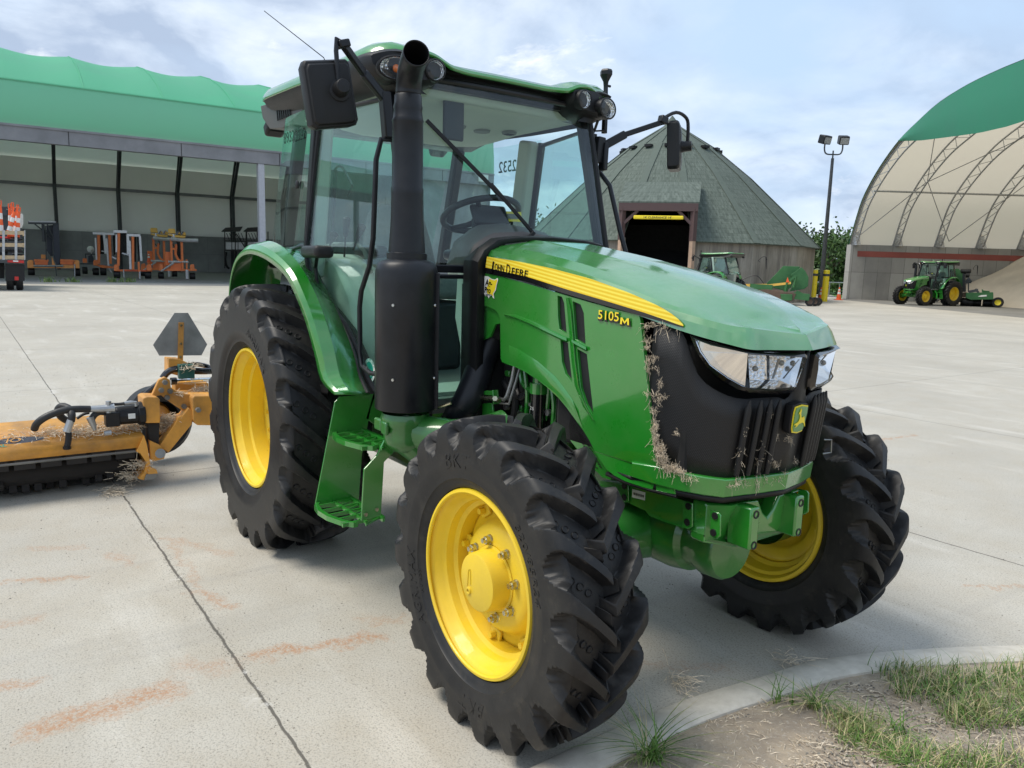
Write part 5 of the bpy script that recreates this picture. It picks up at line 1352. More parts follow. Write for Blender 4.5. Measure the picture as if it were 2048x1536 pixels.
# ================================================================ LEFT BARN
M['barnroof'] = simple('green_fabric', (.045, .40, .21), .55, var=.06, vs=.3)
M['barnin'] = simple('white_fabric_inside', (.80, .80, .76), .8, var=.06, vs=.3)
M['block'] = simple('block_wall', (.27, .275, .28), .9, var=.25, vs=.6)
M['steelgrey'] = simple('grey_steel', (.22, .22, .23), .5, metal=.3, var=.25, vs=.8)
M['barncol'] = simple('pale_column_paint', (.42, .43, .47), .5, var=.1)
M['concgrey'] = simple('pedestal_concrete', (.36, .36, .35), .85, var=.15)
TH = 1.52; BA = V((math.cos(TH), math.sin(TH), 0)); BN = V((-BA.y, BA.x, 0))   # along the barn, and away from the camera
if BN.dot(_f) < 0: BN = -BN
BO = V((CAM.x, CAM.y, 0))
def bp(s, d, z): return BO+BA*s+BN*d+V((0, 0, z))
def bs_at(u, v, d):
    p = atplane(u, v, BO+BN*d, BN); q = p-BO; return q.dot(BA), p.z
s1 = bs_at(985, 400, 53)[0]; s0 = -62.
barn = thing('storage_barn', 'long open-fronted barn with a scalloped bright green fabric roof on the left', 'barn', (0, 0, 0))
# roof cross-section: (distance, height)
EAV = bs_at(290, 275, 53)[1]; FOLD = 12.6
secp = [(52.9, EAV-.1), (53.0, EAV+.3)]
def roofprof(d):  # height over distance from the camera plane, 53..97
    t = (d-53)/44
    return EAV+.2+(16.35-EAV)*math.sin(PI*min(max(t, 0), 1))**.62
tr_u = [-150, -10, 148, 300, 440, 560, 665, 760, 850, 930]
# truss positions along the barn follow the scallops of the skyline
tr_s = []
for u in tr_u:
    d = RX*((u-1024)/FPX)-UX*((120-768)/FPX)+_f; n_ = BN
    t = 62/d.dot(BN); tr_s.append((d*t).dot(BA))
step = (tr_s[6]-tr_s[2])/4
tr_s = [tr_s[2]+step*k for k in range(-9, 12)]; tr_s = [s for s in tr_s if s < s1]+[s1]
tr_s = [s for s in tr_s if s > s0-step]
ds = [53, 53.6, 54.6, 56, 58, 60.5, 63.5, 67, 71, 75, 79, 84, 88.5, 92.5, 95, 97]
fold_d = 55.2
m = MB(); rows = []
for a, b in zip(tr_s, tr_s[1:]):
    for k in range(8):
        t = k/8; s = a+(b-a)*t; sag = .27*math.sin(PI*t)**1.2
        rows.append([bp(s, d, roofprof(d)-sag*min(1, max(0, (d-54.5)/6))*min(1, max(0, (96-d)/6))) for d in ds])
rows.append([bp(tr_s[-1], d, roofprof(d)) for d in ds])
m.grid(rows); m.build('roof', 'barnroof', barn, smooth=50, recalc=False)
m = MB(); m.grid([[bp(s, 52.86, EAV-.06), bp(s, 52.93, EAV+1.2), bp(s, 53.08, EAV+2.35)] for s in (s0, s1)]); m.tube([bp(s0, 53.05, EAV+2.4), bp(s1, 53.05, EAV+2.4)], .06, 6); m.build('roof_valance', 'barnroof', barn, smooth=50, recalc=False)
m = MB()
for s in tr_s: m.tube([bp(s, d, roofprof(d)+.0) for d in ds[2:12]], .05, 5)
m.build('roof_seam', 'barnroof', barn, smooth=50)
# inner lining
m = MB(); m.grid([[bp(s, d, roofprof(d)-1.35) for d in [min(max(x, 53.6), 96) for x in ds]] for s in (s0, s1-.05)]); m.build('lining', 'barnin', barn, smooth=60, recalc=False)
# front fascia beam
BB = bs_at(260, 303, 53)[1]
m = MB(); m.loft([[bp(s, 52.85, EAV-.08), bp(s, 53.3, EAV-.08), bp(s, 53.3, BB), bp(s, 52.85, BB)] for s in (s0, s1)]); fb = m.build('front_beam', 'steelgrey', barn, smooth=0)
m = MB()
for s in (s0, s1): pass
m.loft([[bp(s, 52.78, EAV-.02), bp(s, 53.0, EAV-.02), bp(s, 53.0, EAV-.14), bp(s, 52.78, EAV-.14)] for s in (s0, s1)]); m.build('beam_flange', 'steelgrey', fb, smooth=0)
m = MB()
for k in range(-8, 14):
    s = tr_s[2]+k*6.1
    if s < s1: m.bar(bp(s, 52.84, EAV-.15), bp(s, 52.84, BB), .03, .03)
m.build('beam_joint', 'darkint', fb, smooth=0)
# back wall: block base, fabric above, rail
BD = 92.6
bz = 3.98
m = MB(); m.loft([[bp(s, BD, 0), bp(s, BD+.4, 0), bp(s, BD+.4, bz), bp(s, BD, bz)] for s in (s0, s1)]); bw = m.build('block_wall', 'block', barn, smooth=0)
m = MB()
for s in [s0+3.1*k for k in range(60)]:
    if s < s1: m.bar(bp(s, BD-.01, 0), bp(s, BD-.01, bz), .04, .01, up=BN)
m.bar(bp(s0, BD-.01, 2.0), bp(s1, BD-.01, 2.0), .02, .05); m.build('wall_joint', 'steelgrey', bw, smooth=0)
m = MB(); m.loft([[bp(s, BD, bz), bp(s, BD+.15, bz), bp(s, BD+.15, 11.0), bp(s, BD, 11.0)] for s in (s0, s1)]); m.build('back_lining', 'barnin', barn, smooth=0)
m = MB(); m.loft([[bp(s, BD-.25, 8.3), bp(s, BD, 8.3), bp(s, BD, 8.6), bp(s, BD-.25, 8.6)] for s in (s0, s1)]); m.build('wall_rail', 'steelgrey', barn, smooth=0)
# rear trusses: legs then leaning arch (positions read at the rail)
rs = [bs_at(u, v, BD)[0] for u, v in ((108, 372), (235, 380), (350, 388), (460, 396), (562, 402))]
stp = (rs[-1]-rs[0])/4
M['darksteel'] = simple('dark_truss_steel', (.06, .065, .07), .5, metal=.3, var=.2)
for k in range(-6, 8):
    s = rs[0]+stp*k
    if s > s1-2: continue
    m = MB(); A = [bp(s, BD-.35, bz*0), bp(s, BD-.35, 8.4), bp(s, BD-3.5, 13.), bp(s, BD-9, 16.2)]; B = [bp(s, BD-1.25, 3.9), bp(s, BD-1.25, 8.6), bp(s, BD-4.3, 12.4), bp(s, BD-9.5, 15.2)]
    for P_ in (A, B):
        for a, b in zip(P_, P_[1:]): m.bar(a, b, .28, .28)
    m.bar(bp(s, BD-.35, 3.9), bp(s, BD-1.25, 3.9), .25)
    for (a0, a1), (b0, b1) in zip(zip(A, A[1:]), zip(B, B[1:])):
        nn_ = 7
        for j in range(nn_):
            m.bar(a0.lerp(a1, j/nn_), b0.lerp(b1, (j+.5)/nn_), .10); m.bar(b0.lerp(b1, (j+.5)/nn_), a0.lerp(a1, (j+1)/nn_), .10)
    m.build('truss', 'darksteel', barn, smooth=0)
# column on its pedestal, more of them out to the left
cs_ = bs_at(523, 400, 53)[0]
for k in range(0, 5):
    s = cs_-k*24.5
    m = MB(); m.bar(bp(s, 53.1, 2.7), bp(s, 53.1, BB), .42, .42); cc_ = m.build('column', 'barncol', barn, smooth=0, bevel=.04)
    m = MB(); m.bar(bp(s, 53.1, 0), bp(s, 53.1, 2.75), .95, .95); m.build('column_pedestal', 'concgrey', cc_, smooth=0, bevel=.03)
# closed bay and gable end on the right
M['metalwall'] = simple('weathered_wall', (.24, .25, .25), .7, var=.3, vs=.7)
sc_ = bs_at(835, 420, 53)[0]
m = MB(); m.loft([[bp(s, 53.35, 0), bp(s, 53.6, 0), bp(s, 53.6, EAV), bp(s, 53.35, EAV)] for s in (sc_, s1)]); m.build('front_wall', 'metalwall', barn, smooth=0)
m = MB(); m.poly([[bp(s1-.2, 53.4, 0)]+[bp(s1-.2, d, roofprof(d)-.1) for d in ds]+[bp(s1-.2, 96.6, 0)]]); m.build('gable_wall', 'metalwall', barn, smooth=0)
p_, z_ = bs_at(962, 357, 53.2); m = MB(); m.box(bp(p_, 53.15, z_), (.7, .9, .6)); m.build('wall_light', 'white', barn, bevel=.05)
# apron/floor inside
m = MB(); m.poly([[bp(s0, 47.9, .004), bp(s1, 47.9, .004), bp(s1, 97, .004), bp(s0, 97, .004)]]); tag(m.build('barn_floor', simple('barn_floor', (.20, .20, .195), .8, var=.25, vs=.5), None, smooth=0), kind='structure')
# ================================================================ DOME SHED
M['shingle'] = None
def shingle():
    m, nt, b = newmat('green_shingles')
    uv = N(nt, 'ShaderNodeTexCoord').outputs['Object']
    sx = N(nt, 'ShaderNodeSeparateXYZ'); L(nt, uv, sx.inputs[0])
    w = N(nt, 'ShaderNodeTexWave', bands_direction='Z', wave_profile='SAW', inp={'Scale': 1.15, 'Distortion': .25, 'Detail': 1.}); L(nt, uv, w.inputs[0])
    at2 = N(nt, 'ShaderNodeMath', operation='ARCTAN2'); L(nt, sx.outputs[1], at2.inputs[0]); L(nt, sx.outputs[0], at2.inputs[1])
    cb = N(nt, 'ShaderNodeCombineXYZ'); ml = N(nt, 'ShaderNodeMath', operation='MULTIPLY'); L(nt, at2.outputs[0], ml.inputs[0]); ml.inputs[1].default_value = 26.
    rz = N(nt, 'ShaderNodeMath', operation='MULTIPLY'); L(nt, sx.outputs[2], rz.inputs[0]); rz.inputs[1].default_value = 6.
    fl = N(nt, 'ShaderNodeMath', operation='FLOOR'); L(nt, rz.outputs[0], fl.inputs[0]); L(nt, ml.outputs[0], cb.inputs[0]); L(nt, fl.outputs[0], cb.inputs[1])
    n = tex(nt, 2.2, 3, .7, vec=cb.outputs[0]); n2 = tex(nt, .35, 5, .6, vec=uv)
    c = mixc(nt, ramp(nt, n, [(.38, 0.), (.64, 1.)]), (.060, .078, .064), (.130, .158, .134))
    c = mixc(nt, ramp(nt, n2, [(.4, 0.), (.7, .5)]), c, (.09, .115, .097))
    c = mixc(nt, ramp(nt, w.outputs['Fac'], [(0, .6), (.12, 0.)]), c, (.025, .04, .03))
    L(nt, c, b.inputs['Base Color']); b.inputs['Roughness'].default_value = .9; return m
M['shingle'] = shingle(); M['hip'] = simple('hip_shingles', (.088, .112, .094), .9, var=.15, vs=3)
def streak():
    m, nt, b = newmat('streaked_concrete'); uv = N(nt, 'ShaderNodeTexCoord').outputs['Object']
    n = tex(nt, 1.1, 6, .65, vec=uv, stretch=(2.6, 2.6, .18)); n2 = tex(nt, .5, 5, .6, vec=uv); n3 = tex(nt, 14, 3, .6, vec=uv, stretch=(1, 1, .1))
    c = mixc(nt, ramp(nt, n2, [(.35, 0.), (.65, 1.)]), (.25, .225, .185), (.34, .32, .28))
    c = mixc(nt, ramp(nt, n, [(.45, 0.), (.66, .75)]), c, (.13, .115, .10)); c = mixc(nt, ramp(nt, n3, [(.3, .4), (.5, 0.)]), c, (.12, .11, .10))
    L(nt, c, b.inputs['Base Color']); b.inputs['Roughness'].default_value = .9; return m
M['streak'] = streak(); M['maroon'] = simple('brown_trim', (.085, .05, .05), .6, var=.1)
M['woodpost'] = simple('pale_wood', (.42, .29, .21), .8, var=.15)
def ray_at_depth(u, v, dep):
    d = RX*((u-1024)/FPX)-UX*((v-768)/FPX)+_f; return CAM+d*dep
dc0 = ray_at_depth(1327, 541, 52.); DC = V((dc0.x, dc0.y, 0)); DR = 9.5
dome = thing('dome_shed', 'round shed with a tall conical green shingled roof and open doorway', 'shed', DC)
NS = 16; ph0 = 0
def dp(r, k, z): a = 2*PI*k/NS+ph0; return V((r*math.cos(a), r*math.sin(a), z))
todoor = math.atan2(CAM.y-DC.y, CAM.x-DC.x)-.05
dx_ = V((math.cos(todoor), math.sin(todoor), 0)); dyv = V((-dx_.y, dx_.x, 0))
DW = 1.85; DH = 4.95
def walled(k0):
    a = 2*PI*(k0+.5)/NS+ph0-todoor; a = (a+PI) % (2*PI)-PI; return abs(a) > .12
m = MB()
ph0 = todoor-PI/NS
for k in range(NS):
    if walled(k): m.add([dp(DR, k, 0), dp(DR, k+1, 0), dp(DR, k+1, 3.45), dp(DR, k, 3.45)], [(0, 1, 2, 3)])
m.build('wall', 'streak', dome, smooth=0, solid=.25, weld=True)
m = MB(); rf = [(DR+.35, 3.25), (DR*.78, 5.55), (DR*.52, 7.95), (DR*.26, 10.15), (.35, 12.05)]
rf = [(DR+.30, 3.30), (DR*.80, 5.45), (DR*.56, 7.60), (DR*.30, 9.60), (.35, 11.15)]
for (r0, z0), (r1, z1) in zip(rf, rf[1:]):
    for k in range(NS):
        a = 2*PI*(k+.5)/NS+ph0-todoor; a = (a+PI) % (2*PI)-PI
        if abs(a) < .12 and r0 > DR*.9: continue
        m.add([dp(r0, k, z0), dp(r0, k+1, z0), dp(r1, k+1, z1), dp(r1, k, z1)], [(0, 1, 2, 3)])
m.build('roof', 'shingle', dome, smooth=0, solid=.08, weld=True)
m = MB(); m.lathe((0, 0, 0), (0, 0, 1), [(10.95, .6), (11.3, .4), (11.75, .03)], 12); m.build('roof_cap', 'hip', dome, smooth=30)
m = MB()
for k in range(NS):
    m.nxt()
    a = 2*PI*k/NS+ph0-todoor; a = (a+PI) % (2*PI)-PI
    rr2 = rf if abs(a) > .20 else rf[1:]
    for (r0, z0), (r1, z1) in zip(rr2, rr2[1:]): m.bar(dp(r0, k, z0)+V((0, 0, .02)), dp(r1, k, z1)+V((0, 0, .02)), .42 if r0 > 4 else .3, .025, up=dp(1, k, .6))
m.each('roof_hip', 'hip', dome, smooth=0)
m = MB()
for k in range(NS):
    m.nxt(); m.box(dp(DR*.335, k+.5, 9.42), (.32, .45, .16), Matrix.Rotation(2*PI*(k+.5)/NS+ph0, 3, 'Z'))
m.each('roof_vent', 'black', dome, smooth=0)
# doorway dormer
xf = DR+.15
def dl(x, y, z): return dx_*x+dyv*y+V((0, 0, z))
m = MB(); m.poly([[dl(xf+.1, -DW-.35, DH+.35), dl(xf+.1, DW+.35, DH+.35), dl(DR*.64, DW+.35, 6.75), dl(DR*.64, -DW-.35, 6.75)]], off=(0, 0, .10)); m.build('dormer_roof', 'shingle', dome, smooth=0)
m = MB()
for s_ in (-1, 1): m.poly([[dl(xf, s_*(DW+.18), 3.2), dl(xf, s_*(DW+.18), DH+.33), dl(DR*.68, s_*(DW+.18), 6.5), dl(DR*.77, s_*(DW+.18), 4.9)]], off=dyv*.06*s_)
m.build('dormer_cheek', 'maroon', dome, smooth=0)
m = MB()
for s_ in (-1, 1):
    m.nxt(); m.bar(dl(xf, s_*(DW+.1), 3.3), dl(xf, s_*(DW+.1), DH+.1), .28, .28)
m.each('door_post', 'maroon', dome, smooth=0)
m = MB()
for s_ in (-1, 1):
    m.nxt(); m.bar(dl(xf, s_*(DW+.1), 0), dl(xf, s_*(DW+.1), 3.3), .24, .24)
m.each('post_base', 'woodpost', dome, smooth=0)
m = MB(); m.bar(dl(xf+.02, -DW-.3, DH+.15), dl(xf+.02, DW+.3, DH+.15), .3, .42); 
for s_ in (-1, 1): m.bar(dl(xf, s_*DW, DH-.75), dl(xf, s_*(DW-.75), DH-.05), .16, .16)
m.build('lintel', 'maroon', dome, smooth=0)
m = MB(); m.bar(dl(xf+.2, -DW+.55, DH-.42), dl(xf+.2, DW-.45, DH-.42), .2, .2); cbx = m.build('clearance_bar', 'decal', dome, smooth=0, bevel=.05)
text('lettering', "14' CLEARANCE 14'", 'blackgloss', cbx, dl(xf+.305, 0, DH-.48), dyv, (0, 0, 1), .18, .004, align='CENTER')
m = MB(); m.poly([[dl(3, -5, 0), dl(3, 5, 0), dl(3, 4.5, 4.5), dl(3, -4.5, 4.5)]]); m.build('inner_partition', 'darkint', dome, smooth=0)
pile = MB(); pile.lathe((0, 0, 0), (0, 0, 1), [(.01, 7.5), (1.6, 5.4), (3.2, 2.6), (4.2, .4), (4.25, .01)], 24); pile.build('salt_heap', simple('dark_salt', (.03, .03, .033), .9, var=.3), dome, smooth=60)
# ================================================================ RIGHT FABRIC BARN
W0 = V((-27, 50, 0)); pa_ = math.radians(-35); PD = V((math.cos(pa_), math.sin(pa_), 0)); aa_ = math.radians(55); AD = V((math.cos(aa_), math.sin(aa_), 0))
SP = 33.0
ap = [(0, 3.9), (.35, 4.7), (.73, 5.58), (1.44, 6.9), (2.64, 8.12), (4.13, 9.24), (5.85, 10.23), (7.77, 10.95), (10.05, 11.65), (12.83, 12.04), (15.2, 12.16), (16.5, 12.18)]
ap = ap+[(SP-a, b) for a, b in ap[-2::-1]]
def rp(s, l, z): return W0+PD*s+AD*l+V((0, 0, z))
rb_ = thing('fabric_shed', 'arched open-ended fabric shed with dark green front panel, truss ribs and concrete side wall', 'shed', (0, 0, 0))
M['cream'] = simple('cream_fabric', (.66, .60, .49), .75, var=.05, vs=.2); M['dgreen'] = simple('dark_green_fabric', (.025, .20, .115), .5, var=.08, vs=.4, bmp=.2, bs=1.2)
nt = M['cream'].node_tree; b_ = nt.nodes['Principled BSDF']; b_.inputs['Transmission Weight'].default_value = 0
# translucent fabric lets daylight through
def trans(mat, col, k):
    nt = mat.node_tree; b = nt.nodes['Principled BSDF']; out = nt.nodes['Material Output']
    t = N(nt, 'ShaderNodeBsdfTranslucent'); t.inputs[0].default_value = (*col, 1); mx = N(nt, 'ShaderNodeMixShader'); mx.inputs[0].default_value = k
    L(nt, b.outputs[0], mx.inputs[1]); L(nt, t.outputs[0], mx.inputs[2]); L(nt, mx.outputs[0], out.inputs[0])
trans(M['cream'], (.72, .64, .50), .5); trans(M['barnin'], (.80, .82, .80), .34); trans(M['barnroof'], (.80, .88, .82), .30)
ac = catmull([V((a, 0, b)) for a, b in ap], 3)
LEN = 34.
m = MB(); rows = [[rp(p.x, l, p.z) for p in ac] for l in (0, LEN)]; m.grid(rows); m.build('cover', 'cream', rb_, smooth=60, recalc=False)
m = MB(); m.grid([[rp(p.x, l, p.z+.03) for p in ac] for l in (-.05, .25)]); m.build('cover_hem', 'dgreen', rb_, smooth=60)
# front fascia panel
top = [p for p in ac if 5.8 <= p.x <= SP-5.8]
bot = [V((p.x, 0, lerp([5.8, 8.57, 11.5, 14.25, 16.5, 18.75, 21.5, 24.43, 27.2], [10.17, 9.78, 9.51, 9.27, 9.2, 9.27, 9.51, 9.78, 10.17], p.x))) for p in top]
m = MB(); m.grid([[rp(p.x, -.06, p.z) for p in top], [rp(a.x, -.12, a.z*.6+b.z*.4) for a, b in zip(top, bot)], [rp(a.x, -.12, a.z*.3+b.z*.7) for a, b in zip(top, bot)], [rp(p.x, -.04, p.z) for p in bot]]); m.build('front_panel', 'dgreen', rb_, smooth=60)
# truss ribs
def rib(l):
    m = MB(); outr = [rp(p.x, l, p.z-.12) for p in ac]
    inn_ = []
    for i, p in enumerate(ac):
        d = (ac[min(i+1, len(ac)-1)]-ac[max(i-1, 0)]).normalized(); n_ = V((d.z, 0, -d.x)); q = p+n_*.85; q.z = max(q.z, 4.0)
        inn_.append(rp(q.x, l, q.z))
    m.tube(outr, .06, 6); m.tube(inn_[1:-1], .05, 6)
    for i in range(1, len(ac)-2): (m.bar(outr[i], inn_[i+2 if i+2 < len(inn_) else i], .035), m.bar(inn_[i], outr[i], .035)) if i % 2 else None
    m.poly([[rp(0, l, 3.85), rp(.9, l, 3.85), rp(.3, l, 4.9)]], off=AD*.3)
    m.build('truss_rib', 'galv', rb_, smooth=40)
for k in range(11): rib(.15+3.0*k)
m = MB()
for s_ in (2.64, 10.05, 22.95): 
    z_ = lerp([a for a, b in ap], [b for a, b in ap], s_); m.nxt(); m.tube([rp(s_+.35, 0, z_-.75), rp(s_+.35, LEN, z_-.75)], .07, 6)
m.each('purlin', 'galv', rb_, smooth=40)
m = MB()
for k in range(4):
    a, b = rp(.6, .15+6.7*k, 4.3), rp(9.7, .15+6.7*k+6.7, 10.7); c_ = rp(3.0, .15+6.7*k+3.3, 8.)
    m.nxt(); m.tube([a, c_, b], .025, 5); m.nxt(); m.tube([rp(.6, .15+6.7*k+6.7, 4.3), rp(3.2, .15+6.7*k+3.3, 8.1), rp(9.7, .15+6.7*k, 10.7)], .025, 5)
m.each('brace_cable', 'steelgrey', rb_, smooth=40)
def panelmat():
    m, nt, b = newmat('precast_wall'); uv = N(nt, 'ShaderNodeTexCoord').outputs['Object']
    rot = N(nt, 'ShaderNodeMapping'); rot.inputs['Rotation'].default_value = (0, 0, -aa_); L(nt, uv, rot.inputs[0])
    n = tex(nt, .9, 6, .7, vec=rot.outputs[0], stretch=(1., 1., .35)); n2 = tex(nt, .3, 4, .6, vec=rot.outputs[0])
    br = N(nt, 'ShaderNodeTexBrick', inp={'Scale': 1., 'Mortar Size': .012, 'Brick Width': .95, 'Row Height': 1.95}); br.offset = 0
    cb = N(nt, 'ShaderNodeCombineXYZ'); sp_ = N(nt, 'ShaderNodeSeparateXYZ'); L(nt, rot.outputs[0], sp_.inputs[0]); L(nt, sp_.outputs[0], cb.inputs[0]); L(nt, sp_.outputs[2], cb.inputs[1]); L(nt, cb.outputs[0], br.inputs[0])
    br.inputs['Color1'].default_value = (.27, .265, .25, 1); br.inputs['Color2'].default_value = (.42, .415, .395, 1); br.inputs['Mortar'].default_value = (.06, .06, .055, 1)
    c = mixc(nt, ramp(nt, n, [(.42, 0.), (.68, .8)]), br.outputs['Color'], (.36, .35, .32)); c = mixc(nt, ramp(nt, n2, [(.45, 0.), (.65, .5)]), c, (.17, .17, .165))
    L(nt, c, b.inputs['Base Color']); b.inputs['Roughness'].default_value = .9; return m
M['precast'] = panelmat()
for s_ in (0, SP):
    m = MB(); m.poly([[rp(s_-.35, 0, 0), rp(s_+.35, 0, 0), rp(s_+.35, LEN, 0), rp(s_-.35, LEN, 0)]], off=(0, 0, 3.9)); sw_ = m.build('side_wall', 'precast', rb_, smooth=0)
    m = MB(); q_ = .36 if s_ == 0 else -.36; m.poly([[rp(s_+q_, .5, 3.05), rp(s_+q_, LEN, 3.05), rp(s_+q_, LEN, 3.45), rp(s_+q_, .5, 3.45)]], off=PD*(.01 if q_ > 0 else -.01)); m.build('red_stripe', simple('red_band', (.30, .085, .07), .8, var=.2, vs=1), sw_, smooth=0)
m = MB(); m.poly([[rp(p.x, LEN, p.z) for p in ac]+[rp(SP, LEN, 0), rp(0, LEN, 0)]]); m.build('end_wall', 'cream', rb_, smooth=0)
m = MB(); m.poly([[rp(-.3, -1.2, .004), rp(SP, -1.2, .004), rp(SP, LEN, .004), rp(-.3, LEN, .004)]]); tag(m.build('shed_floor', simple('shed_floor', (.17, .165, .15), .85, var=.3, vs=.6), None, smooth=0), kind='structure')
# sand heap
M['sand'] = simple('sand', (.50, .44, .35), .95, var=.2, vs=.6, bmp=.6, bs=1.5)
m = MB(); rows = []; cx, cy = 5.5, 14.
for j in range(15):
    t = j/14; row = []
    for k in range(48):
        a = 2*PI*k/48; r = 8.2*t*(1+.10*math.sin(2*a+1)+.05*math.sin(5*a)); q = rp(min(max(cx+r*math.cos(a), .4), SP-.4), min(cy+r*math.sin(a)*1.05, 60), 0)
        z = 5.2*(1-t)**.85+.35*noise.noise(q*.45)*(1-t)*2*min(1, t*4); q.z = max(z, -.01); row.append(q)
    rows.append(row)
m.loft(rows, (True, False)); tag(m.build('sand_heap', 'sand', None, smooth=60), 'tall heap of beige sand inside the arched fabric shed', 'sand heap')
m = MB(); rows = []
for j in range(8):
    t = j/7; rows.append([rp(-2.8+2.6*t*math.cos(2*PI*k/24), 11+4.5*t*math.sin(2*PI*k/24), 4.35*(1-t**1.5)+.25*noise.noise(V((k*.7, j, 0)))) for k in range(24)])
m.loft(rows, (True, False)); tag(m.build('gravel_heap', 'sand', None, smooth=60), 'low sand ridge showing above the concrete wall, behind the shed', 'sand heap')
# ================================================================ SMALL THINGS IN THE YARD
def gpt(u, v): p = atz(u, v); return V((p.x, p.y, 0))
# floodlight mast
pp = ray_at_depth(1640, 600, 53.); pp.z = 0
lt = thing('floodlight_mast', 'tall dark pole with two floodlights standing beside the round shed', 'light pole', pp)
ztop = 9.45
m = MB(); m.cyl((0, 0, 0), (0, 0, ztop), .17, .10, 10); m.build('pole', 'darksteel', lt)
m = MB(); m.tube([(0, 0, ztop+.5), (0, 0, ztop)], .05, 8); rv = V((RX.x, RX.y, 0)).normalized()
m.tube(catmull([rv*-.6+V((0, 0, ztop+.95)), rv*-.6+V((0, 0, ztop+.55)), rv*-.45+V((0, 0, ztop+.28)), V((0, 0, ztop+.25)), rv*.45+V((0, 0, ztop+.28)), rv*.6+V((0, 0, ztop+.55)), rv*.6+V((0, 0, ztop+.95))], 3), .05, 6); m.build('bracket', 'darksteel', lt)
for s_, tl in ((-.62, .35), (.62, -.1)):
    m = MB(); c_ = rv*s_+V((0, 0, ztop+1.2)); rt_ = Matrix.Rotation(math.atan2(rv.y, rv.x)+tl, 3, 'Z')@Matrix.Rotation(.3, 3, 'X'); m.box(c_, (.64, .6, .56), rt_); hd = m.build('floodlight', 'black', lt, bevel=.06)
    m = MB(); m.box(c_+rt_@V((0, -.31, -.02)), (.52, .02, .4), rt_); m.build('lamp_glass', 'galv', hd)
for (u, v, vt, lab) in ((1625, 601, 547, 'yellow bollard closer to the round shed, left of the pair'), (1648, 603, 547, 'yellow bollard on the right of the pair by the light pole')):
    p = ray_at_depth(u, v, 49.0); z_ = 1.95; p.z = 0
    m = MB(); m.cyl((0, 0, 0), (0, 0, z_), .19, n=14); m.lathe((0, 0, z_), (0, 0, 1), [(0, .19), (.03, .17), (.05, 0)], 14)
    bt = thing('bollard', lab, 'bollard', p, group='yellow bollards by the round shed'); m.build('post', 'decal', bt); m = MB(); m.cyl((0, 0, z_-.35), (0, 0, z_-.2), .2, n=14); m.build('collar', 'darksteel', bt)
M['coneor'] = simple('cone_orange', (.85, .13, .03), .5, var=.06)
def cone(name, p, lab, h_=.88, grp='traffic cones'):
    rt = thing(name, lab, 'traffic cone', p, group=grp); k = h_/.72
    m = MB(); m.box((0, 0, .015*k), (.38*k, .38*k, .03*k)); m.build('base', 'coneor', rt, bevel=.01)
    m = MB(); m.lathe((0, 0, 0), (0, 0, 1), [(.03*k, .14*k), (.72*k, .03*k), (.72*k, 0)], 16); m.build('cone_body', 'coneor', rt)
    for z0, z1 in ((.33, .47), (.53, .62)):
        r = lambda z: .14+(z-.03)/(.69)*(.03-.14)+.004
        m = MB(); m.lathe((0, 0, 0), (0, 0, 1), [(z0*k, r(z0)*k), (z1*k, r(z1)*k)], 16); m.build('reflective_band', 'white', rt)
    return rt
cone('traffic_cone', ray_at_depth(1641, 601, 50.)*V((1, 1, 0)) if False else (lambda q: V((q.x, q.y, 0)))(ray_at_depth(1641, 601, 50.)), 'orange cone half hidden between the two yellow bollards')
cone('traffic_cone', (lambda q: V((q.x, q.y, 0)))(ray_at_depth(1677, 600, 53.)), 'orange cone standing alone beside the concrete wall of the arched shed')
# verge and rail fence behind
m = MB(); q0 = [V((-26.5, 49.2, 0)), V((-46, 76, 0)), V((-80, 200, 0)), V((-20, 200, 0)), V((-26, 52, 0))]
m.poly([[V((p.x, p.y, .004)) for p in q0]]); tag(m.build('grass_verge', simple('verge_grass', (.09, .20, .04), .9, var=.4, vs=1.5), None, smooth=0), kind='structure')
fz = thing('rail_fence', 'grey metal rail fence on the verge between the two sheds', 'fence', (0, 0, 0))
fa, fb_ = ray_at_depth(1560, 560, 60.), ray_at_depth(1720, 562, 60.)
fa.z = fb_.z = 0
for k in range(9):
    p = fa.lerp(fb_, k/8); m = MB(); m.cyl(p, p+V((0, 0, 1.15)), .04, n=8); m.build('post', 'galv', fz)
m = MB(); m.tube([fa+V((0, 0, 1.12)), fb_+V((0, 0, 1.12))], .045, 8); m.build('rail', 'galv', fz)
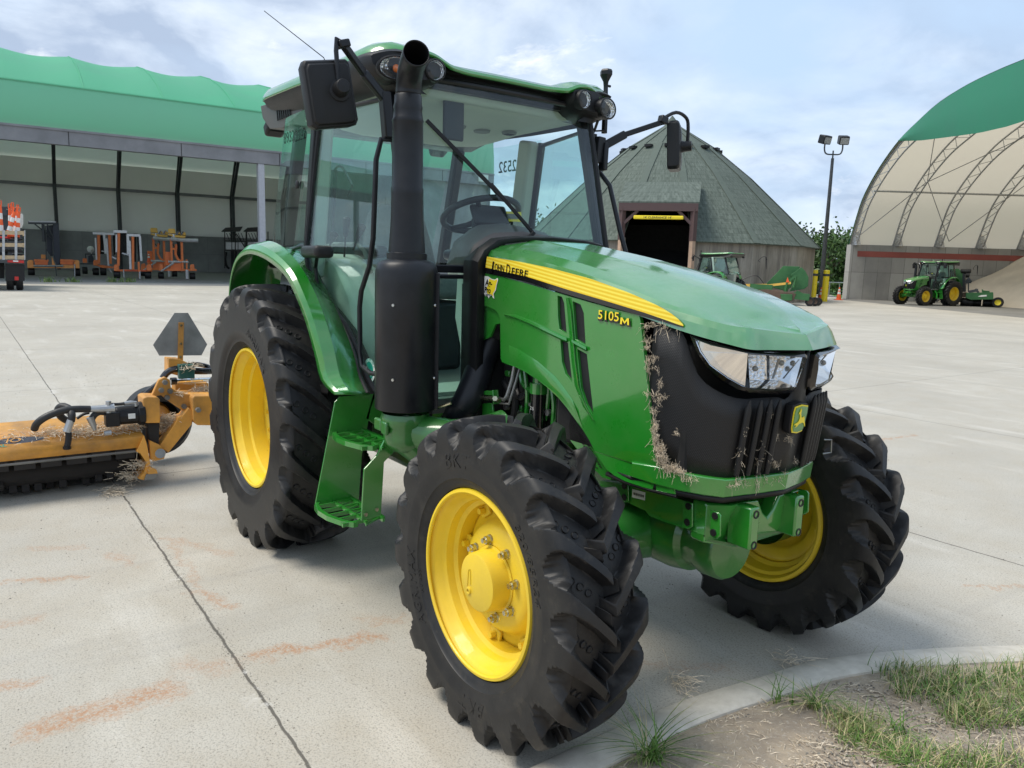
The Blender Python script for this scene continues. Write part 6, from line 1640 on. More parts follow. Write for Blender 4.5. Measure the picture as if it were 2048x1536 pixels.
# trees
M['leafd'] = simple('leaves', (.035, .085, .018), .6, var=.8, vs=1.2, col2=(.085, .17, .035)); M['bark'] = simple('bark', (.10, .08, .06), .9, var=.3)
def tree(p, h_, w_, seed, lab):
    r = random.Random(seed); rt = thing('tree', lab, 'tree', p, group='trees behind the sheds')
    m = MB(); m.tube([(0, 0, 0), (.1, 0, h_*.35), (0, .1, h_*.7)], [.22, .16, .05], 8)
    for k in range(5):
        a = r.uniform(0, 2*PI); m.tube([(0, 0, h_*r.uniform(.2, .5)), (math.cos(a)*w_*.3, math.sin(a)*w_*.3, h_*.65)], [.09, .03], 6)
    m.build('trunk', 'bark', rt)
    m = MB(); cl = []
    for k in range(34):
        a = r.uniform(0, 2*PI); z = r.uniform(.12, 1.0); rad = w_*.5*math.sin(PI*min(.97, z*.85+.12))*r.uniform(.35, 1.05); cl.append(V((math.cos(a)*rad, math.sin(a)*rad, h_*z)))
    for c in cl:
        s_ = r.uniform(.5, 1.1)*w_*.15
        for k in range(85):
            q = c+V((r.gauss(0, s_), r.gauss(0, s_), r.gauss(0, s_*.8)))
            if q.z < .1: continue
            a = V((r.gauss(0, 1), r.gauss(0, 1), r.gauss(0, 1))).normalized()*.17*r.uniform(.6, 1.5); b = a.cross(V((r.gauss(0, 1), r.gauss(0, 1), r.gauss(0, 1)))).normalized()*.11
            m.add([q-a, q-b, q+a, q+b], [(0, 1, 2, 3)])
    m.build('crown', 'leafd', rt, smooth=0, recalc=False)
TS = [(1612, 62, 3.6, 3.4, 'small pale sprig-topped tree at the right roof edge of the round shed'), (1650, 68, 5.0, 5.5, 'bushy green tree just left of the floodlight pole'), (1680, 70, 4.9, 5., 'bushy green tree between the floodlight pole and the arched shed'),
      (1710, 73, 4.6, 5.5, 'green tree mostly hidden behind the concrete wall end of the arched shed'), (1600, 74, 4.9, 6., 'green tree low behind the right side of the round shed'),
      (1130, 66, 4.9, 5.5, 'green tree seen through the cab glass, left of the round shed'), (1085, 68, 5.6, 6., 'taller green tree seen through the cab rear pillar gap'), (1040, 72, 5.0, 6., 'green tree seen through the windscreen beside the barn end'), (1005, 74, 4.6, 5., 'green tree at the barn end, seen through the steering wheel')]
for i, (u, dpt, h_, w_, lab) in enumerate(TS):
    p = ray_at_depth(u, 560, dpt); tree(V((p.x, p.y, 0)), h_*1.05, w_, i+3, lab)
# ================================================================ helpers for things digitised on an upright plane at their own distance
class Up:
    """upright local frame at a given depth: p(u, v, y) gives a point, y metres further back"""
    def __init__(s, u, v, dep):
        q = ray_at_depth(u, v, dep); s.o = V((q.x, q.y, 0)); d = V((q.x-CAM.x, q.y-CAM.y, 0)).normalized(); s.n = d; s.r = V((d.y, -d.x, 0)); s.k = dep/FPX
    def w(s, u, v, y=0.): return atplane(u, v, s.o+s.n*y, s.n)
    def p(s, u, v, y=0.):
        return s.w(u, v, y)-s.o
def crop(x, y, ox, oy, sc): return ox+x/sc, oy+y/sc
def grow(lst): return [p for p in lst]
def slab(m, F, pts, y, t):
    """extruded outline between depth y and y+t; outline read on the front plane"""
    A = [F(a, b, y) for a, b in pts]; n_ = F.n*t; m.poly([A], off=n_); return m
class Fr:
    def __init__(s, up, ox, oy, sc): s.up = up; s.ox = ox; s.oy = oy; s.sc = sc; s.n = up.n; s.r = up.r; s.k = up.k/sc
    def __call__(s, x, y, dy=0.):
        p = s.up.w(s.ox+x/s.sc, s.oy+y/s.sc, 0)-s.up.o; return p+s.n*dy
def whl(F, x, y, r, wd, dy, parent, rimmat='white', name='wheel', ax=None, across=True):
    """wheel with its axle across the picture (tread seen) or facing the viewer; rests on z=0"""
    c = F(x, y, dy); R_ = r*F.k; c = V((c.x, c.y, R_)); ax = ax or (F.r if across else F.n)
    rt = empty('wheel', c); rt.parent = parent
    m = MB(); w_ = wd/2; m.lathe((0, 0, 0), ax, [(-w_, R_*.55), (-w_, R_*.9), (-w_*.75, R_), (w_*.75, R_), (w_, R_*.9), (w_, R_*.55)], 20); m.build('tyre', 'rubber', rt)
    m = MB(); m.lathe((0, 0, 0), ax, [(-w_*.8, R_*.58), (-w_*.5, R_*.3), (-w_*.6, 0)], 16); m.lathe((0, 0, 0), ax, [(w_*.8, R_*.58), (w_*.5, R_*.3), (w_*.6, 0)], 16); m.build('rim', rimmat, rt); return rt
M['orange'] = simple('orange_paint', (.88, .22, .06), .5, var=.2, vs=3)
M['orange2'] = simple('amber_orange_paint', (.90, .36, .10), .5, var=.2, vs=3)
M['sigyel'] = simple('signal_yellow', (.80, .48, .09), .5, var=.1)
M['navy'] = simple('dark_blue_panel', (.02, .026, .042), .4, var=.2)
M['wood'] = simple('stake_wood', (.48, .36, .22), .8, var=.2, vs=9)
M['alu'] = simple('aluminium', (.60, .60, .60), .4, metal=.5, var=.15)
# ---- message/boom trailer
F = Fr(Up(108, 552, 56.), 0, 380, 6.98)
t = thing('boom_trailer', 'orange trailer carrying a tall dark folded board and raised top bar, leftmost in the barn', 'trailer', F.up.o, group='work trailers parked in the barn')
m = MB(); slab(m, F, [(415, 1045), (1110, 1050), (1110, 1092), (415, 1088)], 0, .5); m.build('frame', 'orange2', t, smooth=0)
for a, b in ((480, 672), (835, 1025)):
    m = MB(); slab(m, F, [(a, 968), (b, 975), (b-6, 1045), (a+8, 1040)], .1, .8); bx_ = m.build('tool_box', 'orange', t, smooth=0, bevel=.03); m = MB(); slab(m, F, [(a-6, 966), (b+6, 972), (b+6, 1000), (a-6, 996)], .04, .9); m.build('lid', 'orange', bx_, smooth=0)
for a, b in ((380, 465), (1030, 1110)):
    m = MB(); slab(m, F, [(a, 1000), (a+15, 978), (b-15, 978), (b, 1000), (b, 1092), (a, 1090)], .2, 1.1); m.build('mudguard', 'orange2', t, smooth=0, bevel=.04)
for x in (435, 1080): whl(F, x, 1150, 58, .42, .8, t)
m = MB(); slab(m, F, [(735, 480), (820, 455), (845, 930), (832, 1040), (790, 1045), (765, 990), (740, 900)], .0, .35); m.build('folded_board', 'navy', t, smooth=0, bevel=.04)
m = MB(); slab(m, F, [(645, 492), (735, 485), (742, 920), (700, 925), (655, 840)], .5, .25); m.build('inner_board', 'navy', t, smooth=0, bevel=.03)
m = MB(); m.bar(F(392, 455, 0), F(785, 462, 0), .22, .2); m.build('top_bar', 'darksteel', t, smooth=0); m = MB(); m.bar(F(400, 442, -.1), F(780, 447, -.1), .05, .07); m.build('bar_strip', 'galv', t, smooth=0)
m = MB(); m.tube([F(485, 475), F(650, 605), F(742, 690)], .05, 6); m.tube([F(660, 480), F(740, 660), F(745, 900)], .05, 6); m.tube([F(600, 480), F(612, 720)], .10, 6); m.tube([F(635, 500), F(645, 980)], .035, 6); m.tube([F(650, 830), F(690, 900), F(730, 920)], .02, 5); m.build('strut', 'darksteel', t)
m = MB(); m.tube([F(470, 1060, -.1), F(885, 1060, -.1)], .07, 8); m.tube([F(1042, 1035, -.1), F(1045, 1215, -.1)], .05, 8); m.build('jack', 'galv', t); m = MB(); m.tube([F(770, 1060, -.15), F(795, 1235, -.3)], .03, 6); m.build('chain', 'darksteel', t)
m = MB(); slab(m, F, [(722, 925), (770, 1045), (725, 1045)], .1, .1); slab(m, F, [(570, 900), (650, 905), (650, 960), (570, 960)], 1.2, .2); m.build('gusset', 'orange2', t, smooth=0)
# ---- arrow board trailers
def arrow(F, pts, lab, dy=0.):
    t = thing('board_trailer', lab, 'trailer', F.up.o, group='work trailers parked in the barn')
    for nm, mat, geo in pts:
        m = MB()
        for g_ in geo:
            if len(g_) == 3 and not isinstance(g_[2], tuple): m.bar(F(*g_[0], dy), F(*g_[1], dy), g_[2]*F.k, g_[2]*F.k)
            else: slab(m, F, g_, dy+.1, .25)
        m.build(nm, mat, t, smooth=0)
    return t
F = Fr(Up(265, 556, 55.), 160, 430, 5.12)
t1 = arrow(F, [('frame', 'orange', [[(360, 558), (740, 562), (740, 580), (360, 576)], [(600, 560), (615, 560), (612, 640), (600, 640)]]),
  ('mast', 'orange', [((397, 185), (392, 520), 22), ((540, 222), (542, 560), 22), ((600, 480), (605, 580), 18)]), ('board', 'darkint', [[(412, 190), (470, 178), (475, 380), (440, 405), (412, 400)], [(585, 225), (622, 222), (628, 470), (598, 470)], [(555, 225), (575, 225), (575, 480), (555, 480)]]),
  ('top_rail', 'alu', [((342, 168), (480, 172), 26), ((480, 205), (618, 210), 24), ((372, 200), (372, 380), 14), ((487, 200), (492, 400), 22), ((612, 215), (626, 470), 20), ((505, 262), (516, 555), 20)]), ('brace', 'galv', [((430, 390), (500, 410), 14), ((610, 570), (612, 668), 14), ((445, 560), (450, 640), 8), ((330, 430), (372, 450), 14)])],
  'orange trailer with two tall white topped folded boards, nearest of the barn group')
for a in (345, 680): m = MB(); slab(m, F, [(a, 520), (a+14, 506), (a+50, 508), (a+56, 572), (a+4, 572)], -.1, .9); m.build('mudguard', 'orange', t1, smooth=0, bevel=.03)
for x in (378, 698): whl(F, x, 610, 42, .42, .4, t1)
m = MB(); slab(m, F, [(440, 566), (730, 570), (730, 576), (440, 573)], .07, .03); m.build('reflector_tape', 'red', t1, smooth=0)
F = Fr(Up(210, 550, 61.), 160, 430, 5.12)
t2 = arrow(F, [('frame', 'orange', [[(150, 500), (340, 530), (340, 545), (235, 543), (150, 515)]]), ('mast', 'orange', [((190, 205), (192, 500), 24), ((300, 205), (312, 500), 24)]), ('board', 'darkint', [[(198, 208), (240, 205), (248, 400), (205, 400)], [(335, 205), (362, 205), (362, 400), (345, 420)]]),
  ('top_rail', 'alu', [((130, 186), (352, 195), 22), ((243, 190), (262, 395), 20), ((270, 240), (290, 520), 16), ((158, 235), (168, 460), 14)]), ('brace', 'galv', [((220, 370), (260, 375), 10), ((295, 545), (325, 590), 9)])],
  'orange trailer with a single white topped board, second from the left in the barn')
for x, r in ((160, 38), (238, 48)): whl(F, x, 560, r, .45, .4, t2)
m = MB(); slab(m, F, [(135, 478), (145, 460), (180, 462), (186, 520), (138, 518)], -.1, .9); m.build('mudguard', 'orange', t2, smooth=0, bevel=.03)
F = Fr(Up(175, 545, 64.), 160, 430, 5.12)
t3 = arrow(F, [('frame', 'darksteel', [((52, 400), (180, 402), 12), ((55, 400), (58, 480), 10), ((175, 400), (172, 480), 10), ((0, 500), (150, 500), 12)]), ('tool_box', 'navy', [[(85, 420), (120, 405), (140, 440), (140, 490), (85, 490)]])], 'low dark trailer with a small white lamp, behind the board trailers')
m = MB(); slab(m, F, [(25, 455), (35, 442), (70, 446), (75, 490), (30, 490)], -.1, .8); m.build('mudguard', 'orange', t3, smooth=0, bevel=.03)
m = MB(); m.sphere(F(108, 352), .28, 10); m.tube([F(115, 360), F(118, 405)], .04, 5); m.build('work_lamp', 'white', t3); whl(F, 48, 530, 36, .4, .4, t3)
# ---- portable signal trailers
def signal(up, dx, dyy, lab):
    F = Fr(up, 160+dx/5.12, 430+dyy/5.12, 5.12)
    t = thing('signal_trailer', lab, 'trailer', up.o, group='portable traffic light trailers')
    m = MB(); slab(m, F, [(825, 553), (1195, 556), (1195, 574), (825, 572)], 0, .9); m.build('frame', 'orange', t, smooth=0)
    m = MB(); slab(m, F, [(870, 375), (920, 378), (922, 520), (872, 515)], .3, .8); m.build('battery_box', 'orange', t, smooth=0, bevel=.02)
    m = MB(); slab(m, F, [(925, 560), (928, 500), (1000, 485), (1060, 500), (1062, 565)], .1, .1); m.build('apron', 'orange', t, smooth=0)
    for a in (805, 1125):
        m = MB(); slab(m, F, [(a, 570), (a+3, 515), (a+14, 505), (a+42, 505), (a+52, 560), (a+52, 572)], -.1, .9); m.build('mudguard', 'orange', t, smooth=0, bevel=.03)
    for x in (828, 1152): whl(F, x, 595, 33, .4, .4, t)
    m = MB(); m.bar(F(932, 245), F(938, 470), 20*F.k); m.bar(F(1040, 265), F(1050, 560), 20*F.k); m.bar(F(940, 345), F(985, 350), 18*F.k); m.tube([F(985, 300), F(978, 400), F(1000, 450), F(1035, 480)], .09, 6); m.bar(F(1092, 455), F(1093, 560), 14*F.k); m.build('mast', 'orange', t, smooth=0)
    m = MB(); m.tube([F(930, 245, -.2), F(1050, 258, -.2), F(1210, 262, -.2)], .14, 8); m.nxt(); m.tube([F(960, 195), F(962, 240)], .12, 8); m.nxt(); m.tube([F(905, 478), F(1110, 482)], .09, 8); m.nxt(); m.tube([F(830, 575, -.1), F(960, 490, -.1)], .07, 6); m.nxt(); m.tube([F(1094, 560, -.2), F(1098, 655, -.2)], .12, 8); m.each('steel_arm', 'alu', t)
    for pts in ([(900, 150), (910, 140), (970, 140), (980, 190), (905, 188)], [(905, 195), (1085, 215), (1075, 235), (985, 228), (905, 208)], [(990, 195), (995, 170), (1020, 175), (1035, 200)], [(1030, 200), (1060, 172), (1082, 180), (1085, 212)]):
        m = MB(); slab(m, F, pts, -.1, .9); m.build('signal_head', 'sigyel', t, smooth=0, bevel=.04)
    for x in (1000, 1048):
        m = MB(); slab(m, F, [(x-16, 200), (x-4, 172), (x+18, 165), (x+8, 185), (x-2, 205)], -.2, .3); m.build('signal_visor', 'blackgloss', t, smooth=0)
    m = MB(); m.tube(catmull([F(985, 270), F(1000, 300), F(975, 330), F(950, 300)], 3), .03, 5); m.build('cable', 'black', t)
signal(Up(355, 553, 57.), 0, 0, 'orange portable traffic light trailer with yellow signal heads, right one of the pair')
signal(Up(325, 550, 63.), -182, -8, 'orange portable traffic light trailer with yellow heads, left and partly hidden by its twin')
cn = cone('traffic_cone', Up(299, 549, 61.).o+V((0, 0, 1.15)), 'red and white cone standing up on the hidden traffic light trailer', .75)
# ---- spreader racks
M['rackdark'] = simple('rack_steel', (.045, .042, .04), .6, var=.2)
for i_, (dx, lab) in enumerate(((0, 'dark steel spreader hopper on its stand, left one at the back of the barn'), (225, 'dark steel spreader hopper on its stand, next to the barn column'))):
    F = Fr(Up(470+dx/5.12, 538, 84.), 160+dx/5.12, 430, 5.12)
    t = thing('spreader_hopper', lab, 'spreader', F.up.o, group='spreader hoppers stored in the barn')
    m = MB(); slab(m, F, [(1448, 165), (1490, 130), (1665, 118), (1640, 160)], 0, 3.); m.build('hood', 'rackdark', t, smooth=0)
    m = MB()
    for x in (1482, 1590, 1700): m.bar(F(x, 170), F(x, 545), 8*F.k)
    m.bar(F(1482, 265), F(1700, 270), 9*F.k); m.bar(F(1482, 360), F(1700, 372), 12*F.k)
    for k in range(6): m.bar(F(1500+30*k, 185), F(1530+30*k, 262), 6*F.k)
    m.bar(F(1600, 190), F(1700, 350), 10*F.k); m.build('stand', 'rackdark', t, smooth=0)
    for k in range(3):
        m = MB(); slab(m, F, [(1494+65*k, 278), (1550+65*k, 280), (1550+65*k, 352), (1494+65*k, 350)], .3, 2.); m.build('tank', 'alu', t, smooth=0)
    m = MB(); m.tube(catmull([F(1500, 380), F(1488, 450), F(1500, 520), F(1530, 550)], 3), .12, 6); m.tube(catmull([F(1600, 375), F(1590, 460), F(1600, 545)], 3), .10, 6); m.build('hose', 'black', t)
# ---- work truck with delineators
F = Fr(Up(20, 582, 32.8), 0, 380, 6.98)
t = thing('work_truck', 'dark flatbed work truck with wooden stake sides at the left picture edge', 'truck', F.up.o)
LX = -950; D0 = 0.
for y0, y1 in ((570, 625), (740, 795), (915, 970)):
    m = MB(); slab(m, F, [(LX, y0-12), (345, y0+2), (343, y1), (LX, y1-12)], 0, .03); m.build('stake_board', 'wood', t, smooth=0)
    m = MB(); a = F(345, (y0+y1)/2, .02); m.bar(a, a+F.n*4.2, .03, (y1-y0)*F.k); m.build('stake_board', 'wood', t, smooth=0)
for x in (49, 223, 345, -130, -300, -480, -650, -820):
    m = MB(); slab(m, F, [(x-18 if x < 340 else x-5, 560), (x+18 if x < 340 else x+8, 560), (x+18 if x < 340 else x+8, 975), (x-18 if x < 340 else x-5, 975)], -.03, .03); m.build('stake', 'galv', t, smooth=0)
m = MB(); slab(m, F, [(LX, 962), (350, 978), (350, 1020), (LX, 1005)], -.05, 4.4); m.build('bed', 'darksteel', t, smooth=0)
m = MB(); slab(m, F, [(105, 980), (335, 984), (335, 1022), (105, 1010)], -.08, .03); m.build('reflector_tape', 'red', t, smooth=0); m = MB(); slab(m, F, [(182, 982), (255, 985), (255, 1003), (182, 1000)], -.10, .02); m.build('bump_plate', 'white', t, smooth=0)
m = MB(); m.nxt(); slab(m, F, [(75, 1030), (345, 1040), (345, 1270), (75, 1268)], .1, .05); m.nxt(); slab(m, F, [(LX+40, 1030), (LX+310, 1040), (LX+310, 1270), (LX+40, 1268)], .1, .05); m.each('mud_flap', 'black', t, smooth=0)
m = MB(); slab(m, F, [(203, 1208), (262, 1210), (262, 1262), (203, 1260)], .05, .03); m.build('tail_lamp', 'red', t, smooth=0, bevel=.01)
m = MB(); slab(m, F, [(LX+400, 1010), (60, 1020), (60, 1240), (LX+400, 1230)], .5, .4); slab(m, F, [(-350, 1050), (-250, 1050), (-250, 1180), (-350, 1180)], .9, 6.); m.build('chassis', 'darkint', t, smooth=0)
for x in (140, 275, LX+90, LX+230): whl(F, x, 1300, 130, .27, .85, t)
for x in (240, LX+110): whl(F, x, 1300, 130, .3, 6.2, t)
m = MB(); slab(m, F, [(LX+10, 185), (240, 200), (330, 480), (335, 1000), (LX-10, 985), (LX-5, 420)], 4.6, 2.2); cab_ = m.build('cab', 'white', t, smooth=0, bevel=.12); cab_.data.materials[0] = M['darksteel']
m = MB(); m.bar(F(LX, 168, 4.3), F(215, 182, 4.3), .10); m.bar(F(-400, 230, 4.3), F(90, 238, 4.3), .06, .35); m.bar(F(235, 190, 4.3), F(240, 560, 4.3), .08); m.build('headache_rack', 'darksteel', t, smooth=0)
m = MB(); slab(m, F, [(302, 290), (312, 270), (335, 272), (350, 300), (350, 430), (330, 490), (300, 500), (292, 470)], 4.2, .12); m.build('wing_mirror', 'bone', t, smooth=0, bevel=.03)
# piled rubber bases
for j, (x, y, w_, h2, dd, mt) in enumerate(((20, 700, 130, 40, .5, 'black'), (190, 695, 130, 40, .6, 'black'), (250, 690, 120, 30, 1.1, 'black'), (60, 660, 150, 30, .9, 'red'), (190, 645, 150, 50, 1.0, 'coneor'), (230, 850, 150, 40, .5, 'black'), (110, 850, 140, 40, .6, 'black'), (250, 890, 130, 30, 1.2, 'black'), (30, 890, 130, 30, 1.0, 'black'))):
    m = MB(); c_ = F(x, y, dd); m.box(c_, (w_*F.k, .5, h2*F.k*.6), Matrix.Rotation(.2*math.sin(j*3.), 3, 'Y')@Matrix.Rotation(math.atan2(F.r.y, F.r.x), 3, 'Z')); o = m.build('rubber_base', mt, None, smooth=0, bevel=.02, loc=F.up.o)
    tag(o, ['flat black rubber base under the leftmost stacked delineators', 'flat black rubber base in the upper slat gap, centre', 'flat black rubber base in the upper slat gap, right end', 'red plastic base high in the truck bed, left', 'orange plastic base high in the truck bed behind the stake', 'flat black rubber base in the lower slat gap, right of the stake', 'flat black rubber base in the lower slat gap, between the stakes', 'flat black rubber base at the bottom right of the truck bed', 'flat black rubber base at the bottom left of the truck bed'][j], 'cone base', 'delineator bases piled in the truck bed')
for j, (x0, y0, x1, y1, w_, dd, lab) in enumerate(((12, 620, -2, 190, 62, .8, 'orange and white delineator at the very left picture edge in the truck bed'), (150, 620, 135, 230, 52, 1.2, 'upright orange and white delineator, left of the leaning one'), (120, 600, 205, 290, 60, .7, 'leaning orange and white delineator, tilted to the right'), (195, 610, 178, 205, 44, 1.5, 'orange and white delineator behind the others, with the highest handle'),
        (245, 620, 268, 290, 54, .75, 'orange and white delineator furthest right in the truck bed'), (215, 610, 248, 240, 40, 1.4, 'orange and white delineator just behind the rightmost one'))):
    a, b = F(x0, y0, dd), F(x1, y1, dd); d_ = (b-a); r_ = w_*F.k/2
    t = thing('delineator', lab, 'delineator', F.up.o+a, group='delineators stacked in the truck bed')
    m = MB(); m.loft([m.ring(V(), d_, r_*1.1, 14), m.ring(d_, d_, r_*.62, 14)]); m.build('post', 'coneor', t)
    for t0, t1_ in ((.12, .32), (.52, .72)):
        m = MB(); m.loft([m.ring(d_*t0, d_, r_*(1.12-.48*t0)+.004, 14), m.ring(d_*t1_, d_, r_*(1.12-.48*t1_)+.004, 14)], (False, False)); m.build('white_band', 'white', t)
    m = MB(); u_ = d_.normalized(); m.tube([d_-F.r*r_*.5, d_-F.r*r_*.5+u_*.17, d_+F.r*r_*.5+u_*.17, d_+F.r*r_*.5], .022, 6); m.build('handle', 'coneor', t)
# ---- small weeds at the barn apron
for j, (u, lab) in enumerate(((98, 'weed tuft at the barn apron edge, leftmost'), (145, 'weed tuft at the barn apron edge below the boom trailer jack'), (225, 'weed tuft at the barn apron edge left of the board trailer wheel'), (257, 'weed tuft at the barn apron edge under the board trailer'))):
    p = atz(u, 564); m = MB(); r_ = random.Random(j)
    for k in range(60): blade(m, V((r_.gauss(0, .35), r_.gauss(0, .2), 0)), r_.uniform(0, 6.3), r_.uniform(.15, .5), .02, .7, 3)
    tag(m.build('weed_tuft', 'grass', None, smooth=0, recalc=False, loc=(p.x, p.y, 0)), lab, 'weed', 'weeds along the barn apron')
# ================================================================ FLAIL MOWER BEHIND THE TRACTOR
M['mower'] = paint('mower_orange', (.78, .36, .055), .5, .25, .85, (.17, .10, .05))
M['mowerdk'] = simple('mower_underside', (.018, .015, .013), .85, var=.5, vs=20)
def mx3(x, y, X): return atx(x/3.414, 600+y/3.414, X)
fm = thing('flail_mower', 'worn orange flail mower on an arm behind the tractor, cuttings lying on its deck', 'mower')
def g3(name, mat, polys, X, t=.02, parent=None, **k):
    m = MB()
    for pl in polys: m.poly([[mx3(x, y, X) for x, y in pl]], off=(-t, 0, 0))
    return m.build(name, mat, parent or fm, smooth=k.get('smooth', 0), bevel=k.get('bevel', .003))
ext_ = -900
XL = -1.42
lip_t = [mx3(-120, 1037, XL), mx3(980, 930, XL)]; lip_b = [mx3(-120, 1128, XL), mx3(1000, 1000, XL)]
dirL = (lip_t[0]-lip_t[1]).normalized(); yl = -3.3
def extl(p): d = (yl-p.y)/dirL.y; return V((XL, yl, p.z+0*d))
lt0 = V((XL, yl, lip_t[1].z)); lb0 = V((XL+.0, yl, lip_b[1].z))
ytr = lip_t[1].y
zt, zb = lip_t[1].z, lip_b[1].z
rt_z = zt+.10
m = MB()
m.grid([[V((XL-.02, yl, zb-.006)), V((XL-.02, ytr, zb-.006))], [V((XL+.01, yl, zb)), V((XL+.01, ytr, zb))], [V((XL, yl, zt)), V((XL, ytr, zt))], [V((XL-.16, yl, zt+.045)), V((XL-.16, ytr, zt+.045))], [V((XL-.42, yl, rt_z)), V((XL-.42, ytr, rt_z))], [V((XL-.55, yl, zt-.02)), V((XL-.55, ytr, zt-.02))], [V((XL-.58, yl, .12)), V((XL-.58, ytr, .12))]])
dk = m.build('deck', 'mower', fm, smooth=25, solid=.012)
m = MB(); m.bx(XL-.50, XL-.16, yl, ytr-.02, .10, zt-.03); m.build('deck_inside', 'mowerdk', dk, smooth=0)
m = MB(); m.cyl((XL-.20, yl, .15), (XL-.20, ytr-.05, .15), .085, n=20); m.cyl((XL-.45, yl, .085), (XL-.45, ytr-.05, .085), .085, n=18); m.build('rotor', 'mowerdk', fm)
r_ = random.Random(4); m = MB()
for k in range(26):
    y = yl+.04+k*(ytr-yl-.1)/26; a = r_.uniform(0, 6.28); c_ = V((XL-.20, y, .15)); d_ = V((math.cos(a), 0, math.sin(a)))
    for s_ in (1, -1): m.nxt(); m.box(c_+d_*.105*s_, (.05, .045, .05), Matrix.Rotation(-a, 3, 'Y'))
for o in m.each('flail', 'mowerdk', fm, smooth=0, bevel=.004): pass
m = MB()
for k in range(14):
    y = ytr-.12-k*.15; m.nxt(); m.bx(XL-.03, XL-.015, y-.06, y+.06, zb-.075, zb-.004)
m.each('flap', 'mowerdk', fm, smooth=0)
m = MB(); m.tube([V((XL-.02, yl, zb-.03)), V((XL-.02, ytr, zb-.03))], .010, 6); m.build('flap_rod', 'dullsteel', fm)
g3('end_plate', 'mower', [[(930, 1035), (985, 925), (1005, 990), (1022, 1090), (1030, 1150), (1010, 1190), (990, 1232), (945, 1222), (985, 1180), (1000, 1110), (960, 1050)]], XL+.015, .5)
g3('skid_shoe', 'dullsteel', [[(1000, 1190), (1070, 1178), (1082, 1200), (1060, 1222), (985, 1234)]], XL+.03, .5)
g3('shoe_bracket', 'mower', [[(1015, 1140), (1070, 1160), (1078, 1185), (1012, 1190)]], XL+.035, .04)
# drive cover and motor
g3('drive_cover', 'mower', [[(975, 672), (1000, 662), (1078, 664), (1092, 680), (1095, 840), (1000, 842), (985, 830)]], XL-.02, .20, bevel=.012)
g3('drive_case', 'mowerdk', [[(1010, 842), (1090, 842), (1085, 985), (1020, 985)]], XL-.05, .12)
m = MB(); a = mx3(985, 770, XL-.08); b = mx3(790, 790, XL-.08); m.tube([a, a.lerp(b, .25), a.lerp(b, .26), b], [.085, .085, .07, .065], 10); m.box(mx3(765, 810, XL-.06), (.10, .09, .10)); m.build('hydraulic_motor', 'black', fm, bevel=.008)
m = MB(); m.box(mx3(900, 793, XL-.0), (.004, .045, .035)); m.build('motor_label', 'label', fm, smooth=0)
m = MB(); m.tube([mx3(780, 735, XL-.02), mx3(700, 742, XL-.02), mx3(612, 745, XL-.02)], [.03, .025, .022], 10); m.cyl(mx3(740, 690, XL-.02), mx3(740, 770, XL-.02), .018, n=8); m.nxt(); m.tube([mx3(850, 705, XL-.04), mx3(890, 698, XL-.04), mx3(925, 700, XL-.04), mx3(930, 725, XL-.04)], .012, 8); m.nxt(); m.tube([mx3(615, 800, XL-.02), mx3(640, 860, XL-.02), mx3(648, 890, XL-.02)], [.026, .018, .01], 8)
m.nxt(); m.tube([mx3(455, 900, XL+.03), mx3(485, 820, XL+.03)], .024, 10); m.nxt(); m.cyl(mx3(712, 910, XL+.02), mx3(760, 905, XL+.02), .018, n=8); m.each('hose_fitting', 'galv', fm)
m = MB(); m.tube(catmull([mx3(615, 745, XL-.02), mx3(520, 745, XL-.01), mx3(420, 758, XL+.0), mx3(320, 795, XL+.0), mx3(255, 840, XL-.02), mx3(235, 880, XL-.06)], 4), .024, 10)
m.tube(catmull([mx3(485, 830, XL+.03), mx3(490, 780, XL+.02), mx3(470, 740, XL-.05), mx3(420, 725, XL-.1), mx3(395, 755, XL-.12), mx3(420, 800, XL-.14), mx3(470, 830, XL-.16)], 4), .024, 10)
m.tube(catmull([mx3(620, 830, XL-.03), mx3(640, 790, XL-.03), mx3(680, 765, XL-.04), mx3(730, 770, XL-.05)], 3), .022, 8)
m.tube(catmull([mx3(525, 810, XL-.12), mx3(570, 780, XL-.12), mx3(610, 770, XL-.12)], 3), .010, 8); m.tube(catmull([mx3(760, 712, XL-.03), mx3(810, 712, XL-.04), mx3(860, 705, XL-.04)], 3), .011, 8); m.build('hydraulic_hose', 'hose', fm, smooth=60)
m = MB(); m.tube(catmull([mx3(468, 905, XL+.03), mx3(468, 950, XL+.03), mx3(458, 1000, XL+.03)], 3), .020, 10); m.tube([mx3(458, 1000, XL+.03), mx3(458, 1018, XL+.03)], .025, 8); m.build('elbow_fitting', 'blackmetal', fm)
# arm
g3('pivot_plate', 'mower', [[(1020, 960), (1090, 990), (1135, 1040), (1120, 1085), (1050, 1102), (1028, 1090)]], XL-.02, .05)
m = MB(); m.cyl(mx3(1095, 1048, XL+.03), mx3(1095, 1048, XL-.1), .035, n=14); m.cyl(mx3(1095, 1048, XL+.035), mx3(1095, 1048, XL+.03), .022, n=6); m.build('pivot_bolt', 'dullsteel', fm)
g3('swing_arm', 'mower', [[(1088, 1000), (1130, 1030), (1150, 1045), (1310, 850), (1320, 760), (1290, 735), (1245, 790), (1215, 800), (1205, 830)]], XL-.05, .12, bevel=.006)
g3('link_plate', 'mower', [[(1030, 665), (1085, 545), (1125, 525), (1160, 545), (1168, 600), (1235, 640), (1300, 645), (1305, 740), (1240, 752), (1150, 690), (1100, 650), (1060, 660)]], XL-.12, .04, bevel=.006)
g3('hitch_box', 'mower', [[(1312, 672), (1325, 655), (1470, 652), (1470, 858), (1345, 856), (1318, 820)]], XL-.02, .20, bevel=.01)
g3('hitch_beam', 'mower', [[(1215, 640), (1460, 640), (1460, 740), (1215, 740)]], XL-.2, .2, bevel=.01)
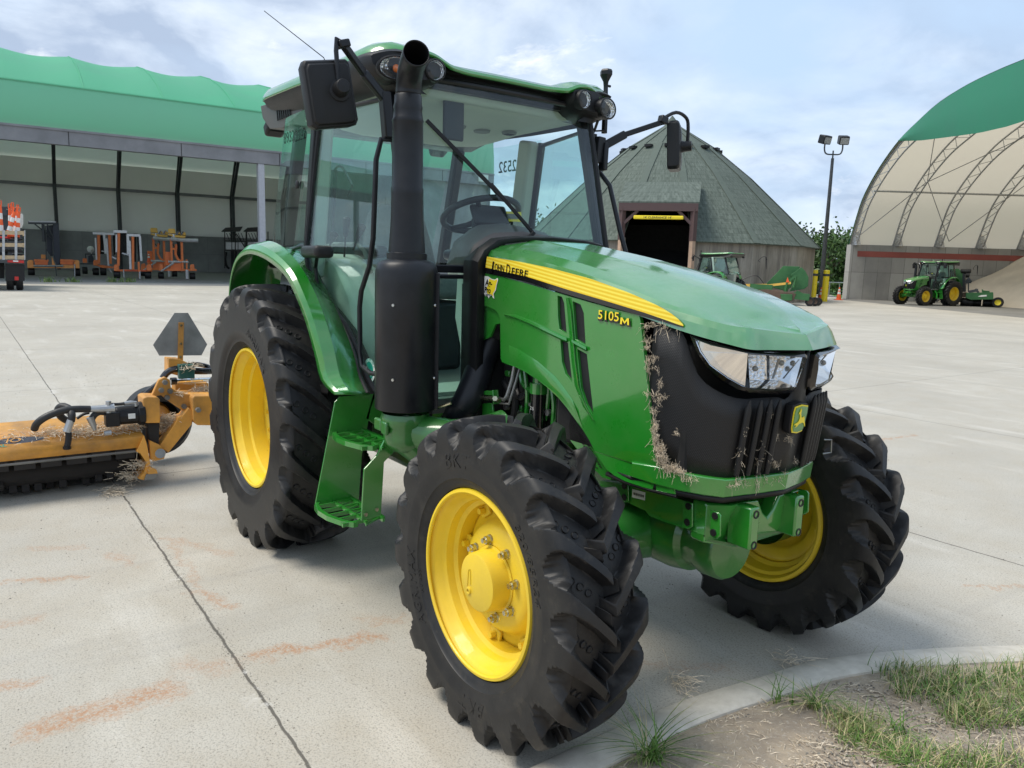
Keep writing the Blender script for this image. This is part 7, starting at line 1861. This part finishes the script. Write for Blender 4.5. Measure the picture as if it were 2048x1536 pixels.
g3('cross_tube', 'mower', [[(1195, 572), (1425, 565), (1425, 632), (1195, 628)]], XL-.45, .12, bevel=.01)
g3('sign_post', 'mower', [[(1150, 400), (1230, 405), (1295, 435), (1290, 520), (1230, 520), (1150, 500)]], XL-.45, .15, bevel=.006)
for x, y, X_ in ((1125, 562, XL-.11), (1100, 615, XL-.11), (1160, 622, XL-.11), (1140, 665, XL-.11), (1255, 725, XL-.11), (1352, 750, XL-.0)):
    m = MB(); c_ = mx3(x, y, X_); m.cyl(c_+V((.02, 0, 0)), c_-V((.03, 0, 0)), .019, n=6); m.build('bolt', 'dullsteel', fm, smooth=20)
m = MB(); a, b = mx3(1195, 553, XL-.25), mx3(1480, 540, XL-.25); m.tube([a, b], .016, 10); m.build('cylinder_rod', 'chrome', fm)
m = MB(); m.tube([mx3(1165, 555, XL-.25), mx3(1205, 553, XL-.25)], .028, 10); m.tube(catmull([mx3(1110, 535, XL-.35), mx3(1150, 490, XL-.35), mx3(1220, 470, XL-.35), mx3(1330, 485, XL-.35), mx3(1470, 485, XL-.35)], 4), .026, 8); m.tube(catmull([mx3(1250, 450, XL-.4), mx3(1340, 440, XL-.4), mx3(1420, 455, XL-.4), mx3(1470, 490, XL-.35)], 4), .018, 8); m.tube(catmull([mx3(970, 660, XL-.3), mx3(1040, 600, XL-.3), mx3(1120, 545, XL-.3)], 3), .02, 8); m.build('arm_hose', 'blackgloss', fm)
m = MB()
for x in (1245, 1295): m.nxt(); m.box(mx3(x, 487, XL-.32), (.06, .06, .11))
m.each('valve_block', simple('teal_green_casting', (.02, .09, .07), .4, var=.2), fm, bevel=.006)
sg = g3('warning_plate', simple('scuffed_aluminium', (.27, .275, .27), .5, metal=.3, var=.35, vs=5, bmp=.05, bs=50), [[(1192, 88), (1284, 88), (1415, 303), (1376, 378), (1088, 380), (1045, 307)]], -1.92, .004, bevel=0)
g3('plate_bar', 'mower', [[(1219, 152), (1257, 152), (1250, 420), (1213, 420)]], -1.905, .008, parent=fm)
for x, y in ((1237, 174), (1235, 298), (1232, 388)):
    m = MB(); c_ = mx3(x, y, -1.90); m.cyl(c_+V((.006, 0, 0)), c_-V((.01, 0, 0)), .008, n=10); m.build('plate_bolt', 'zinc', sg)
# gauge wheel behind
wc_ = mx3(1075, 818, -2.15); wr_ = wc_.z-.0
rt = empty('wheel', wc_); rt.parent = fm; axw = V((.92, .30, .1)).normalized(); wr_ = .275
m = MB(); m.lathe((0, 0, 0), axw, [(-.07, .15), (-.08, .24), (-.05, wr_), (.05, wr_), (.08, .24), (.07, .15)], 36); m.build('tyre', 'rubber', rt)
m = MB(); m.lathe((0, 0, 0), axw, [(-.05, .15), (0, .12), (.02, 0)], 24); m.build('rim', 'mower', rt)
# emblem on the deck
M['decklogo'] = simple('deck_logo_blue', (.03, .035, .05), .5, var=.3)
def topd(y, fx_): return V((XL-.02-.14*fx_, y, zt+.006+.040*fx_))
cy_ = ytr-.72; m = MB(); m.poly([[topd(cy_-.02+.15*math.cos(2*PI*k/28), .62+.30*math.sin(2*PI*k/28)) for k in range(28)]]); lg_ = m.build('deck_badge', 'decklogo', dk, smooth=0)
text('lettering', 'IO', 'mower', lg_, topd(cy_-.10, .42)+V((0, 0, .003)), (0, 1, 0), (-.14, 0, .04), .085, .0006, .2)
text('lettering', 'INDUSTRIAL', simple('teal_letters', (.03, .14, .10), .5) and 'teal', lg_, topd(ytr-1.10, .06)+V((0, 0, .004)), (0, 1, 0), (-.14, 0, .04), .052, .0006, 0)
# cuttings on the mower
m = MB(); r_ = random.Random(9)
for (cx_, cy2, sx_, sy_, n_) in ((XL-.12, ytr-.30, .06, .10, 260), (XL-.15, ytr-.12, .05, .07, 260), (XL-.14, ytr-.52, .05, .08, 140), (XL-.12, ytr-.85, .05, .18, 120), (XL-.16, ytr-.02, .04, .03, 90)):
    for k in range(n_):
        x, y = r_.gauss(cx_, sx_), r_.gauss(cy2, sy_)
        if x > XL-.01 or y > ytr+.02: continue
        z = zt+.03+(XL-x)*.22-.02+abs(r_.gauss(0, .014)); d_ = V((r_.gauss(0, 1), r_.gauss(0, 1), r_.gauss(0, .25))).normalized()*r_.uniform(.015, .055); p = V((x, y, z))
        m.tube([p, p+d_*.5+V((0, 0, .004)), p+d_], .0017, 3)
def heap(x, y, X_, n_, s_):
    for k in range(n_):
        p = mx3(x+r_.gauss(0, s_*1.2), y+r_.gauss(0, s_*.5), X_+r_.gauss(0, .03)); d_ = V((r_.gauss(0, 1), r_.gauss(0, 1), r_.gauss(0, .35))).normalized()*r_.uniform(.02, .07); m.tube([p, p+d_*.5, p+d_], .0018, 3)
heap(1150, 820, XL-.16, 520, 34); heap(1130, 880, XL-.18, 200, 24); heap(1390, 620, XL-.28, 260, 34); heap(1230, 640, XL-.15, 60, 20); heap(1290, 460, XL-.3, 60, 26); heap(960, 1120, XL-.02, 120, 30); heap(890, 1200, XL-.05, 160, 36)
m2 = m.build('grass_cuttings', 'hay', None, smooth=0, recalc=False); tag(m2, 'dry grass cuttings piled on the orange mower deck and arm', 'cuttings', kind='stuff')
# ================================================================ MORE TRACTORS AND ROTARY MOWERS
SKIP = {'wheel_nut', 'rim_bolt', 'disc_bolt', 'engine_fitting', 'engine_ancillary', 'lettering', 'screen_slot', 'rail_bolt', 'rail_boss', 'barcode', 'barcode_label', 'step_bolt', 'cable_end', 'dealer_sticker', 'shield_screw', 'lever_slot', 'serial_label', 'fuel_pipe', 'coolant_pipe', 'rubber_pipe', 'hose', 'vent_slat', 'radio_antenna', 'sticker_mark', 'control_lever', 'registration', 'deck_bolt', 'louvre', 'casting_lug', 'lug_hole', 'drain_plug', 'model_number', 'cable_bracket'}
def copy_small(o, parent=None):
    c = o.copy(); COL.objects.link(c); c.parent = parent
    for ch in list(o.children):
        if ch.name.split('.')[0] in SKIP: continue
        copy_small(ch, c)
    return c
def place_tractor(u, v, dep, heading, lx, ly, sc, lab):
    c = copy_small(T); c['label'] = lab; q = ray_at_depth(u, v, dep); R_ = Matrix.Rotation(heading, 3, 'Z'); off = R_@V((lx, ly, 0))*sc
    c.location = (q.x-off.x, q.y-off.y, 0); c.rotation_euler = (0, 0, heading); c.scale = (sc,)*3; return c
place_tractor(1846, 611, 46.5, math.radians(258), 2.305, .785, 1.03, 'small green tractor inside the arched fabric shed, facing left with yellow wheels')
place_tractor(1432, 590, 37.5, math.radians(190), 0, .785, .98, 'small green tractor by the round shed doorway, half hidden behind the big hood')
M['mgreen'] = simple('worn_green_paint', (.022, .13, .035), .6, var=.35, vs=1.5, col2=(.05, .17, .06)); M['rusty'] = simple('rusty_brown', (.11, .075, .055), .85, var=.4, vs=2)
F = Fr(Up(1600, 610, 41.0), 1160, 380, 3.793)
t = thing('rotary_mower', 'worn green rotary mower with a folded-up wing beside the round shed', 'mower', F.up.o)
def fp_(name, mat, pts, dy, th, par=None, bev=.02): m = MB(); slab(m, F, pts, dy, th); return m.build(name, mat, par or t, smooth=0, bevel=bev)
fp_('folded_wing', 'mgreen', [(1395, 725), (1480, 640), (1540, 575), (1670, 580), (1640, 640), (1600, 740), (1560, 768)], .5, .15)
fp_('wing_deck', 'mgreen', [(1600, 640), (1680, 585), (1710, 615), (1735, 665), (1730, 730), (1700, 752), (1590, 770), (1620, 700)], .2, .25)
fp_('deck', 'rusty', [(1300, 758), (1420, 752), (1640, 785), (1620, 838), (1560, 850), (1300, 800)], -.2, 2.4)
fp_('deck_front', 'mgreen', [(1520, 788), (1612, 790), (1610, 838), (1530, 838)], -.25, .05)
m = MB(); m.bar(F(1220, 725, 0), F(1420, 725, 0), .18); m.bar(F(1420, 725, 0), F(1600, 705, 0), .12); m.build('drawbar', 'sigyel', t, smooth=0)
m = MB(); m.bar(F(1290, 735), F(1460, 745), .35); m.bar(F(1330, 722), F(1350, 750), .25); m.bar(F(1560, 770), F(1570, 700), .16); m.bar(F(1570, 700), F(1640, 650), .12); m.bar(F(1620, 740), F(1640, 650), .10); m.bar(F(1620, 800), F(1740, 815), .35); m.bar(F(1640, 770), F(1720, 810), .15); m.build('linkage', 'mgreen', t, smooth=0)
m = MB(); slab(m, F, [(1575, 660), (1588, 700), (1562, 700)], -.1, .03); m.build('warning_triangle', 'coneor', t, smooth=0)
m = MB(); m.tube(catmull([F(1090, 680), F(1200, 690), F(1290, 655), F(1350, 655), F(1400, 720)], 4), .025, 6); m.build('hydraulic_hose', 'hose', t)
for x, r, dy in ((1745, 35, 0), (1785, 34, .6), (1810, 32, 1.3)): whl(F, x, 838, r, .22, dy, t, 'sigyel' if False else 'rusty', across=False)
F = Fr(Up(1960, 611, 47.5), 1740, 480, 6.65)
t = thing('rotary_mower', 'clean green rotary mower hitched behind the tractor in the arched shed', 'mower', F.up.o)
fp_('folded_wing', 'mgreen', [(1060, 385), (1175, 380), (1215, 420), (1250, 480), (1250, 690), (1060, 700)], .3, .3)
fp_('deck', 'mgreen', [(1275, 705), (1640, 698), (1642, 790), (1345, 795), (1275, 770)], -.3, 2.2)
fp_('side_deck', 'rusty', [(1130, 705), (1280, 698), (1280, 765), (1150, 760)], 0, 1.5)
fp_('deck_badge', 'label', [(1435, 750), (1480, 732), (1550, 728), (1552, 748), (1480, 755)], -.32, .02, bev=0)
fp_('top_frame', 'mgreen', [(1485, 658), (1500, 655), (1510, 672), (1590, 678), (1592, 700), (1490, 700)], .2, .2)
for pts in ([(1062, 400), (1100, 400), (1130, 465), (1110, 490), (1062, 480)], [(1308, 495), (1320, 495), (1358, 548), (1345, 575), (1275, 575), (1266, 548)]): fp_('warning_plate', 'blackgloss', pts, -.2, .03, bev=0)
m = MB(); m.bar(F(1252, 450), F(1255, 690), .14); m.bar(F(1310, 575), F(1310, 690), .05); m.bar(F(1310, 690), F(1440, 665), .16); m.bar(F(1400, 650), F(1445, 700), .12); m.build('linkage', 'darksteel', t, smooth=0)
for x, y, w_ in ((1272, 415, 145), (1295, 467, 60)):
    m = MB(); a, b = F(x-w_/2, y, .4), F(x+w_/2, y, .4); m.tube([a, a.lerp(b, .1), a.lerp(b, .9), b], [.10, .16, .16, .10], 14); m.build('folded_tyre', 'rubber', t)
for x, r, dy, ac_ in ((1705, 68, 0, False), (1290, 55, .3, True), (1400, 50, .8, True), (1590, 55, .8, True)): whl(F, x, 790, r, .28 if not ac_ else .7, dy, t, 'decal', across=ac_)
# ================================================================ CAMERA, LIGHT, WORLD
cam = bpy.data.cameras.new('camera'); cam.sensor_width = 36; cam.lens = 36*FPX/2048; cam.clip_start = .05; cam.clip_end = 3000
co_ = bpy.data.objects.new('camera', cam); COL.objects.link(co_); scene.camera = co_
co_.matrix_world = Matrix(((RX.x, UX.x, -_f.x, CAM.x), (RX.y, UX.y, -_f.y, CAM.y), (RX.z, UX.z, -_f.z, CAM.z), (0, 0, 0, 1)))
SUN_EL, SUN_AZ = math.radians(58), math.radians(-118)      # azimuth: direction towards the sun, measured from +x
sd = V((math.cos(SUN_EL)*math.cos(SUN_AZ), math.cos(SUN_EL)*math.sin(SUN_AZ), math.sin(SUN_EL)))
sl_ = bpy.data.lights.new('sun', 'SUN'); sl_.energy = 2.7; sl_.angle = math.radians(28); sl_.color = (1, .94, .84)
so = bpy.data.objects.new('sun', sl_); COL.objects.link(so); so.rotation_euler = sd.to_track_quat('Z', 'Y').to_euler()
w = bpy.data.worlds.new('World'); scene.world = w; w.use_nodes = True; nt = w.node_tree
bg = nt.nodes['Background']; bg.inputs['Strength'].default_value = .1
sky = N(nt, 'ShaderNodeTexSky'); sky.sky_type = 'NISHITA'; sky.sun_disc = False; sky.sun_elevation = SUN_EL; sky.sun_rotation = math.radians(90)-SUN_AZ
g = N(nt, 'ShaderNodeTexCoord').outputs['Generated']
sx = N(nt, 'ShaderNodeSeparateXYZ'); L(nt, g, sx.inputs[0])
# project the direction on a cloud layer
zc = N(nt, 'ShaderNodeMath', operation='ADD'); L(nt, sx.outputs[2], zc.inputs[0]); zc.inputs[1].default_value = .30
zm = N(nt, 'ShaderNodeMath', operation='MAXIMUM'); L(nt, zc.outputs[0], zm.inputs[0]); zm.inputs[1].default_value = .05
dx = N(nt, 'ShaderNodeMath', operation='DIVIDE'); L(nt, sx.outputs[0], dx.inputs[0]); L(nt, zm.outputs[0], dx.inputs[1])
dy = N(nt, 'ShaderNodeMath', operation='DIVIDE'); L(nt, sx.outputs[1], dy.inputs[0]); L(nt, zm.outputs[0], dy.inputs[1])
cb_ = N(nt, 'ShaderNodeCombineXYZ'); L(nt, dx.outputs[0], cb_.inputs[0]); L(nt, dy.outputs[0], cb_.inputs[1])
n1 = tex(nt, 1.1, 8, .52, vec=cb_.outputs[0], dist=.25); n2 = tex(nt, 2.4, 7, .55, vec=cb_.outputs[0], dist=.3); n3 = tex(nt, .45, 3, .5, vec=cb_.outputs[0])
cover = ramp(nt, n1, [(.36, 0.), (.58, 1.)])
blue = mixc(nt, .72, (0, 0, 0), (0, 0, 0))
skyb = N(nt, 'ShaderNodeMix', data_type='RGBA'); skyb.inputs[0].default_value = .72; L(nt, sky.outputs[0], skyb.inputs[6]); skyb.inputs[7].default_value = (3.4, 5.3, 8.2, 1)
shade = ramp(nt, n2, [(.36, (7.6, 8.3, 9.1)), (.48, (5.8, 6.7, 8.0)), (.58, (3.9, 4.8, 6.3))])
thin = mixc(nt, ramp(nt, n3, [(.35, 0.), (.65, 1.)]), (5.4, 7.0, 8.9), (6.8, 7.9, 9.1))
base = mixc(nt, .55, skyb.outputs[2], thin)
c = mixc(nt, cover, base, shade)
n4 = tex(nt, 3.1, 9, .6, vec=cb_.outputs[0], dist=.2)
c = mixc(nt, ramp(nt, n4, [(.61, 0.), (.72, .8)]), c, (9.6, 9.9, 10.2))
# -
L(nt, c, bg.inputs['Color'])
scene.view_settings.view_transform = 'Standard'; scene.view_settings.look = 'None'; scene.view_settings.gamma = 1
scene.view_settings.use_curve_mapping = False; scene.view_settings.exposure = .34
scene.render.resolution_x = 1024; scene.render.resolution_y = 768
scene.render.engine = 'CYCLES'
try:
    scene.cycles.max_bounces = 8; scene.cycles.diffuse_bounces = 5; scene.cycles.transparent_max_bounces = 16
except Exception: pass
